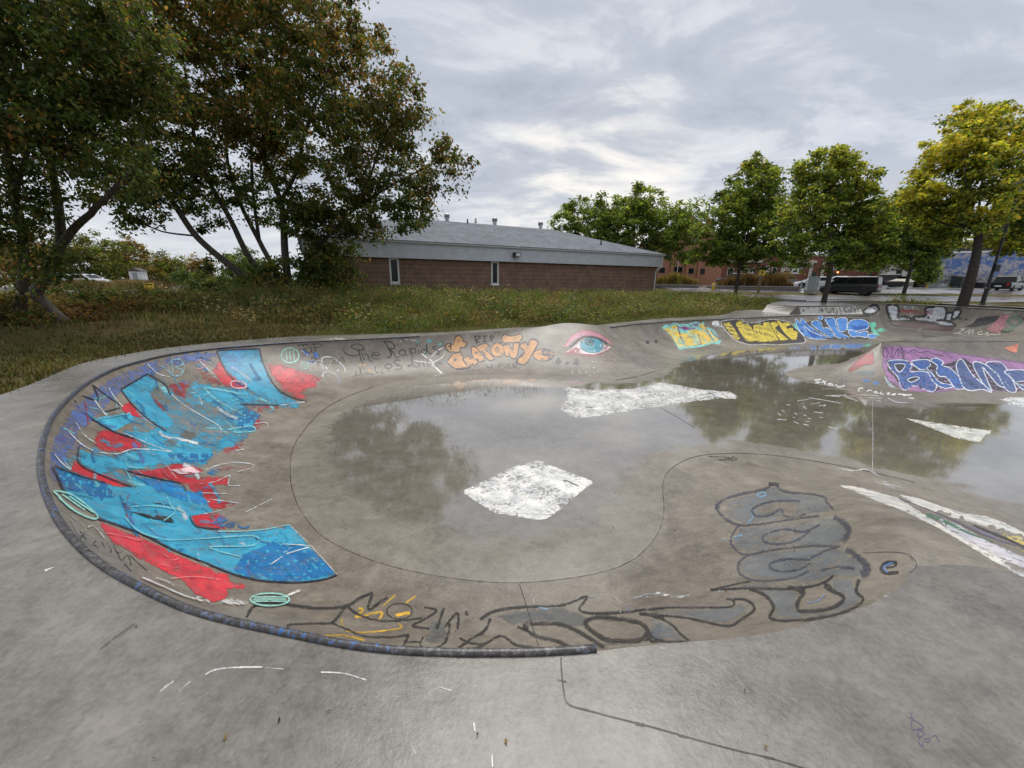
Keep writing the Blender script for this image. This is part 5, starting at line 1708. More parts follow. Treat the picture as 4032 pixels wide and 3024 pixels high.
# ---- grey bubble lettering on the near wall
g = Paint('graffiti_piece', 'grey bubble lettering with slate outlines on the sloping hip', bowl, 'A7', 13)
for p in ([(490, 420), (560, 370), (700, 345), (790, 300), (850, 340), (1010, 355), (1080, 370), (1130, 450), (1050, 470), (880, 500), (720, 520), (620, 530), (530, 500)],
          [(590, 540), (720, 525), (900, 500), (1120, 480), (1200, 530), (1200, 600), (1160, 650), (1000, 650), (800, 670), (640, 700), (570, 660), (545, 610)],
          [(640, 700), (800, 672), (1000, 652), (1160, 655), (1290, 730), (1330, 790), (1270, 830), (1120, 830), (980, 870), (800, 845), (680, 845), (600, 810), (590, 750)],
          [(660, 850), (800, 850), (980, 870), (1130, 820), (1000, 885), (850, 895), (500, 895)], [(660, 895), (870, 890), (960, 905), (920, 960), (925, 1015), (1030, 1025), (1130, 1005), (1190, 945), (1110, 900), (1120, 830), (1230, 830), (1270, 900), (1300, 955), (1230, 1010), (1100, 1050), (900, 1075), (770, 1060), (790, 1000), (740, 930)],
          [(100, 1010), (550, 997), (600, 962), (670, 1010), (520, 1100), (300, 1060), (100, 1040)], [(100, 1050), (200, 1090), (300, 1190), (110, 1190), (90, 1150)]):
    g.fill(p, srgb(122, 134, 144), .42, .32, edge=12)
g.fill([(700, 420), (800, 400), (940, 400), (930, 480), (850, 480), (830, 440), (770, 475), (690, 478)], srgb(150, 138, 122), .6, .3)
g.fill([(740, 600), (860, 560), (960, 575), (870, 632), (760, 632)], srgb(152, 138, 126), .6, .3)
SL = srgb(74, 76, 88)
for pts, w in (([(780, 300), (730, 330), (600, 355), (500, 390), (462, 430), (510, 490), (590, 530), (720, 525), (880, 500), (1050, 480)], 20), ([(800, 298), (850, 340), (1000, 355), (1080, 375), (1090, 400), (1130, 445)], 17), ([(462, 410), (475, 445)], 40),
               ([(940, 395), (800, 395), (700, 420), (665, 450), (690, 480), (770, 475), (830, 440), (850, 480), (920, 490), (970, 465)], 16), ([(590, 530), (545, 610), (570, 670), (640, 700), (800, 670), (1000, 650), (1160, 655)], 18), ([(1130, 485), (1200, 530), (1212, 580), (1180, 625)], 44),
               ([(1050, 530), (960, 570), (850, 555), (750, 580), (725, 610), (760, 635), (870, 635), (950, 600), (1000, 560)], 17), ([(640, 700), (590, 750), (600, 810), (680, 845), (800, 845), (910, 830), (990, 790)], 17), ([(1200, 670), (1290, 730), (1325, 790), (1285, 815)], 50),
               ([(1000, 720), (1080, 680), (1170, 650)], 17), ([(1000, 730), (880, 725), (780, 745), (770, 775), (830, 795), (930, 785), (1000, 745)], 16), ([(1060, 790), (1150, 770), (1250, 780)], 20)):
    g.stroke(pts, w * .9, SL, .8, .22, soft=.8)
for pts, w in (([(430, 900), (560, 870), (660, 850)], 12), ([(430, 900), (650, 890), (850, 895), (1000, 880), (1090, 850), (1130, 815)], 18), ([(870, 890), (960, 905), (930, 960), (930, 1015), (1030, 1020), (1130, 1000), (1190, 945), (1110, 900), (1080, 860)], 28), ([(930, 890), (960, 905)], 50), ([(1090, 870), (1110, 900)], 50),
               ([(650, 895), (740, 930), (790, 1000), (770, 1060), (900, 1075), (1100, 1050), (1230, 1010), (1300, 955), (1260, 910), (1275, 840)], 22), ([(520, 950), (560, 960), (550, 995), (400, 1000), (200, 1000), (0, 1015)], 13), ([(560, 950), (640, 960), (680, 1010), (600, 1070), (520, 1105), (300, 1060), (100, 1040), (30, 1040)], 18),
               ([(0, 1080), (60, 1110), (90, 1160), (60, 1190)], 18), ([(90, 1040), (200, 1090), (260, 1150), (310, 1190)], 17), ([(90, 1160), (150, 1190), (300, 1195)], 13), ([(760, 295), (820, 300)], 22)):
    g.stroke(pts, w * .9, srgb(48, 48, 50), .9, .18, soft=.7)
g.stroke([(1300, 690), (1450, 685), (1540, 695), (1590, 730), (1600, 770), (1560, 805)], 6, SLATE, .6, .25)
g.stroke([(1490, 745), (1430, 745), (1400, 780), (1430, 805), (1500, 800)], 20, srgb(48, 46, 48), .9, .2)
g.stroke([(1470, 745), (1415, 772), (1440, 802)], 11, srgb(96, 134, 192), .9, .2)
g.stroke([(1490, 745), (1480, 765), (1430, 775)], 10, srgb(48, 46, 48), .85, .2)
for pts in ([(690, 360), (720, 345), (750, 355), (720, 370), (690, 360)], [(640, 520), (670, 490), (660, 460)], [(760, 500), (820, 495)], [(500, 610), (530, 615)], [(560, 600), (610, 590)]):
    g.stroke(pts, 8, srgb(130, 180, 210), .75, .4)
g.stroke([(975, 975), (1040, 965), (1085, 925)], 6, srgb(110, 145, 200), .7, .3)
g.stroke([(0, 945), (80, 940)], 12, srgb(205, 205, 202), .7, .5); g.stroke([(120, 915), (210, 940), (310, 935)], 18, srgb(215, 215, 212), .8, .45)
g.stroke([(470, 905), (530, 920)], 20, srgb(190, 195, 195), .6, .5)
g.stroke([(420, 140), (560, 150), (470, 160), (580, 160), (550, 140)], 7, srgb(60, 54, 46), .7, .3)
g.done()

g = Paint('graffiti_tag', 'loose black lettering with yellow strokes along the near wall', bowl, 'A8', 13)
for p in ([(1400, 275), (1560, 240), (1740, 230), (1820, 250), (1870, 300), (1850, 340), (1790, 335), (1580, 315), (1500, 335)], [(1790, 340), (1860, 370), (1960, 420), (2150, 405), (2230, 405), (2230, 295), (2160, 330), (2150, 370), (2040, 405), (1900, 370)], [(1100, 290), (1190, 300), (1180, 400), (1100, 430), (1060, 400)], [(1900, 265), (2100, 258), (2230, 245), (2230, 285), (2100, 262), (2000, 285)]):
    g.fill(p, srgb(100, 106, 108), .55, .3, edge=14)
YW = srgb(212, 168, 58)
for pts, w in (([(750, 240), (775, 250), (740, 285), (860, 258), (850, 300)], 14), ([(930, 275), (1000, 262)], 18), ([(1030, 180), (980, 215)], 9), ([(570, 375), (680, 372), (780, 396)], 13), ([(690, 350), (780, 358), (950, 338), (945, 315)], 10), ([(670, 290), (672, 330)], 10), ([(930, 175), (870, 230)], 7)):
    g.stroke(pts, w, YW, .9, .25)
BK = srgb(46, 44, 42)
for pts, w in (([(210, 285), (240, 235), (310, 215), (420, 225), (560, 240), (690, 230), (760, 190), (820, 165)], 13), ([(820, 168), (800, 245), (870, 200), (892, 186)], 12), ([(690, 230), (660, 270), (620, 310), (520, 315), (420, 320), (410, 335), (450, 365), (520, 375)], 12), ([(700, 235), (760, 275), (850, 300), (950, 300), (1060, 288)], 11),
               ([(620, 310), (700, 345), (780, 375), (900, 380), (990, 370)], 11), ([(995, 365), (965, 432)], 13), ([(980, 405), (1060, 402)], 9), ([(1065, 378), (1050, 420), (1100, 440)], 11), ([(1070, 235), (1130, 252), (1060, 300), (1010, 325), (1095, 340)], 10), ([(1130, 342), (1165, 238)], 12), ([(1170, 330), (1230, 262), (1232, 342)], 12), ([(1270, 255), (1278, 275)], 12),
               ([(1190, 310), (1190, 350), (1160, 415), (1080, 440)], 12), ([(1240, 385), (1300, 410), (1360, 412)], 10), ([(1340, 295), (1400, 258), (1500, 238), (1620, 232), (1740, 225), (1850, 183), (1850, 200), (1820, 245), (1880, 265), (2030, 260), (2230, 238)], 13), ([(1390, 290), (1360, 350), (1280, 400), (1230, 440)], 13), ([(1230, 440), (1330, 430), (1440, 375), (1520, 420), (1650, 436)], 13),
               ([(1520, 330), (1570, 350), (1620, 380), (1700, 395), (1780, 432)], 16), ([(1580, 320), (1700, 315), (1790, 340), (1860, 380), (1940, 430)], 16), ([(2000, 290), (1900, 285), (1850, 310), (1880, 350), (1950, 390), (2040, 400), (2120, 390), (2150, 350), (2110, 310), (2000, 290)], 18), ([(2110, 265), (2230, 288)], 14), ([(2150, 360), (2170, 400), (2230, 398)], 17), ([(1545, 330), (1575, 335)], 40)):
    g.stroke(pts, w * 1.25, BK, .9, .2, soft=.7)
g.stroke(g.oval((950, 255), 62, 38), 7, BK, .8, .25, True)
for pts, w in (([(1600, 220), (1600, 190), (1620, 180)], 6), ([(1870, 190), (1950, 175), (2010, 205), (2020, 265)], 6), ([(2080, 195), (2140, 175), (2230, 170)], 8)):
    g.stroke(pts, w, srgb(165, 170, 175), .7, .35)
g.stroke([(1620, 240), (1670, 243)], 14, srgb(150, 180, 205), .7, .4); g.stroke([(2055, 225), (2062, 260)], 10, srgb(120, 155, 200), .7, .4); g.stroke([(1840, 432), (1880, 425)], 9, srgb(100, 165, 190), .8, .3)
g.done()

# ---- stripes painted on the right-hand slope
g = Paint('graffiti_stripes', 'long white stripes with green, yellow and black streaks down the slope', bowl, 'D3', 12)
g.fill([(20, 180), (150, 190), (330, 230), (560, 290), (700, 330), (1020, 530), (1300, 700), (1640, 900), (2100, 1140), (2260, 1200), (2260, 1310), (2000, 1180), (1700, 1000), (1500, 870), (1200, 700), (950, 570), (700, 460), (450, 370), (200, 260), (40, 200)], srgb(204, 202, 195), 1, .2, rag=.1)
g.fill([(1100, 520), (1400, 640), (1800, 860), (2260, 1060), (2260, 1190), (2100, 1140), (1640, 900), (1300, 700)], srgb(190, 190, 196), .9, .3, rag=.1)
g.fill([(730, 295), (950, 340), (1250, 440), (1500, 520), (1750, 550), (2000, 640), (2260, 770), (2260, 850), (2000, 760), (1700, 660), (1500, 600), (1250, 540), (1050, 460), (880, 390)], srgb(208, 206, 198), 1, .14, rag=.1)
g.stroke([(690, 335), (1000, 440), (1370, 600), (1700, 760), (2100, 900), (2260, 980)], 18, srgb(92, 86, 98), .9, .2)
g.stroke([(1380, 600), (1600, 690), (1800, 780), (2000, 880)], 36, srgb(140, 136, 166), .6, .4)
g.stroke([(1050, 545), (1150, 560), (1300, 630), (1500, 730), (1650, 790), (1850, 860)], 52, srgb(70, 116, 90), .95, .2, taper=True)
g.stroke([(1600, 655), (1750, 720), (2000, 820), (2260, 940)], 30, srgb(38, 34, 40), .95, .12)
g.fill([(1840, 690), (2000, 730), (2260, 840), (2260, 930), (2050, 830), (1900, 740)], srgb(208, 186, 84), 1, .15)
g.fill([(2080, 905), (2150, 920), (2260, 980), (2240, 1000)], srgb(214, 200, 120), 1, .15)
g.done()

# ---- joints, cracks and small marks
g = Paint('control_joint', None, bowl, 'S', 10)
JC = srgb(46, 40, 34)
for a, b_ in ((ROWSTART[3], ROWSTART[33]),):
    P = JNT[a:b_:2]
    pts = []
    for p in P:
        q = p - EYE
        z = q @ CF_
        pts.append((CX + FPX * (q @ CR_) / z, CY - FPX * (q @ CU_) / z))
    # split where the far part fades
    g.stroke(pts, 3.4, JC, .7, .26, soft=.4)
g.stroke([(2045, 2298), (2080, 2410), (2120, 2545)], 3.5, JC, .8, .2, soft=.2)
g.stroke([(2423, 1497), (2509, 1483), (2578, 1462)], 4, JC, .7, .35)
g.stroke([(2600, 1605), (2680, 1650), (2735, 1685)], 2.5, JC, .7, .3)
g.done()
g = Paint('crack', None, deck, 'S', 12)
g.stroke([(2209, 2590), (2211, 2640), (2220, 2720), (2240, 2774), (2345, 2806), (2508, 2848), (2600, 2872), (2750, 2915), (2900, 2955), (3030, 2985), (3180, 3030)], 6.5, srgb(38, 33, 28), .95, .05, soft=.2)
for (x_, y_, w_) in ((2212, 2680, 10), (2300, 2793, 10), (2520, 2852, 16), (2690, 2900, 9), (3030, 2984, 14)):
    g.stroke([(x_ - 18, y_ - 3), (x_ + 18, y_ + 5)], w_, srgb(48, 40, 34), .85, .3)
g.done()
g = Paint('paint_scuffs', None, deck, 'A8', 10)
for pts, w in (([(10, 562), (60, 538), (150, 527), (290, 525)], 10), ([(300, 528), (390, 535)], 4), ([(570, 550), (680, 556), (790, 588)], 8), ([(1310, 795), (1315, 835)], 9), ([(1010, 905), (1030, 950)], 10), ([(1398, 950), (1400, 1010)], 8), ([(1140, 620), (1200, 640)], 7)):
    g.stroke(pts, w, srgb(220, 218, 216), .85, .35)
g.stroke([(285, 402), (345, 378)], 14, WHT, .9, .15, crop='B7', taper=True)
g.stroke([(1020, 1170), (1110, 1105)], 16, WHT, .7, .55, crop='B7'); g.stroke([(1140, 1172), (1215, 1108)], 10, WHT, .7, .5, crop='B7')
g.stroke([(640, 900), (760, 810), (860, 740)], 18, srgb(96, 90, 84), .5, .4, crop='B7')
for pts in ([(1330, 990), (1350, 1010), (1330, 1030), (1365, 1032)], [(1345, 1050), (1350, 1120), (1400, 1115), (1440, 1100), (1370, 1050), (1345, 1050)], [(1400, 1115), (1400, 1180), (1445, 1150), (1400, 1115)], [(1410, 1180), (1400, 1220), (1440, 1250), (1430, 1210)], [(1450, 1190), (1490, 1190), (1480, 1215), (1450, 1210), (1450, 1190)], [(1500, 1180), (1530, 1165), (1560, 1215)]):
    g.stroke(pts, 7, srgb(88, 84, 120), .85, .15, crop='B8')
g.fill([(415, 202), (710, 187), (800, 212), (540, 222)], srgb(206, 200, 184), 1, .1, crop='C5')
# pale worn rim where boards grind the bare lip
g.stroke([(2346, 2556), (2500, 2541), (2708, 2528), (2916, 2510), (3054, 2490), (3193, 2455), (3331, 2420), (3435, 2382), (3504, 2337)], 11, srgb(186, 184, 180), .6, .62, crop='S')
g.done()
# ================================================================== VEGETATION
def leaf_mat(name, transl=0.35):
    m, nt, b = new_mat(name)
    L = nt.links.new
    at = nd(nt, 'ShaderNodeAttribute', attribute_name='Col')
    L(at.outputs['Color'], b.inputs['Base Color'])
    b.inputs['Roughness'].default_value = 0.5
    b.inputs['Specular IOR Level'].default_value = 0.3
    t = nd(nt, 'ShaderNodeBsdfTranslucent')
    L(mix_c(nt, 1.0, at.outputs['Color'], (1.25, 1.2, 0.7), 'MULTIPLY'), t.inputs[0])
    mx = nd(nt, 'ShaderNodeMixShader', inp={0: transl})
    L(b.outputs[0], mx.inputs[1]); L(t.outputs[0], mx.inputs[2])
    L(mx.outputs[0], nt.nodes['Material Output'].inputs['Surface'])
    return m


M_LEAF = leaf_mat('leaves', 0.55)
M_BLADE = leaf_mat('grass_blades', 0.25)
M_BARK = plain('grey_brown_bark', (0.075, 0.062, 0.05), 0.9, noise=.3, scale=9, bump=.02)
M_BARK2 = plain('dark_bark', (0.05, 0.042, 0.034), 0.9, noise=.3, scale=9, bump=.02)


def at_ax(u, v, a):
    return EYE + ray(u, v) * a


def leaves_mesh(name, P, ln, wd, cols, R, droop=0.5, up=0.5):
    """one folded four-cornered leaf per point"""
    n = len(P)
    d = R.normal(0, 1, (n, 3))
    d[:, 2] = d[:, 2] * .5 - droop
    d /= np.linalg.norm(d, axis=1)[:, None]
    nn = R.normal(0, 1, (n, 3))
    nn[:, 2] += up
    w = np.cross(d, nn)
    w /= np.maximum(np.linalg.norm(w, axis=1), 1e-6)[:, None]
    l = (ln * R.uniform(.65, 1.3, n))[:, None]
    k = (wd * R.uniform(.65, 1.3, n))[:, None]
    nz = np.cross(w, d)
    V = np.empty((n, 4, 3))
    V[:, 0] = P
    V[:, 1] = P + d * l * .45 + w * k * .5 + nz * k * .18
    V[:, 2] = P + d * l
    V[:, 3] = P + d * l * .45 - w * k * .5 + nz * k * .18
    F = np.arange(n * 4).reshape(n, 4)
    me = np_mesh(name, V.reshape(-1, 3), F)
    attr_c(me, 'Col', np.repeat(np.column_stack([cols, np.ones(n)]), 4, axis=0))
    return me


def pick(R, n, pal, wts):
    pal = np.array(pal)
    i = R.choice(len(pal), n, p=np.array(wts) / sum(wts))
    c = pal[i] * R.uniform(.7, 1.3, (n, 1)) * R.uniform(.9, 1.1, (n, 3))
    return np.clip(c, 0.004, .6)


def tree(name, label, base, stems, blobs, nclump, per, leaf, colf, seed, cat='tree', group=None, bark=None, cr=.55, droop=.5, shell=.55, twig=.022, reach=3.2, zcut=None):
    """stems: [(points, r0, r1)], blobs: [(centre, (rx,ry,rz), weight)]"""
    R = np.random.default_rng(seed)
    base = np.array(base, float)
    root = empty(name, base, 0, label, cat, group)
    mb = MB()
    nodes, rads = [], []
    for pts, r0, r1 in stems:
        pts = np.array(pts, float)
        if len(pts) > 2:
            pts = catmull(pts, [5] * (len(pts) - 1), False)
        rr = np.linspace(r0, r1, len(pts))
        wob = np.cumsum(R.normal(0, .012, pts.shape), axis=0)
        pts = pts + wob * np.linspace(0, 1, len(pts))[:, None]
        mb.tube(pts - base, rr, 9 if r0 > .12 else 7)
        nodes += list(pts); rads += list(rr)
    ws = np.array([b[2] for b in blobs], float)
    ws /= ws.sum()
    C = []
    for i in R.choice(len(blobs), nclump, p=ws):
        c, r, _ = blobs[i]
        v = R.normal(0, 1, 3)
        v /= np.linalg.norm(v)
        C.append(np.array(c) + v * np.array(r) * (R.uniform(0, 1) ** (1 / 3 * (1 - shell) + .02) if R.uniform() < shell else R.uniform(.25, 1)))
    C = np.array(C)
    N = np.array(nodes); RD = np.array(rads)
    d0 = np.min(np.linalg.norm(C[:, None, :2] - N[None, ::3, :2], axis=2) + .5 * np.abs(C[:, None, 2] - N[None, ::3, 2]), axis=1)
    tw = MB()
    for i in np.argsort(d0):
        c = C[i]
        dd = np.linalg.norm(N - c, axis=1) + 0.9 * np.maximum(0, N[:, 2] - c[2])
        j = int(np.argmin(dd))
        p, r = N[j], RD[j]
        ln = np.linalg.norm(c - p)
        if ln < .25 or ln > reach * 2.2:
            continue
        m = p + (c - p) * .45 + np.array([0, 0, .14 * ln]) + R.normal(0, .06 * ln, 3)
        rr = min(r * .6, twig * (.6 + ln * .35))
        q = catmull(np.array([p, m, c]), [3, 3], False)
        tw.tube(q - base, np.linspace(rr, .006, len(q)), 5, cap=False)
        N = np.vstack([N, q[1:]]); RD = np.concatenate([RD, np.linspace(rr, .006, len(q))[1:]])
    mb.add(tw.v, tw.f)
    mb.build('trunk', bark or M_BARK, root, sm=True)
    cnt = R.integers(int(per * .5), int(per * 1.5), nclump)
    ci = np.repeat(np.arange(nclump), cnt)
    sz = R.uniform(.55, 1.45, nclump)
    off = R.normal(0, 1, (len(ci), 3))
    off *= (R.uniform(.15, 1, len(ci)) / np.linalg.norm(off, axis=1))[:, None]
    off[:, 2] *= .62
    P = C[ci] + off * (cr * sz[ci])[:, None]
    if zcut is not None:
        kk = P[:, 2] > zcut + R.normal(0, .25, len(P))
        P, ci = P[kk], ci[kk]
    cj = R.uniform(.6, 1.45, nclump)[ci]
    cols = colf(P, R) * cj[:, None]
    me = leaves_mesh('crown', P - base, leaf[0], leaf[1], cols, R, droop)
    link_mesh('crown', me, M_LEAF, root)
    return root


k2 = 1.8228


def dpx(x, y, yy):
    """point of the photograph (2212-wide scale) at forward distance yy"""
    return aty(x * k2, y * k2, yy)


def blob_px(x, y, r, yy, w=None, sq=(1, 1, 1)):
    c = dpx(x, y, yy)
    rr = r * k2 * yy / FPX / math.cos(0.2)
    return (c, (rr * sq[0], rr * sq[1], rr * sq[2]), w if w else r ** 2)


# ---- big multi-stemmed maple in front of the building's end
YA = 20.5
GREEN_D, GREEN_M, OLIVE, RUST, BROWN, GOLD = (.06, .09, .022), (.11, .155, .036), (.21, .18, .048), (.42, .22, .06), (.21, .125, .05), (.30, .20, .04)


def col_A(P, R):
    n = len(P)
    # autumn colour has started in the upper and right-hand outer crown
    t = np.clip((P[:, 2] - 4.0) / 8.0, 0, 1) * .68 + np.clip((P[:, 0] + 9) / 8, 0, 1) * .45 + (value_noise(P[:, 0] * .6, P[:, 2] * .6, 4) - .5) * .8
    a = pick(R, n, [GREEN_D, GREEN_M, OLIVE], [.45, .4, .15])
    b = pick(R, n, [GREEN_D, OLIVE, RUST, BROWN, GREEN_M], [.20, .32, .19, .15, .14])
    return np.where((R.uniform(0, 1, n) < np.clip(t, .03, .95))[:, None], b, a)


bA = aty(1100, 1192, YA)
bA[2] = .35
stA = [([bA, dpx(575, 625, 20.2), dpx(500, 575, 19.8), dpx(425, 510, 19.4), dpx(370, 430, 19.2), dpx(300, 330, 19), dpx(230, 230, 18.8), dpx(190, 120, 18.6)], .20, .05),
       ([bA + (.1, .2, 0), dpx(590, 615, 20.6), dpx(540, 560, 20.6), dpx(500, 480, 20.6), dpx(455, 400, 20.7), dpx(420, 300, 20.9), dpx(400, 150, 21.2)], .19, .05),
       ([bA + (.2, -.2, 0), dpx(600, 600, 20.9), dpx(560, 520, 21.2), dpx(520, 440, 21.6), dpx(490, 350, 21.8), dpx(480, 220, 22)], .16, .05),
       ([bA + (.55, .1, 0), dpx(617, 560, 20.3), dpx(612, 480, 20.2), dpx(604, 430, 20.2), dpx(565, 330, 20.1), dpx(578, 200, 20), dpx(560, 60, 19.8)], .20, .05),
       ([dpx(606, 435, 20.2), dpx(640, 370, 20), dpx(660, 280, 19.8), dpx(700, 180, 19.6), dpx(720, 100, 19.5)], .10, .03),
       ([dpx(560, 520, 21.2), dpx(545, 400, 21), dpx(540, 280, 20.8), dpx(520, 130, 20.6)], .09, .03),
       ([bA + (.8, .1, 0), dpx(650, 590, 20.4), dpx(700, 520, 20.2), dpx(770, 450, 20), dpx(860, 395, 19.8), dpx(950, 350, 19.6)], .13, .025),
       ([dpx(760, 455, 20), dpx(800, 380, 19.9), dpx(830, 280, 19.7), dpx(850, 200, 19.6)], .07, .02),
       ([dpx(425, 510, 19.4), dpx(350, 500, 19), dpx(280, 470, 18.6)], .05, .02)]
blA = [blob_px(*b[:4], w=(b[2] ** 2 * (2.2 if b[1] > 440 else 1))) for b in ((300, 120, 190, 19), (440, 40, 200, 20.5), (560, 90, 200, 20.5), (660, 130, 150, 20), (640, 30, 120, 20.2), (770, 200, 120, 19.8), (840, 260, 85, 19.8), (400, 270, 160, 20), (580, 270, 150, 20.5),
                             (700, 310, 130, 20), (800, 350, 95, 19.8), (900, 370, 80, 19.6), (960, 355, 50, 19.5), (860, 440, 65, 19.6), (880, 490, 35, 19.4), (250, 290, 130, 19), (480, 420, 90, 20.6), (700, 430, 80, 20.2), (330, 400, 90, 19),
                             (790, 455, 50, 19.8), (270, 420, 70, 18.6), (690, 530, 70, 20.2), (665, 470, 60, 20.4), (720, 590, 60, 20.6), (640, 600, 55, 20.0), (560, 610, 50, 20.0), (700, 600, 42, 20.3), (470, 590, 40, 19.8), (400, 420, 60, 19.4))]
blA += [(dpx(450, -60, 20.5), (4.0, 3.5, 2.2), 26000), (dpx(300, -30, 19.5), (3.5, 3, 2.2), 20000)]
tree('maple_tree', 'large multi-stemmed maple with green and rust leaves before the brick building', bA, stA, blA, 1450, 86, (.20, .10), col_A, 11, cr=.62, droop=.75, group=None)

# ---- nearer tree at the left edge
YB = 9.6


def col_B(P, R):
    n = len(P)
    t = np.clip((P[:, 2] - 5) / 5, 0, 1) * .5 + (value_noise(P[:, 0] * .9, P[:, 2] * .9, 9) - .4) * .7
    a = pick(R, n, [GREEN_D, GREEN_M, OLIVE], [.5, .35, .15])
    b = pick(R, n, [OLIVE, RUST, BROWN, GREEN_D], [.3, .2, .3, .2])
    return np.where((R.uniform(0, 1, n) < np.clip(t, .05, .8))[:, None], b, a)


bB = aty(45, 1300, YB); bB[2] = .28
stB = [([bB, dpx(38, 690, 9.6), dpx(46, 640, 9.6), dpx(50, 560, 9.6), dpx(38, 480, 9.5), dpx(22, 420, 9.4), dpx(0, 300, 9.2), dpx(-30, 180, 9)], .13, .05),
       ([bB + (.45, .9, 0), dpx(80, 640, 10.4), dpx(100, 600, 10.4), dpx(130, 530, 10.4), dpx(170, 480, 10.3), dpx(230, 430, 10), dpx(290, 370, 9.7)], .16, .04),
       ([dpx(133, 528, 10.4), dpx(125, 440, 10.4), dpx(108, 330, 10.4), dpx(120, 200, 10.4), dpx(150, 80, 10.3)], .11, .04),
       ([dpx(22, 430, 9.4), dpx(60, 330, 9.3), dpx(70, 200, 9.2)], .06, .03)]
blB = [blob_px(*b) for b in ((60, 60, 150, 9.6), (180, 60, 130, 10), (60, 250, 120, 9.4), (-60, 200, 140, 9), (170, 220, 110, 10), (90, 390, 70, 9.8), (210, 360, 75, 9.8), (20, 450, 60, 9.2), (290, 140, 90, 10.2), (280, 360, 50, 9.6), (130, 580, 40, 9.4), (-40, 520, 70, 9))]
blB += [(dpx(80, -80, 9.6), (2.4, 2.2, 1.4), 15000)]
tree('maple_tree', 'twin-trunked maple beside the path edge, dark green and brown leaves', bB, stB, blB, 620, 62, (.12, .062), col_B, 12, cr=.46, droop=.75)


# ---- planted trees by the parking lot
def std_tree(name, label, u, v, a, top_v, blobs, seed, colf, tr=.14, n=360, per=60, leaf=(.22, .12), cr=.7, lean=0.0, bark=None, group='trees planted along the parking lot', gz=None, cut=None):
    b = at_ax(u, v, a)
    top = at_ax(u + lean, top_v, a)
    h = top[2] - b[2]
    tx = top[0] - b[0] if lean else 0.0
    top = np.array([b[0] + tx * .0, b[1], b[2] + h])
    R = np.random.default_rng(seed)
    bl = []
    for (bu, bv, br, dy) in blobs:
        c = at_ax(bu, bv, a + dy)
        rr = br * a / FPX
        bl.append((c, (rr, rr * .9, rr), br ** 2))
    CC = np.array([q[0] for q in bl]); WW = np.array([q[2] for q in bl], float)
    cen = (CC * WW[:, None]).sum(0) / WW.sum()
    hi = CC[np.argmax(CC[:, 2])]
    z1 = CC[:, 2].min() - b[2]
    trk = np.array([b - (0, 0, .3), b + (0.03, 0, z1 * .5), b * .75 + cen * .25 + (0, 0, 0), b * .3 + cen * .7, cen * .55 + hi * .45, hi])
    trk[2, 2] = b[2] + max(z1, h * .25)
    trk[2, :2] = b[:2] * .85 + cen[:2] * .15
    st = [(trk, tr, .02)]
    for q in bl:
        t = R.uniform(.30, .62)
        f_ = t * (len(trk) - 1)
        i0 = int(f_)
        p = trk[i0] + (trk[i0 + 1] - trk[i0]) * (f_ - i0)
        e_ = q[0] + R.normal(0, .25, 3) * np.array(q[1])
        st.append(([p, p * .5 + e_ * .5 + np.array([0, 0, -.10 * np.linalg.norm(e_ - p)]), e_], tr * R.uniform(.22, .36), .012))
    # sprays of leaves standing out from the crown's outline
    tot = sum(q[2] ** 2 for q in blobs)
    for _ in range(26):
        bu, bv, br, dy = blobs[R.integers(len(blobs))]
        an = R.uniform(-.25, math.pi + .25)
        sr = br * R.uniform(.16, .34)
        c = at_ax(bu + math.cos(an) * br * R.uniform(.95, 1.2), bv - math.sin(an) * br * R.uniform(.95, 1.25), a + dy)
        bl.append((c, (sr * a / FPX * .7, sr * a / FPX * .7, sr * a / FPX * 1.2), tot * .006))
    return tree(name, label, b, st, bl, n, per, leaf, colf, seed, group=group, cr=cr, bark=bark or M_BARK2, droop=.45, reach=4, zcut=at_ax(u, cut, a)[2] if cut else None)


def pal_col(pa, wa, pb=None, wb=None, tf=None):
    def f(P, R):
        n = len(P)
        a = pick(R, n, pa, wa)
        if pb is None:
            return a
        b = pick(R, n, pb, wb)
        z0, z1 = P[:, 2].min(), P[:, 2].max()
        t = tf(P, (P[:, 2] - z0) / (z1 - z0 + 1e-6))
        return np.where((R.uniform(0, 1, n) < np.clip(t, 0, 1))[:, None], b, a)
    return f


LG, MG, DG, YG, YE, OR = (.26, .33, .055), (.155, .22, .042), (.062, .10, .026), (.50, .48, .075), (.80, .58, .06), (.66, .40, .06)
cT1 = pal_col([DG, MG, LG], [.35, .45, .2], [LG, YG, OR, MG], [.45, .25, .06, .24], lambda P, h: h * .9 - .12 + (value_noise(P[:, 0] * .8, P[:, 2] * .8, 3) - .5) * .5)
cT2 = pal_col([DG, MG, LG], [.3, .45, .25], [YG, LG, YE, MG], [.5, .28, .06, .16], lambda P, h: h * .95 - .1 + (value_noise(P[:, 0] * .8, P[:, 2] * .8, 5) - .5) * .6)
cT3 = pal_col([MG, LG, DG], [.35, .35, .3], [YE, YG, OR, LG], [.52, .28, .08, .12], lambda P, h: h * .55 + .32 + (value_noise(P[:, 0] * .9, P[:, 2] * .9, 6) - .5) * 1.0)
cTL = pal_col([DG, MG, LG], [.3, .5, .2], [LG, YG, MG], [.6, .15, .25], lambda P, h: h * .7)
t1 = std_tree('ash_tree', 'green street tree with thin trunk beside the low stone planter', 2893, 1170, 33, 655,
              [(2960, 740, 90, 0), (2900, 800, 110, 0), (3030, 800, 100, .5), (2880, 900, 130, 0), (3040, 910, 120, 0), (2960, 860, 140, 1), (2820, 960, 80, -.5), (2930, 990, 110, 0), (3080, 1000, 80, 0), (2990, 680, 45, 0), (3060, 730, 45, 0), (2770, 1000, 50, 0)], 21, cT1, .17, 520, 52, (.29, .16), .62, cut=1066)
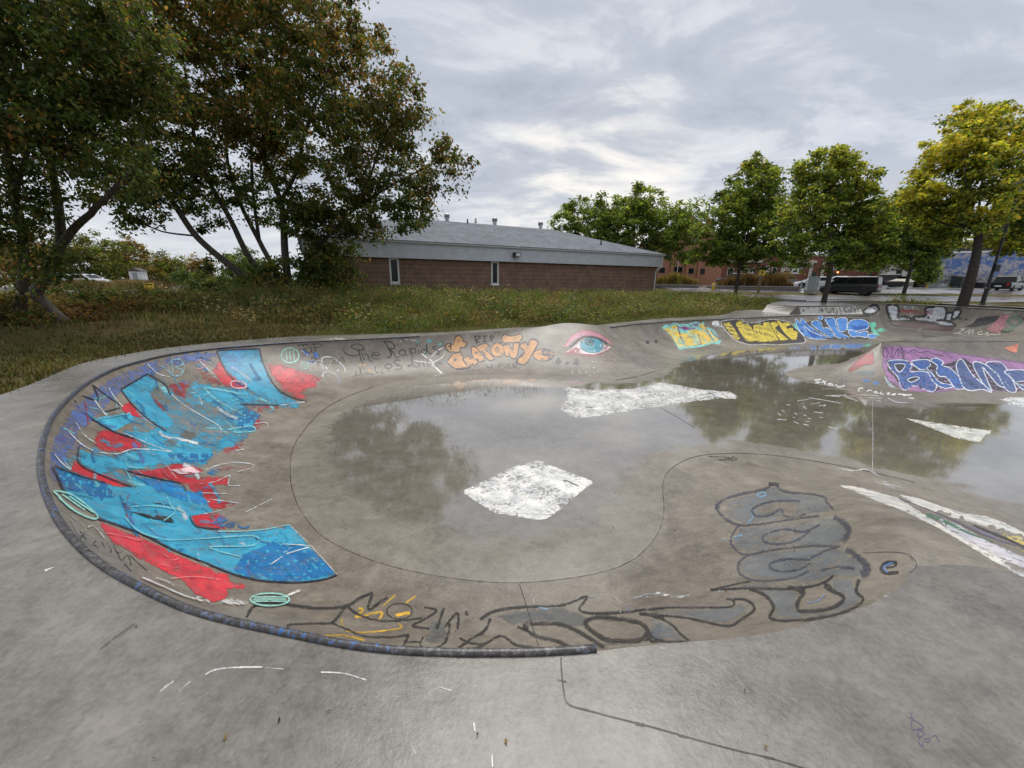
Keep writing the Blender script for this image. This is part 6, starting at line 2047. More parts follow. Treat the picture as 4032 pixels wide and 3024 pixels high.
t2 = std_tree('ash_tree', 'green and yellowing street tree in front of the black van', 3243, 1190, 25.5, 585,
              [(3280, 650, 70, 0), (3260, 720, 110, 0), (3360, 760, 100, 0), (3180, 800, 100, 0), (3300, 850, 150, .5), (3150, 900, 95, 0), (3400, 900, 110, 0), (3250, 970, 130, 0), (3390, 1000, 80, 0), (3120, 960, 70, -.4), (3340, 690, 60, 0), (3200, 690, 50, 0), (3450, 980, 60, 0)], 22, cT2, .17, 560, 52, (.235, .13), .48, cut=1058)
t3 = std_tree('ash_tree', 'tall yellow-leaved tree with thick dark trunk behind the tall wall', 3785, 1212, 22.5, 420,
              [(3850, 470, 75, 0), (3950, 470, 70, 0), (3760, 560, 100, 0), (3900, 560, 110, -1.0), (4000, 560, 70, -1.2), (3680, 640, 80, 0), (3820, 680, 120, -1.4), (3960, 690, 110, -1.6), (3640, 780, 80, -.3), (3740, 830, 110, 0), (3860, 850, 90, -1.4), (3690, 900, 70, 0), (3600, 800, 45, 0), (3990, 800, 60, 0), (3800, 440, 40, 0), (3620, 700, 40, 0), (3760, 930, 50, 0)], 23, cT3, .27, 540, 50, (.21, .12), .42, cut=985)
t4 = std_tree('ash_tree', 'golden yellow tree beyond the lamp post', 4075, 1190, 26, 600,
              [(4060, 700, 90, 0), (4000, 780, 90, 0), (4090, 830, 110, 0), (3960, 900, 70, 0), (4030, 930, 80, 0), (3900, 930, 45, 0), (4090, 980, 60, 0), (3950, 980, 40, 0)], 24, cT3, .2, 300, 60, (.23, .13), .52, cut=1000)
t5 = std_tree('ash_tree', 'dark green tree between the van tree and the tall yellow tree', 3560, 1150, 40, 760,
              [(3560, 830, 90, 0), (3490, 890, 90, 0), (3620, 920, 100, 0), (3540, 970, 110, 0), (3660, 990, 80, 0), (3470, 980, 70, 0), (3590, 780, 40, 0)], 25, cT1, .18, 380, 60, (.34, .19), .8, cut=1052)
t6 = std_tree('locust_tree', 'wide feathery green tree behind the roof ridge', 2480, 1110, 62, 780,
              [(2300, 880, 95, 0), (2420, 840, 80, 0), (2560, 840, 90, 0), (2690, 870, 80, 0), (2480, 900, 110, 0), (2620, 930, 100, 0), (2350, 920, 80, 0), (2720, 940, 60, 0), (2230, 860, 50, 0), (2500, 800, 45, 0), (2580, 990, 60, 0), (2700, 1000, 45, 0), (2420, 990, 60, 0)], 26, cTL, .4, 560, 62, (.48, .23), 1.05, group=None)
t7 = std_tree('ash_tree', 'small dark green tree far behind the van tree', 3420, 1110, 66, 880, [(3420, 940, 80, 0), (3360, 990, 70, 0), (3480, 1000, 70, 0)], 27, cT1, .2, 120, 50, (.45, .24), 1.3, group='trees planted along the parking lot')

# ---- autumn wood beyond the road on the left: trees one can tell apart
for i, (u, v, a, tv, rad, pa, wa, lab) in enumerate((
        (60, 1125, 46, 930, 110, [BROWN, RUST, OLIVE], [.4, .3, .3], 'russet tree beyond the road behind the twin trunks'),
        (230, 1120, 50, 880, 110, [OLIVE, GREEN_M, (.12, .11, .03)], [.4, .3, .3], 'olive tree beyond the road beside the russet one'),
        (400, 1118, 52, 940, 90, [GREEN_M, OLIVE, LG], [.5, .3, .2], 'fresh green bushy tree beyond the road'),
        (520, 1118, 56, 960, 80, [(.16, .12, .04), OLIVE, RUST], [.4, .4, .2], 'tan autumn tree beyond the road'),
        (640, 1115, 60, 1000, 60, [GREEN_M, LG, OLIVE], [.4, .3, .3], 'small green tree past the white shed'),
        (770, 1112, 66, 1020, 55, [RUST, OLIVE, (.2, .13, .04)], [.3, .4, .3], 'low russet tree seen between the maple stems'),
        (960, 1110, 60, 1000, 70, [GREEN_M, LG, DG], [.4, .3, .3], 'pale green tree behind the maple stems'),
        (-150, 1125, 40, 900, 140, [OLIVE, GREEN_M, BROWN], [.4, .3, .3], 'broad olive tree at the near end of the far wood'))):
    std_tree('woodland_tree', lab, u, v, a, tv, [(u - rad * .7, tv + rad * .9, rad * .75, 0), (u + rad * .7, tv + rad * .9, rad * .75, .6), (u, tv + rad * .6, rad * .8, 0), (u - rad * .3, (tv + v) / 2 + 20, rad, -.5), (u + rad * .5, (tv + v) / 2 + 30, rad * .9, .5), (u, v - 30, rad * .8, -1)],
             40 + i, pal_col(pa, wa), .16, 110, 60, (.34, .18), 1.0, group='autumn trees beyond the road')

# ---- shrubs under the left tree and round the maple's foot
for i, (u, v, a, r, pa, wa, lab) in enumerate((
        (120, 1215, 10.5, 55, [OLIVE, (.16, .15, .03), BROWN], [.4, .3, .3], 'yellowing shrub at the foot of the twin-trunked tree'),
        (210, 1235, 11.5, 50, [BROWN, OLIVE, GREEN_D], [.45, .3, .25], 'brown leggy shrub beside the twin-trunked tree'),
        (310, 1200, 13, 55, [GREEN_M, GREEN_D, OLIVE], [.5, .3, .2], 'dark green shrub between the two big trees'),
        (420, 1210, 13.5, 50, [GREEN_M, BROWN, OLIVE], [.4, .3, .3], 'mixed green and brown shrub by the road verge'),
        (560, 1200, 15, 42, [BROWN, OLIVE, GREEN_D], [.4, .35, .25], 'low brown shrub before the grey road'),
        (800, 1128, 24, 75, [GREEN_D, GREEN_M], [.6, .4], 'dense dark shrub left of the maple stems'),
        (1010, 1145, 21.5, 80, [GREEN_D, GREEN_M], [.6, .4], 'dense dark shrub among the maple stems'),
        (900, 1150, 22, 62, [GREEN_D, GREEN_M, OLIVE], [.5, .35, .15], 'dark shrub below the leaning maple stem'),
        (1190, 1120, 22.8, 85, [GREEN_M, GREEN_D], [.5, .5], 'leafy green shrub against the building corner'),
        (20, 1240, 9.2, 60, [GREEN_D, OLIVE, BROWN], [.4, .3, .3], 'dark shrub at the left side of the twin trunks'),
        (130, 1270, 10.6, 40, [BROWN, (.09, .045, .025), OLIVE], [.5, .35, .15], 'brown undergrowth at the mown edge below the twin trunks'),
        (390, 1255, 12.0, 42, [BROWN, (.09, .045, .025), GREEN_D], [.5, .3, .2], 'brown and green undergrowth beside the reddish shrub'),
        (500, 1235, 13.0, 40, [BROWN, OLIVE, (.09, .045, .025)], [.5, .25, .25], 'brown undergrowth next to the grassy mound'),
        (640, 1190, 16.5, 40, [OLIVE, BROWN, GREEN_M], [.4, .35, .25], 'dry olive shrub on the grassy mound'),
        (300, 1275, 11.0, 36, [BROWN, (.10, .04, .02), OLIVE], [.5, .3, .2], 'low reddish shrub by the mown grass'))):
    R = np.random.default_rng(70 + i)
    c = at_ax(u, v, a)
    gz = float(ground_z(np.array([c[:2]]))[0])
    b = np.array([c[0], c[1], gz])
    rr = r * a / FPX * (1.45 if a < 16 else 1.0)
    st = []
    for k in range(6):
        an = k * 1.05 + R.uniform(-.3, .3)
        st.append(([b + (0, 0, -.1), b + (math.cos(an) * rr * .3, math.sin(an) * rr * .3, (c[2] - gz) * .7 + .1), np.array([c[0] + math.cos(an) * rr * .6, c[1] + math.sin(an) * rr * .6, c[2] + rr * .5])], .02, .006))
    tree('shrub', lab, b, st, [(c, (rr * 1.4, rr * 1.2, rr), 1), ((c + b) / 2, (rr * 1.2, rr, max(rr * .8, .3)), .8)], 70, 60, (.10, .055) if a < 16 else (.17, .09), pal_col(pa, wa), 70 + i, 'shrub', 'shrubs under the trees', cr=.34 if a < 16 else .5, droop=.3)


# ---- rough grass: real blades
def grass(name, P, hmin, hmax, wd, pal, wts, seed, lean=.35, tint=None):
    R = np.random.default_rng(seed)
    n = len(P)
    h = R.uniform(hmin, hmax, n) if np.isscalar(hmin) else hmin + (hmax - hmin) * R.uniform(0, 1, n)
    an = R.uniform(0, 6.283, n)
    side = np.stack([np.cos(an), np.sin(an), np.zeros(n)], 1) * (wd * R.uniform(.6, 1.4, n))[:, None]
    la = R.uniform(0, 6.283, n)
    l = R.uniform(.1, 1, n) * lean
    ld = np.stack([np.cos(la) * l, np.sin(la) * l, np.zeros(n)], 1) * h[:, None]
    up = np.stack([np.zeros(n), np.zeros(n), h], 1)
    V = np.empty((n, 5, 3))
    V[:, 0] = P - side; V[:, 1] = P + side
    V[:, 2] = P + side * .7 + up * .6 + ld * .4
    V[:, 3] = P - side * .7 + up * .6 + ld * .4
    V[:, 4] = P + up * (1 - .25 * l[:, None]) + ld
    base = (np.arange(n) * 5)[:, None]
    F = np.concatenate([base + np.array([[0, 1, 2]]), base + np.array([[0, 2, 3]]), base + np.array([[3, 2, 4]])])
    me = np_mesh(name, V.reshape(-1, 3), F)
    c = pick(R, n, pal, wts) * (0.30 + 1.35 * (.6 * value_noise(P[:, 0] * .5, P[:, 1] * .5, seed) + .4 * value_noise(P[:, 0] * 2.2, P[:, 1] * 2.2, seed + 1)))[:, None]
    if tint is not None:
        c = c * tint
    cc = np.repeat(np.column_stack([c, np.ones(n)]), 5, axis=0)
    attr_c(me, 'Col', cc)
    return me


RG = np.random.default_rng(5)
NG = 380000
# more blades nearer the bowl
rr_ = RG.uniform(0, 1, NG) ** .75
az = RG.uniform(math.radians(-62), math.radians(47), NG)
ds = 6 + rr_ * 34
GP = np.stack([np.sin(az) * ds, np.cos(az) * ds], 1)
din, _ = dist_poly(GP, outl)
ok = ~(inside(GP, outl) & (din > RG.uniform(0, 1, NG) ** 3 * .28))
# keep off the road, the lot and the building
bl2 = (GP - BA) @ np.array([-bdir[1], bdir[0]])
bl1 = (GP - BA) @ bdir
ok &= ~((bl2 > -.05) & (bl1 > BX0) & (bl1 < BLEN))
ok &= ~inside(GP, np.array(road_poly)) & ~inside(GP, np.array(lot_poly))
wk = [tuple(p) for p in le] + [tuple(p) for p in w2[::-1]]
ok &= ~inside(GP, np.array(wk)) & ~inside(GP, np.array(lp))
GP, din = GP[ok], din[ok]
patch = value_noise(GP[:, 0] * .45, GP[:, 1] * .45, 21) * .6 + value_noise(GP[:, 0] * 1.6, GP[:, 1] * 1.6, 22) * .4
left = (GP[:, 0] < -5.5) & (GP[:, 1] < 12.5)
shade = sstep(2.2, 3.4, din) * (GP[:, 0] < -7) * (GP[:, 1] < 15)
keep = RG.uniform(0, 1, len(GP)) < np.where(left & (din < 4), 1.0, .25 + .9 * patch) * (1 - .75 * shade)
GP, din, patch, left = GP[keep], din[keep], patch[keep], left[keep]
tuft = np.clip(value_noise(GP[:, 0] * .8, GP[:, 1] * .8, 33) * 1.7 - .45, 0, 1.2)
hh = .09 + .50 * sstep(.3, 2.6, din) * (.18 + tuft) * np.where(GP[:, 1] > 22, .8, 1)
hh = np.where(left, np.minimum(hh, .24), hh)
hh = np.where(left & (din < 3.5), .10, hh)
GZ = ground_z(GP)
dist_c = np.linalg.norm(GP, axis=1)
me = grass('rough_grass', np.column_stack([GP, GZ - .02]), hh * .45, hh * 1.35, .0055 + .0006 * dist_c, [(.15, .185, .045), (.21, .20, .065), (.33, .27, .12), (.10, .14, .034), (.19, .125, .06)], [.34, .25, .13, .20, .08], 31, .6, np.where((GP[:, 0] < -6)[:, None] & (GP[:, 1] < 14.5)[:, None], np.array([[.66, .55, .48]]), np.array([[1.0, 1.0, 1.0]])))  # far-left blades tinted browner and darker, the trees' shade put into their colour
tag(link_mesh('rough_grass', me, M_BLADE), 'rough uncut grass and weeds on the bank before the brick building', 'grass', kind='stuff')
# broad-leaved weeds and dry seed heads among the grass
RW = np.random.default_rng(8)
cand = GP[(din > .3) & (GP[:, 1] < 30) & ~left]
ctr = cand[RW.choice(len(cand), 1500, replace=False)]
cz = ground_z(ctr)
cnt = RW.integers(14, 60, len(ctr))
ci = np.repeat(np.arange(len(ctr)), cnt)
off = RW.normal(0, 1, (len(ci), 3)) * np.array([.22, .22, .14])
hw_w = RW.uniform(.12, .50, len(ctr))
Pw = np.column_stack([ctr[ci], cz[ci] + hw_w[ci]]) + off * np.where(hw_w > .3, 1.25, .9)[ci][:, None]
Pw[:, 2] = np.maximum(Pw[:, 2], cz[ci] + .02)
hue = RW.choice(4, len(ctr), p=[.36, .22, .30, .12])[ci]
cw = np.array([(.10, .16, .036), (.17, .20, .05), (.22, .15, .055), (.42, .34, .19)])[hue] * RW.uniform(.7, 1.3, (len(ci), 1))
me = leaves_mesh('weeds', Pw, .13, .05, cw, RW, .0, 1.0)
tag(link_mesh('weeds', me, M_LEAF), 'broad-leaved weeds scattered through the rough grass bank', 'weeds', kind='stuff')
# fallen leaves and twigs on the concrete and the verge
RF = np.random.default_rng(9)
fl = []
for (u0, u1, v0, v1, n) in ((0, 1100, 1230, 1420, 150), (1300, 3400, 1560, 2150, 46), (200, 4000, 2250, 3000, 14), (2600, 3500, 1880, 2350, 16)):
    for _ in range(n):
        h = hit(RF.uniform(u0, u1), RF.uniform(v0, v1))
        if h is None:
            continue
        fl.append(tuple(h[0] + h[1] * .008))
lit = np.column_stack([RF.uniform(-13, -6.4, 900), RF.uniform(3, 13, 900)])
lit = lit[~inside(lit, outl)]
lz = ground_z(lit)
fl = np.array(fl + [(x, y, z + RF.uniform(.03, .09)) for (x, y), z in zip(lit, lz)])
cf = pick(RF, len(fl), [(.05, .035, .02), (.18, .09, .035), (.30, .22, .07), (.03, .028, .025)], [.4, .25, .15, .2])
me = leaves_mesh('fallen_leaves', fl, np.where(fl[:, 0] < -6.2, .075, .026), np.where(fl[:, 0] < -6.2, .04, .011), cf, RF, 0.0, 1.0)
V_ = np.empty(len(me.vertices) * 3, np.float32)
me.vertices.foreach_get('co', V_)
V_ = V_.reshape(-1, 4, 3)
V_[:, :, 2] = V_[:, :1, 2] + (V_[:, :, 2] - V_[:, :1, 2]) * .12
me.vertices.foreach_set('co', V_.ravel())
tag(link_mesh('fallen_leaves', me, M_LEAF), 'scattered fallen leaves and bits on the concrete', 'leaves', kind='stuff')
# ================================================================== BEYOND THE PARK
def local_frame(P0, P1):
    d = np.array(P1[:2]) - np.array(P0[:2])
    return math.atan2(d[1], d[0]), float(np.linalg.norm(d))


M_ORBR = plain('orange_brick', (0.36, 0.17, 0.10), 0.85, noise=.14, scale=3)
M_RDBR = plain('red_brick', (0.20, 0.075, 0.055), 0.85, noise=.16, scale=3)
M_CREAM = plain('cream_stone', (0.55, 0.50, 0.42), 0.8, noise=.1)
M_DROOF = plain('dark_roof', (0.07, 0.065, 0.065), 0.8)
M_STONE = plain('grey_block_stone', (0.20, 0.185, 0.17), 0.85, noise=.22, scale=5, bump=.02)
M_STONE2 = plain('pale_cap_stone', (0.30, 0.285, 0.265), 0.8, noise=.15, scale=5)
M_YELLOW = plain('yellow_paint', (0.62, 0.42, 0.03), 0.5, noise=.1)
M_GREY = plain('grey_green_enamel', (0.30, 0.34, 0.33), 0.5, noise=.06)
M_DKGREEN = plain('dark_green_enamel', (0.018, 0.035, 0.028), 0.5)
M_WOOD = plain('weathered_wood', (0.16, 0.12, 0.085), 0.85, noise=.25, scale=8)
M_POLE = plain('concrete_pole', (0.34, 0.33, 0.30), 0.8)
M_TYRE = plain('tyre_rubber', (0.018, 0.018, 0.018), 0.8)
M_RIM = plain('alloy_rim', (0.35, 0.35, 0.36), 0.35, 0.7)
M_CGLASS = glass_mat('car_glass', (0.01, 0.011, 0.012), 0.05)
M_CGLASS.node_tree.nodes['Principled BSDF'].inputs['Specular IOR Level'].default_value = 0.35
M_LAMPW = plain('clear_lamp', (0.7, 0.7, 0.68), 0.15)
M_LAMPR = plain('red_lamp', (0.45, 0.02, 0.02), 0.2)
M_PLATE = plain('number_plate', (0.6, 0.65, 0.7), 0.5)


def paint_car(name, col):
    m, nt, b = new_mat(name)
    b.inputs['Base Color'].default_value = (*col, 1)
    b.inputs['Roughness'].default_value = 0.28
    b.inputs['Coat Weight'].default_value = 0.25
    b.inputs['Coat Roughness'].default_value = 0.06
    return m


CB, CW, CG = paint_car('black_car_paint', (0.012, 0.012, 0.013)), paint_car('white_car_paint', (0.72, 0.73, 0.74)), paint_car('silver_car_paint', (0.40, 0.41, 0.43))


def facade(name, label, P0, P1, h, depth, mat, cat='building', roof=None, par=.0):
    ang, w = local_frame(P0, P1)
    root = empty(name, (P0[0], P0[1], P0[2]), ang, label, cat)
    MB().box(0, w, 0, depth, -1.5, h).build('wall', mat, root)
    if roof == 'gable':
        mb = MB().extrude_y([(-.4, h), (w + .4, h), (w / 2, h + w * .36)], -.25, depth + .2)
        mb.build('roof', M_DROOF, root)
        MB().extrude_y([(0.25, h - .01), (w - .25, h - .01), (w / 2, h + w * .335)], -.32, -.26).build('gable_wall', mat, root)
    elif roof == 'flat':
        MB().box(-.15, w + .15, -.15, depth + .15, h, h + .35).build('roof', M_CREAM, root)
    return root, w


def window_on(root, x, z, w, h, frame=M_WHITE, pane=M_PANE, name='window'):
    fr = MB()
    t = .09
    fr.box(x - w / 2, x + w / 2, -.07, .01, z, z + t); fr.box(x - w / 2, x + w / 2, -.07, .01, z + h - t, z + h)
    fr.box(x - w / 2, x - w / 2 + t, -.07, .01, z + t, z + h - t); fr.box(x + w / 2 - t, x + w / 2, -.07, .01, z + t, z + h - t)
    o = fr.build(name, frame, root)
    MB().box(x - w / 2 + t, x + w / 2 - t, -.03, -.02, z + t, z + h - t).build('pane', pane, o)
    return o


# orange brick building with gable, seen between roof corner and street tree
b1, w1_ = facade('brick_house', 'orange brick building with dark windows behind the ornamental grass', at_ax(2540, 1112, 82), at_ax(2835, 1112, 80), 8.0, 14, M_ORBR, roof='gable')
for (u, v0, v1, ww) in ((2603, 1055, 1076, 1.2), (2666, 1052, 1085, 1.7), (2717, 1057, 1078, 1.1), (2625, 1000, 1022, 1.1), (2690, 1000, 1022, 1.1), (2760, 1058, 1080, 1.1), (2790, 1010, 1030, 1.1)):
    x = (u - 2540) / 295 * w1_
    window_on(b1, x, (1112 - v1) * 81 / FPX, ww, (v1 - v0) * 81 / FPX, M_DROOF)
for u in (2640, 2700, 2745):
    x = (u - 2540) / 295 * w1_
    MB().box(x - .25, x + .25, -.45, -.005, -1.4, 6.6).build('pilaster', M_ORBR, b1)
MB().box(w1_ * .80, w1_ * .80 + 1.2, 3, 4.2, 8.5, 13.0).build('chimney', M_RDBR, b1)
MB().tube([(w1_ * .41, -.6, -1), (w1_ * .41, -.6, 7.4)], .06, 6).build('flagpole', M_WHITE, b1)

# long red brick building
b2, w2_ = facade('brick_building', 'long red brick commercial building with cream stone trim and doors', at_ax(2836, 1108, 84), at_ax(3470, 1108, 84), 5.4, 14, M_RDBR, roof='flat')


def bx_(u):
    return (u - 2836) / (3470 - 2836) * w2_


for (ua, ub) in ((3060, 3200), (2840, 2990)):
    MB().box(bx_(ua), bx_(ub), -.18, -.004, 4.0, 4.5).build('stone_band', M_CREAM, b2)
for u in (3070, 3180, 3228):
    MB().box(bx_(u) - .35, bx_(u) + .35, -.25, -.19, -1.2, 4.6).build('stone_pier', M_CREAM, b2)
for (u, z, w, h) in ((2870, 1.2, 1.4, 1.6), (2925, 1.2, 1.4, 1.6), (3005, 1.0, 1.4, 2.0), (3040, 1.0, 1.0, 2.0), (3105, 2.9, 2.2, 1.0), (3150, 2.9, 2.0, 1.0), (3290, 2.6, 2.2, 1.0), (3380, 2.4, 1.6, 1.0), (3430, 2.4, 1.6, 1.0)):
    window_on(b2, bx_(u), z, w, h)
for u in (3075, 3095, 3195, 3280):
    d = MB().box(bx_(u) - .6, bx_(u) + .6, -.08, -.01, -.9, 2.2).build('door', M_DKGREEN, b2)
    MB().box(bx_(u) + .35, bx_(u) + .45, -.14, -.08, .2, .4).build('door_handle', M_RIM, d)
for (u, z, w, h) in ((3122, 1.7, 1.9, 1.1), (2950, 1.6, 1.3, 1.2), (2990, .4, 1.2, .9), (3012, 2.0, .8, 1.4), (3088, 2.4, 1.3, .4)):
    s_ = MB().box(bx_(u) - w / 2, bx_(u) + w / 2, -.20, -.10, z, z + h).build('wall_sign', M_WHITE, b2)
    MB().box(bx_(u) - w * .3, bx_(u) + w * .2, -.212, -.203, z + h * .3, z + h * .7).build('sign_print', M_BLACK, s_)
lamp_on = emit_mat('amber_lamp_glow', (1.0, 0.30, 0.08), 1.6)
MB().lathe([(.04, -.08), (.15, .0), (.18, .18), (.08, .30)], (bx_(3286), -.35, 2.0), 10).build('wall_lamp', lamp_on, b2)

# small white house
b3, w3_ = facade('white_house', 'small white clapboard house beyond the boat', at_ax(3490, 1104, 78), at_ax(3600, 1104, 76), 2.9, 7, M_WHITE)
MB().box(-.3, w3_ + .3, -.4, 7.2, 2.9, 3.15).build('roof', M_CREAM, b3)
window_on(b3, w3_ * .38, 1.0, 1.0, 1.2, M_CREAM)
MB().box(w3_ * .72, w3_ * .95, -.06, -.01, -1, 1.6).build('door', M_CREAM, b3)


# mural building
def mural_mat():
    m, nt, b = new_mat('painted_mural')
    L = nt.links.new
    tc = nd(nt, 'ShaderNodeTexCoord')
    sep = nd(nt, 'ShaderNodeSeparateXYZ')
    L(tc.outputs['Object'], sep.inputs[0])
    mp = nd(nt, 'ShaderNodeMapping')
    mp.inputs['Scale'].default_value = (.6, .6, .7)
    L(tc.outputs['Object'], mp.inputs[0])
    n1 = nd(nt, 'ShaderNodeTexNoise', inp={'Scale': 1.3, 'Detail': 5.0, 'Roughness': .55, 'Distortion': 1.2})
    n2 = nd(nt, 'ShaderNodeTexNoise', inp={'Scale': 2.2, 'Detail': 3.0, 'Roughness': .5, 'Distortion': .6})
    L(mp.outputs[0], n1.inputs['Vector']); L(mp.outputs[0], n2.inputs['Vector'])
    r = ramp(nt, [(0.34, (0.06, 0.13, 0.36)), (0.46, (0.12, 0.21, 0.45)), (0.52, (0.28, 0.31, 0.42)), (0.60, (0.46, 0.44, 0.45))])
    L(n1.outputs[0], r.inputs[0])
    r2 = ramp(nt, [(0.38, (0.10, 0.095, 0.10)), (0.5, (0.26, 0.245, 0.24)), (0.62, (0.48, 0.46, 0.45))])
    L(n2.outputs[0], r2.inputs[0])
    zz = math_n(nt, 'ADD', math_n(nt, 'MULTIPLY', sep.outputs[2], -.20), math_n(nt, 'ADD', math_n(nt, 'MULTIPLY', n2.outputs[0], 1.6), .22), clamp=True)
    rz = ramp(nt, [(0.42, (0, 0, 0)), (0.55, (1, 1, 1))])
    L(zz, rz.inputs[0])
    L(mix_c(nt, rz.outputs[0], r.outputs[0], r2.outputs[0]), b.inputs['Base Color'])
    b.inputs['Roughness'].default_value = .7
    return m


b4, w4_ = facade('mural_building', 'flat-roofed building with a blue and grey painted mural wall', at_ax(3660, 1137, 72), at_ax(4110, 1146, 66), 6.6, 12, M_DROOF)
MB().box(.05, w4_ - .05, -.06, -.004, -1.2, 6.25).build('mural', mural_mat(), b4)
MB().box(-.1, w4_ + .1, -.18, -.07, 6.26, 6.6).build('parapet_trim', M_WHITE, b4)
MB().box(2, w4_ - 1, 2, 9, 6.6, 8.4).build('roof_storey', M_DROOF, b4)

# shrub by the mural
Rb = np.random.default_rng(90)
cb = at_ax(3640, 1070, 66)
tree('shrub', 'tall green shrub in front of the mural wall', at_ax(3640, 1128, 66), [([at_ax(3640, 1130, 66), at_ax(3635, 1090, 66), at_ax(3645, 1040, 66)], .08, .03)],
     [(cb, (1.9, 1.5, 2.3), 1)], 60, 60, (.4, .22), pal_col([DG, MG, LG], [.4, .4, .2]), 91, 'shrub', None, cr=.9, droop=.3)


# low stone planters with ornamental grass
def planter(name, label, U0, V0, A0_, U1, V1, A1_, h, dep, glabel, gr):
    P0, P1 = at_ax(U0, V0, A0_), at_ax(U1, V1, A1_)
    ang, w = local_frame(P0, P1)
    z0 = min(P0[2], P1[2]) - .15
    root = empty(name, (P0[0], P0[1], z0), ang, label, 'planter', 'stone planters by the parking lot')
    hh_ = h + .15
    rows = 3
    for k in range(rows):
        MB().box(0 + .01 * (k % 2), w - .01 * (k % 2), 0 + .012 * (k % 2), dep, k * (hh_ - .12) / rows, (k + 1) * (hh_ - .12) / rows - .012).build('stone_course', M_STONE, root)
    MB().box(-.06, w + .06, -.06, dep + .06, hh_ - .12, hh_).build('cap_stone', M_STONE2, root)
    R = np.random.default_rng(int(U0))
    n = gr[2]
    px_ = R.uniform(gr[0], gr[1], n) * w
    cl = np.sin(px_ * 2.1) * .25 + np.sin(px_ * 5.3 + 1) * .15
    P = np.column_stack([px_, R.uniform(.2, dep - .2, n), np.full(n, hh_ - .02)])
    hgt = (gr[3] + cl) * np.clip(np.minimum((px_ / w - gr[0]) * 6, (gr[1] - px_ / w) * 6) + .35, .3, 1)
    me = grass('ornamental_grass', P * [1, 1, 1], np.clip(hgt * .7, .2, 3), np.clip(hgt * 1.15, .3, 3), .03, gr[4], gr[5], int(U0) + 1, .55)
    for i in range(3):
        pass
    o = link_mesh('ornamental_grass', me, M_BLADE)
    o.location = root.location
    o.rotation_euler = root.rotation_euler
    tag(o, glabel, 'ornamental grass', 'ornamental grass in the planters', 'stuff')
    return root


planter('stone_planter', 'low stone planter beside the building corner', 2530, 1139, 46, 2751, 1138, 45, .6, 2.4, 'tan and yellow ornamental grass in the planter by the building corner', (.2, .98, 5200, 1.15, [(.26, .17, .05), (.16, .12, .035), (.40, .36, .06), (.09, .085, .025)], [.35, .3, .2, .15]))
planter('stone_planter', 'long low stone planter behind the first street tree', 2806, 1149, 44, 3151, 1157, 42.5, .80, 2.6, 'brown ornamental grass filling the long planter', (.12, .92, 8000, 1.25, [(.24, .14, .05), (.14, .085, .035), (.09, .085, .03), (.30, .22, .08)], [.35, .35, .15, .15]))
planter('stone_planter', 'small stone planter behind the parked white cars', 3065, 1118, 62, 3140, 1118, 61, .7, 2.0, 'pale tan ornamental grass near the red brick building', (.02, .9, 1800, 1.1, [(.30, .22, .10), (.22, .16, .07)], [.5, .5]))


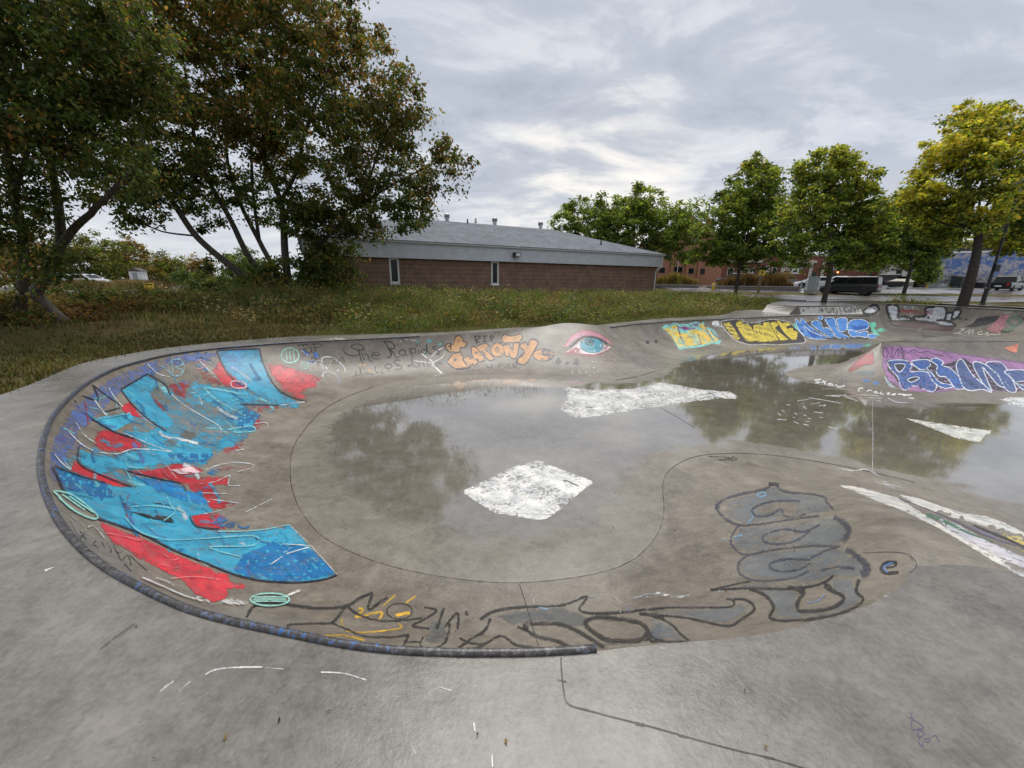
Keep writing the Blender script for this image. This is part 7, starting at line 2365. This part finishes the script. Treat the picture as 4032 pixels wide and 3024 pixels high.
# ---- vehicles
def vehicle(name, label, pos, heading, kind, paint, cat, group=None, L=4.6, W_=1.8, H=1.45, glass=M_CGLASS):
    root = empty(name, tuple(pos), heading, label, cat, group)
    hl, hw = L / 2, W_ / 2
    if kind == 'sedan':
        belt, cab = .92, (-1.75, 1.25, -1.05, .42)
        st = [(-hl, .45, .86, .80), (-hl + .12, .28, .98, .93), (-1.5, .2, 1.0, 1.0), (0, .2, .96, 1.0), (1.1, .2, .94, 1.0), (1.9, .22, .80, .98), (hl - .1, .26, .68, .90), (hl, .38, .58, .72)]
    elif kind == 'suv':
        belt, cab = 1.08, (-2.2, 1.15, -1.95, .45)
        st = [(-hl, .45, 1.0, .85), (-hl + .12, .32, 1.08, .96), (-1.4, .26, 1.1, 1.0), (0, .26, 1.08, 1.0), (1.1, .26, 1.06, 1.0), (1.9, .28, 1.0, .97), (hl - .1, .3, .88, .9), (hl, .42, .74, .76)]
    elif kind == 'van':
        belt, cab = 1.12, (-2.33, 1.62, -2.25, .85)
        st = [(-hl, .42, 1.08, .93), (-hl + .1, .3, 1.13, .99), (-1.2, .24, 1.13, 1.0), (.5, .24, 1.12, 1.0), (1.4, .24, 1.10, 1.0), (1.9, .26, .98, .97), (hl - .1, .3, .86, .9), (hl, .42, .72, .74)]
    else:   # pickup
        belt, cab = 1.12, (-.75, 1.35, -.5, .75)
        st = [(-hl, .5, 1.12, .95), (-hl + .1, .4, 1.13, 1.0), (-1.0, .36, 1.13, 1.0), (0, .36, 1.12, 1.0), (1.3, .36, 1.12, 1.0), (2.0, .38, 1.08, .98), (hl - .1, .4, 1.0, .93), (hl, .5, .86, .82)]
    mb = MB()
    secs = []
    for (x, zl, zb_, k) in st:
        w = hw * k
        secs.append([(x, -w * .90, zl), (x, -w, zl + .16), (x, -w, zb_ - .22), (x, -w * .94, zb_ - .03), (x, -w * .82, zb_), (x, w * .82, zb_), (x, w * .94, zb_ - .03), (x, w, zb_ - .22), (x, w, zl + .16), (x, w * .90, zl)])
    n = 10
    for s_ in secs:
        mb.v += s_
    for i in range(len(secs) - 1):
        for k in range(n):
            a, b_ = i * n + k, i * n + (k + 1) % n
            mb.f.append((a, b_, b_ + n, a + n))
    mb.f.append(tuple(range(n))[::-1]); mb.f.append(tuple((len(secs) - 1) * n + k for k in range(n)))
    body = mb.build('body', paint, root, sm=False)
    x0, x1, x2, x3 = cab
    wb, wt = hw * .93, hw * (.80 if kind != 'van' else .86)
    zb_, zt_ = belt - .03, H
    cabv = [(x0, -wb, zb_), (x1, -wb, zb_), (x1, wb, zb_), (x0, wb, zb_), (x2, -wt, zt_ - .06), (x3, -wt, zt_ - .06), (x3, wt, zt_ - .06), (x2, wt, zt_ - .06), (x2 + .12, -wt * .9, zt_), (x3 - .2, -wt * .9, zt_), (x3 - .2, wt * .9, zt_), (x2 + .12, wt * .9, zt_)]
    MB().add(cabv, [(0, 1, 5, 4), (1, 2, 6, 5), (2, 3, 7, 6), (3, 0, 4, 7), (4, 5, 9, 8), (5, 6, 10, 9), (6, 7, 11, 10), (7, 4, 8, 11), (8, 9, 10, 11)]).build('cabin', paint, root)

    def panel(nm, q, m, push):
        q = [Vector(p) for p in q]
        nrm = (q[1] - q[0]).cross(q[3] - q[0]).normalized()
        c = sum(q, Vector()) / 4
        if nrm.dot(c - Vector(((x0 + x1) / 2, 0, zb_))) < 0:
            nrm = -nrm
        MB().add([tuple(p + nrm * push) for p in q], [(0, 1, 2, 3)]).build(nm, m, root)

    def lerp(a, b_, t):
        return tuple(p + (q - p) * t for p, q in zip(a, b_))

    for sgn_ in (-1, 1):
        b0, b1_, t0, t1_ = (x0, sgn_ * wb, zb_), (x1, sgn_ * wb, zb_), (x2, sgn_ * wt, zt_ - .06), (x3, sgn_ * wt, zt_ - .06)
        cuts = {'sedan': ((.14, .50), (.53, .90)), 'suv': ((.05, .26), (.29, .60), (.63, .92)), 'van': ((.04, .34), (.37, .66), (.70, .94)), 'pickup': ((.08, .45), (.50, .90))}[kind]
        for (a, c) in cuts:
            lo0, lo1, hi0, hi1 = lerp(b0, b1_, a), lerp(b0, b1_, c), lerp(t0, t1_, a), lerp(t0, t1_, c)
            panel('side_window', [lerp(lo0, hi0, .12), lerp(lo1, hi1, .12), lerp(lo1, hi1, .90), lerp(lo0, hi0, .90)], glass, .012)
        MB().box(hl - .32, hl - .03, sgn_ * hw * .55 - .18, sgn_ * hw * .55 + .18, .62 if kind == 'sedan' else .78, .72 if kind == 'sedan' else .92).build('headlight', M_LAMPW, root)
        MB().box(-hl - .015, -hl + .10, sgn_ * hw * .72 - .09, sgn_ * hw * .72 + .09, .72, .94 if kind == 'sedan' else 1.06).build('tail_light', M_LAMPR, root)
        MB().box(x1 - .38, x1 - .20, sgn_ * (hw + .02) - .10, sgn_ * (hw + .02) + .10, belt + .02, belt + .16).build('wing_mirror', paint, root)
    F4 = [(x1, -wb, zb_), (x1, wb, zb_), (x3, wt, zt_ - .06), (x3, -wt, zt_ - .06)]
    R4 = [(x0, -wb, zb_), (x0, wb, zb_), (x2, wt, zt_ - .06), (x2, -wt, zt_ - .06)]
    for nm, q in (('windscreen', F4), ('rear_window', R4)):
        c0 = [lerp(q[0], q[3], .10), lerp(q[1], q[2], .10), lerp(q[1], q[2], .92), lerp(q[0], q[3], .92)]
        panel(nm, [lerp(c0[0], c0[1], .06), lerp(c0[0], c0[1], .94), lerp(c0[3], c0[2], .94), lerp(c0[3], c0[2], .06)], glass, .012)
    MB().box(-hl - .02, -hl + .02, -.26, .26, .62, .76).build('number_plate', M_PLATE, root)
    MB().box(hl - .1, hl + .03, -hw * .7, hw * .7, .34, .50).build('bumper', M_BLACK, root)
    wr = .33 if kind == 'sedan' else .37
    for wx in (-L * .29, L * .31):
        for sgn_ in (-1, 1):
            seg = 20
            w_ = MB()
            prof = [(wr * .62, -.10), (wr * .96, -.10), (wr, -.06), (wr, .06), (wr * .96, .10), (wr * .62, .10)]
            for r_, y_ in prof:
                for k in range(seg):
                    a = k * 2 * math.pi / seg
                    w_.v.append((wx + r_ * math.cos(a), sgn_ * (hw - .09) + y_, wr + r_ * math.sin(a)))
            for i in range(len(prof) - 1):
                for k in range(seg):
                    w_.f.append((i * seg + k, i * seg + (k + 1) % seg, (i + 1) * seg + (k + 1) % seg, (i + 1) * seg + k))
            ty = w_.build('wheel', M_TYRE, root, sm=True)
            d_ = MB()
            yo = sgn_ * (hw - .09) + sgn_ * .08
            d_.v.append((wx, yo, wr))
            for k in range(seg):
                a = k * 2 * math.pi / seg
                d_.v.append((wx + wr * .63 * math.cos(a), yo - sgn_ * .02, wr + wr * .63 * math.sin(a)))
            d_.f = [(0, 1 + k, 1 + (k + 1) % seg) for k in range(seg)]
            d_.build('rim', M_RIM if paint is not CB else M_BLACK, ty)
            # dark arch behind the wheel
            ar = MB()
            ya = sgn_ * (hw + .006)
            ar.v.append((wx, ya, wr + .02))
            for k in range(13):
                a = math.pi * k / 12
                ar.v.append((wx + (wr + .07) * math.cos(a), ya, wr + .02 + (wr + .07) * math.sin(a)))
            ar.f = [(0, k, k + 1) for k in range(1, 13)]
            ar.build('wheel_arch', M_TYRE, root)
    if kind == 'pickup':
        MB().box(-hl + .12, x0 - .08, -hw * .82, hw * .82, 1.05, 1.128).build('bed_cover', M_BLACK, root)
    if kind == 'van':
        MB().box(-hl - .01, -hl + .03, -hw * .8, hw * .8, .36, .52).build('rear_bumper', M_BLACK, root)
    return root


def lot_pos(u, v, a):
    p = at_ax(u, v, a)
    return p


def head(az_deg):
    """heading given as compass bearing from the camera's forward direction"""
    a = math.radians(az_deg)
    return math.atan2(math.cos(a), math.sin(a))


vehicle('van', 'black compact van parked behind the second street tree', lot_pos(3338, 1161.5, 40.5), head(-36), 'van', CB, 'van', L=4.75, W_=1.75, H=1.87)
vehicle('car', 'white sedan parked beside the grey utility cabinet', lot_pos(3205, 1137, 47.5), head(-64), 'sedan', CW, 'car', 'cars parked in the lot')
vehicle('car', 'white sedan parked behind the second street tree trunk', lot_pos(3290, 1133, 52), head(-60), 'sedan', CW, 'car', 'cars parked in the lot', H=1.5)
vehicle('car', 'silver sedan roof showing behind the black van', lot_pos(3375, 1131, 56), head(-60), 'sedan', CG, 'car', 'cars parked in the lot', H=1.55)
vehicle('sport_utility_vehicle', 'black sport utility vehicle behind the boat', lot_pos(3462, 1131, 57), head(-55), 'suv', CB, 'car', None, 4.8, 1.9, 1.85)
vehicle('sport_utility_vehicle', 'dark sport utility vehicle beyond the long planter', lot_pos(2885, 1122, 60), head(-75), 'suv', CB, 'car', None, 4.7, 1.85, 1.75)
vehicle('pickup_truck', 'black pickup truck parked before the mural wall', lot_pos(3950, 1150, 46), head(62), 'pickup', CB, 'truck', None, 5.4, 1.95, 1.85)
vehicle('car', 'white car half hidden by tan grass across the left road', at_ax(350, 1128, 46), head(90), 'sedan', CW, 'car')

# ---- boat on a trailer
pb_ = lot_pos(3540, 1146, 52)
hb_ = head(58)
tr = empty('boat_trailer', tuple(pb_), hb_, 'white boat trailer standing on the lot', 'trailer')
MB().tube([(-2.4, -.7, .45), (1.6, -.7, .5), (3.4, 0, .5)], .05, 6).tube([(-2.4, .7, .45), (1.6, .7, .5), (3.4, 0, .5)], .05, 6).tube([(-2.4, -.7, .45), (-2.4, .7, .45)], .05, 6).tube([(0, -.7, .47), (0, .7, .47)], .05, 6).build('frame', M_WHITE, tr)
MB().tube([(3.1, 0, .5), (3.1, 0, .05)], .05, 6).lathe([(.04, 0), (.10, .03), (.10, .10), (.04, .12)], (3.1, 0, 0), 8).build('jack', M_GALV, tr)
MB().tube([(2.6, 0, .5), (2.75, 0, 1.25)], .05, 6).build('winch_post', M_WHITE, tr)
for sy in (-1, 1):
    w_ = MB().tube([(-1.0, sy * .85, .31), (-1.0, sy * 1.03, .31)], .31, 18)
    o = w_.build('wheel', M_TYRE, tr)
    MB().tube([(-1.0, sy * 1.02, .31), (-1.0, sy * 1.045, .31)], .19, 14).build('rim', M_WHITE, o)
bt = empty('motor_boat', (pb_[0], pb_[1], pb_[2] + .5), hb_, 'cream and black speedboat resting on the trailer', 'boat')
sec = []
for (x, hw_, zk, zt_) in ((-2.6, 1.0, .12, .72), (-1.2, 1.08, .05, .74), (.3, 1.05, .05, .78), (1.5, .82, .10, .84), (2.4, .46, .28, .90), (3.0, .06, .62, .94)):
    sec.append([(x, -hw_, zt_), (x, -hw_ * .94, (zk + zt_) / 2), (x, 0, zk), (x, hw_ * .94, (zk + zt_) / 2), (x, hw_, zt_)])
hullm = MB(); topm = MB()
for s_ in sec:
    hullm.v += s_
for i in range(len(sec) - 1):
    for k in range(4):
        a = i * 5 + k
        hullm.f.append((a, a + 1, a + 6, a + 5))
hullm.f.append((0, 1, 2, 3, 4)[::-1])
hullm.build('hull', plain('black_gelcoat', (.015, .014, .014), .25), bt)
crown_ = []
for (x, hw_, z0_, z1_) in ((-2.62, 1.02, .70, .80), (-1.2, 1.10, .72, .92), (.3, 1.07, .76, 1.12), (.6, 1.05, .77, 1.18), (1.5, .84, .82, 1.04), (2.4, .48, .88, .98), (3.05, .05, .93, .96)):
    crown_.append([(x, -hw_, z0_), (x, -hw_ * .6, z1_), (x, hw_ * .6, z1_), (x, hw_, z0_)])
for s_ in crown_:
    topm.v += s_
for i in range(len(crown_) - 1):
    for k in range(3):
        a = i * 4 + k
        topm.f.append((a, a + 4, a + 5, a + 1))
topm.f.append((0, 1, 2, 3)); 
topm.build('deck_cover', plain('cream_boat_cover', (.42, .38, .30), .7), bt)
MB().add([(.55, -.7, 1.14), (.55, .7, 1.14), (.15, .6, 1.42), (.15, -.6, 1.42)], [(0, 1, 2, 3)]).build('windscreen', M_CGLASS, bt)
MB().tube([(-2.6, -1.03, .70), (.3, -1.09, .75), (1.5, -.86, .81), (2.4, -.5, .87), (3.02, -.05, .92)], .035, 6).build('rub_rail', M_WHITE, bt)

# ---- street furniture
def bollard(u, v, a, h, label, group):
    p = at_ax(u, v, a)
    root = empty('bollard', tuple(p), 0, label, 'bollard', group)
    MB().lathe([(.16, -.2), (.16, h - .1), (.12, h - .02), (.04, h)], (0, 0, 0), 12).build('post', M_YELLOW, root)
    MB().lathe([(.163, h * .72), (.163, h * .80)], (0, 0, 0), 12).build('band', M_WHITE, root)


for (u, v, lb) in ((3650, 1133, 'yellow bollard at the foot of the mural shrub'), (3697, 1135, 'yellow bollard in front of the low grey dumpster'), (3743, 1137, 'yellow bollard beside the tall green dumpster'), (3846, 1140, 'yellow bollard between the lamp post and the tall green dumpster'),
                   (3998, 1141, 'yellow bollard nearer the pickup truck of the pair beyond it'), (4010, 1142, 'yellow bollard farther from the pickup truck of the pair beyond it')):
    bollard(u, v, 70, 1.0, lb, 'yellow bollards before the mural')
bollard(2806, 1150, 43.2, 1.0, 'yellow bollard at the end of the long planter', None)
p = at_ax(3196, 1143, 40)
cab_ = empty('utility_cabinet', tuple(p), head(0) - math.radians(60), 'grey-green utility cabinet beside the parked white sedan', 'cabinet')
MB().box(-.42, .42, -.3, .3, -.2, 1.32).build('cabinet_body', M_GREY, cab_)
MB().box(-.46, .46, -.34, .34, 1.32, 1.40).build('cabinet_lid', M_GREY, cab_)
dr = MB().box(-.38, .38, -.325, -.302, .08, 1.25).build('cabinet_door', M_GREY, cab_)
MB().box(.22, .28, -.35, -.326, .55, .75).build('door_handle', M_BLACK, dr)
MB().box(-.55, .55, -.42, .42, -.3, .0).build('plinth', M_STONE2, cab_)
for u, lb in ((3151, 'steel post at the end of the long stone planter'), (3169, 'steel post touching the utility cabinet plinth')):
    p = at_ax(u, 1142, 41)
    o = empty('steel_post', tuple(p), 0, lb, 'post', 'steel posts by the cabinet')
    MB().lathe([(.06, -.2), (.06, .95), (.02, 1.0)], (0, 0, 0), 10).build('post', M_GALV, o)
    MB().lathe([(.12, -.05), (.12, .04)], (0, 0, 0), 10).build('base_plate', M_GALV, o)
p = at_ax(2983, 1162, 41.2)
sp = empty('sign_post', tuple(p), 0, 'weathered wooden post carrying a small yellow sign', 'sign')
MB().box(-.10, .10, -.10, .10, -.3, 2.55).build('post', M_WOOD, sp)
s_ = MB().box(-.32, .38, -.14, -.105, 2.05, 2.62).build('sign_plate', M_YELLOW, sp)
MB().box(-.08, .10, -.15, -.142, 2.2, 2.45).build('sign_print', M_BLACK, s_)
p = at_ax(3862, 1216, 23.2)
lpst = empty('lamp_post', tuple(p), 0, 'dark iron lamp post beside the tall yellow tree', 'lamp post')
MB().lathe([(.16, -.3), (.16, .25), (.11, .32), (.10, 1.1), (.125, 1.14), (.125, 1.2), (.075, 1.25), (.06, 6.3), (.09, 6.35), (.05, 6.4)], (0, 0, 0), 12).build('pole', M_BLACK, lpst)
MB().lathe([(.12, 6.4), (.2, 6.8), (.22, 6.85), (.06, 7.1), (.02, 7.2)], (0, 0, 0), 10).build('lantern', M_GREY, lpst)
MB().box(-.14, .14, -.2, -.06, 2.15, 2.55).build('outlet_box', M_BLACK, lpst)
p = at_ax(3592, 1106, 72)
up = empty('utility_pole', tuple(p), 0, 'pale utility pole beside the white house', 'pole')
MB().lathe([(.2, -.5), (.16, 5.5), (.14, 9.0)], (0, 0, 0), 10).build('pole', M_POLE, up)
MB().box(-1.0, 1.0, -.06, .06, 8.2, 8.35).build('cross_arm', M_WOOD, up)


def dumpster(u, v, a, w, h, d, label, mat):
    p = at_ax(u, v, a)
    root = empty('dumpster', tuple(p), head(0) - math.radians(75), label, 'dumpster')
    mb = MB().add([(-w / 2, -d / 2, .08), (w / 2, -d / 2, .08), (w / 2, d / 2, .08), (-w / 2, d / 2, .08), (-w / 2 - .08, -d / 2 - .12, h * .82), (w / 2 + .08, -d / 2 - .12, h * .82), (w / 2 + .08, d / 2, h), (-w / 2 - .08, d / 2, h)],
                  [(0, 3, 2, 1), (4, 5, 6, 7), (0, 1, 5, 4), (1, 2, 6, 5), (2, 3, 7, 6), (3, 0, 4, 7)])
    mb.build('bin', mat, root)
    MB().add([(-w / 2 - .1, -d / 2 - .18, h * .83), (w / 2 + .1, -d / 2 - .18, h * .83), (w / 2 + .1, d / 2 + .04, h + .03), (-w / 2 - .1, d / 2 + .04, h + .03), (-w / 2 - .1, -d / 2 - .18, h * .83 + .06), (w / 2 + .1, -d / 2 - .18, h * .83 + .06), (w / 2 + .1, d / 2 + .04, h + .09), (-w / 2 - .1, d / 2 + .04, h + .09)],
             [(0, 3, 2, 1), (4, 5, 6, 7), (0, 1, 5, 4), (1, 2, 6, 5), (2, 3, 7, 6), (3, 0, 4, 7)]).build('lid', M_BLACK, root)
    lb = MB().box(-.35, .05, -d / 2 - .13, -d / 2 - .10, h * .5, h * .68)
    lb.build('notice', M_WHITE, root)
    for sx in (-1, 1):
        for sy in (-1, 1):
            MB().tube([(sx * w * .4, sy * d * .35 - .03, .09), (sx * w * .4, sy * d * .35 + .03, .09)], .09, 10).build('caster', M_TYRE, root)


dumpster(3770, 1130, 69, 1.9, 1.9, 1.4, 'tall dark green dumpster before the mural wall', M_DKGREEN)
dumpster(3690, 1134, 69, 2.4, 1.0, 1.3, 'low grey dumpster beside the mural shrub', M_GREY)
dumpster(3862, 1136, 68, 1.5, 1.0, 1.2, 'low dark dumpster beside the pickup truck', M_BLACK)

# ---- across the road on the left
def mound(u, v, a, r, h, label):
    p = at_ax(u, v, a)
    R = np.random.default_rng(int(u))
    n = 3600
    q = R.normal(0, .5, (n, 2)) * np.array([r, r * .5])
    P = np.column_stack([q, np.zeros(n) - .1])
    me = grass('ornamental_grass', P, h * .5, h * 1.1, .035, [(.28, .20, .09), (.20, .14, .06), (.12, .10, .04)], [.45, .35, .2], int(u) + 3, .9)
    o = link_mesh('ornamental_grass', me, M_BLADE)
    o.location = tuple(p)
    tag(o, label, 'ornamental grass', 'tan grass mounds across the road', 'stuff')


mound(325, 1140, 38, 2.2, 1.2, 'tan grass mound across the road before the white car')
mound(545, 1136, 40, 2.4, 1.1, 'tan grass mound across the road before the white shed')
sh, sw_ = facade('white_shed', 'small white shed across the road', at_ax(516, 1118, 50), at_ax(566, 1117, 50), 1.6, .8, M_WHITE, 'shed')
MB().extrude_y([(-.15, 1.6), (sw_ + .15, 1.6), (sw_ / 2, 2.0)], -.15, .95).build('roof', M_DROOF, sh)
MB().box(sw_ * .3, sw_ * .65, -.05, -.005, -.5, 1.4).build('door', M_GREY, sh)
p = at_ax(592, 1146, 33)
yb = empty('grit_bin', tuple(p), .3, 'small yellow bin at the road edge', 'bin')
yb.scale = (.55, .55, .8)
MB().add([(-.4, -.35, -.05), (.4, -.35, -.05), (.35, .35, -.05), (-.35, .35, -.05), (-.5, -.42, .6), (.5, -.42, .6), (.45, .4, .75), (-.45, .4, .75)], [(0, 3, 2, 1), (4, 5, 6, 7), (0, 1, 5, 4), (1, 2, 6, 5), (2, 3, 7, 6), (3, 0, 4, 7)]).build('bin', M_YELLOW, yb)
MB().box(-.52, .52, -.45, .43, .76, .84).build('lid', M_YELLOW, yb)
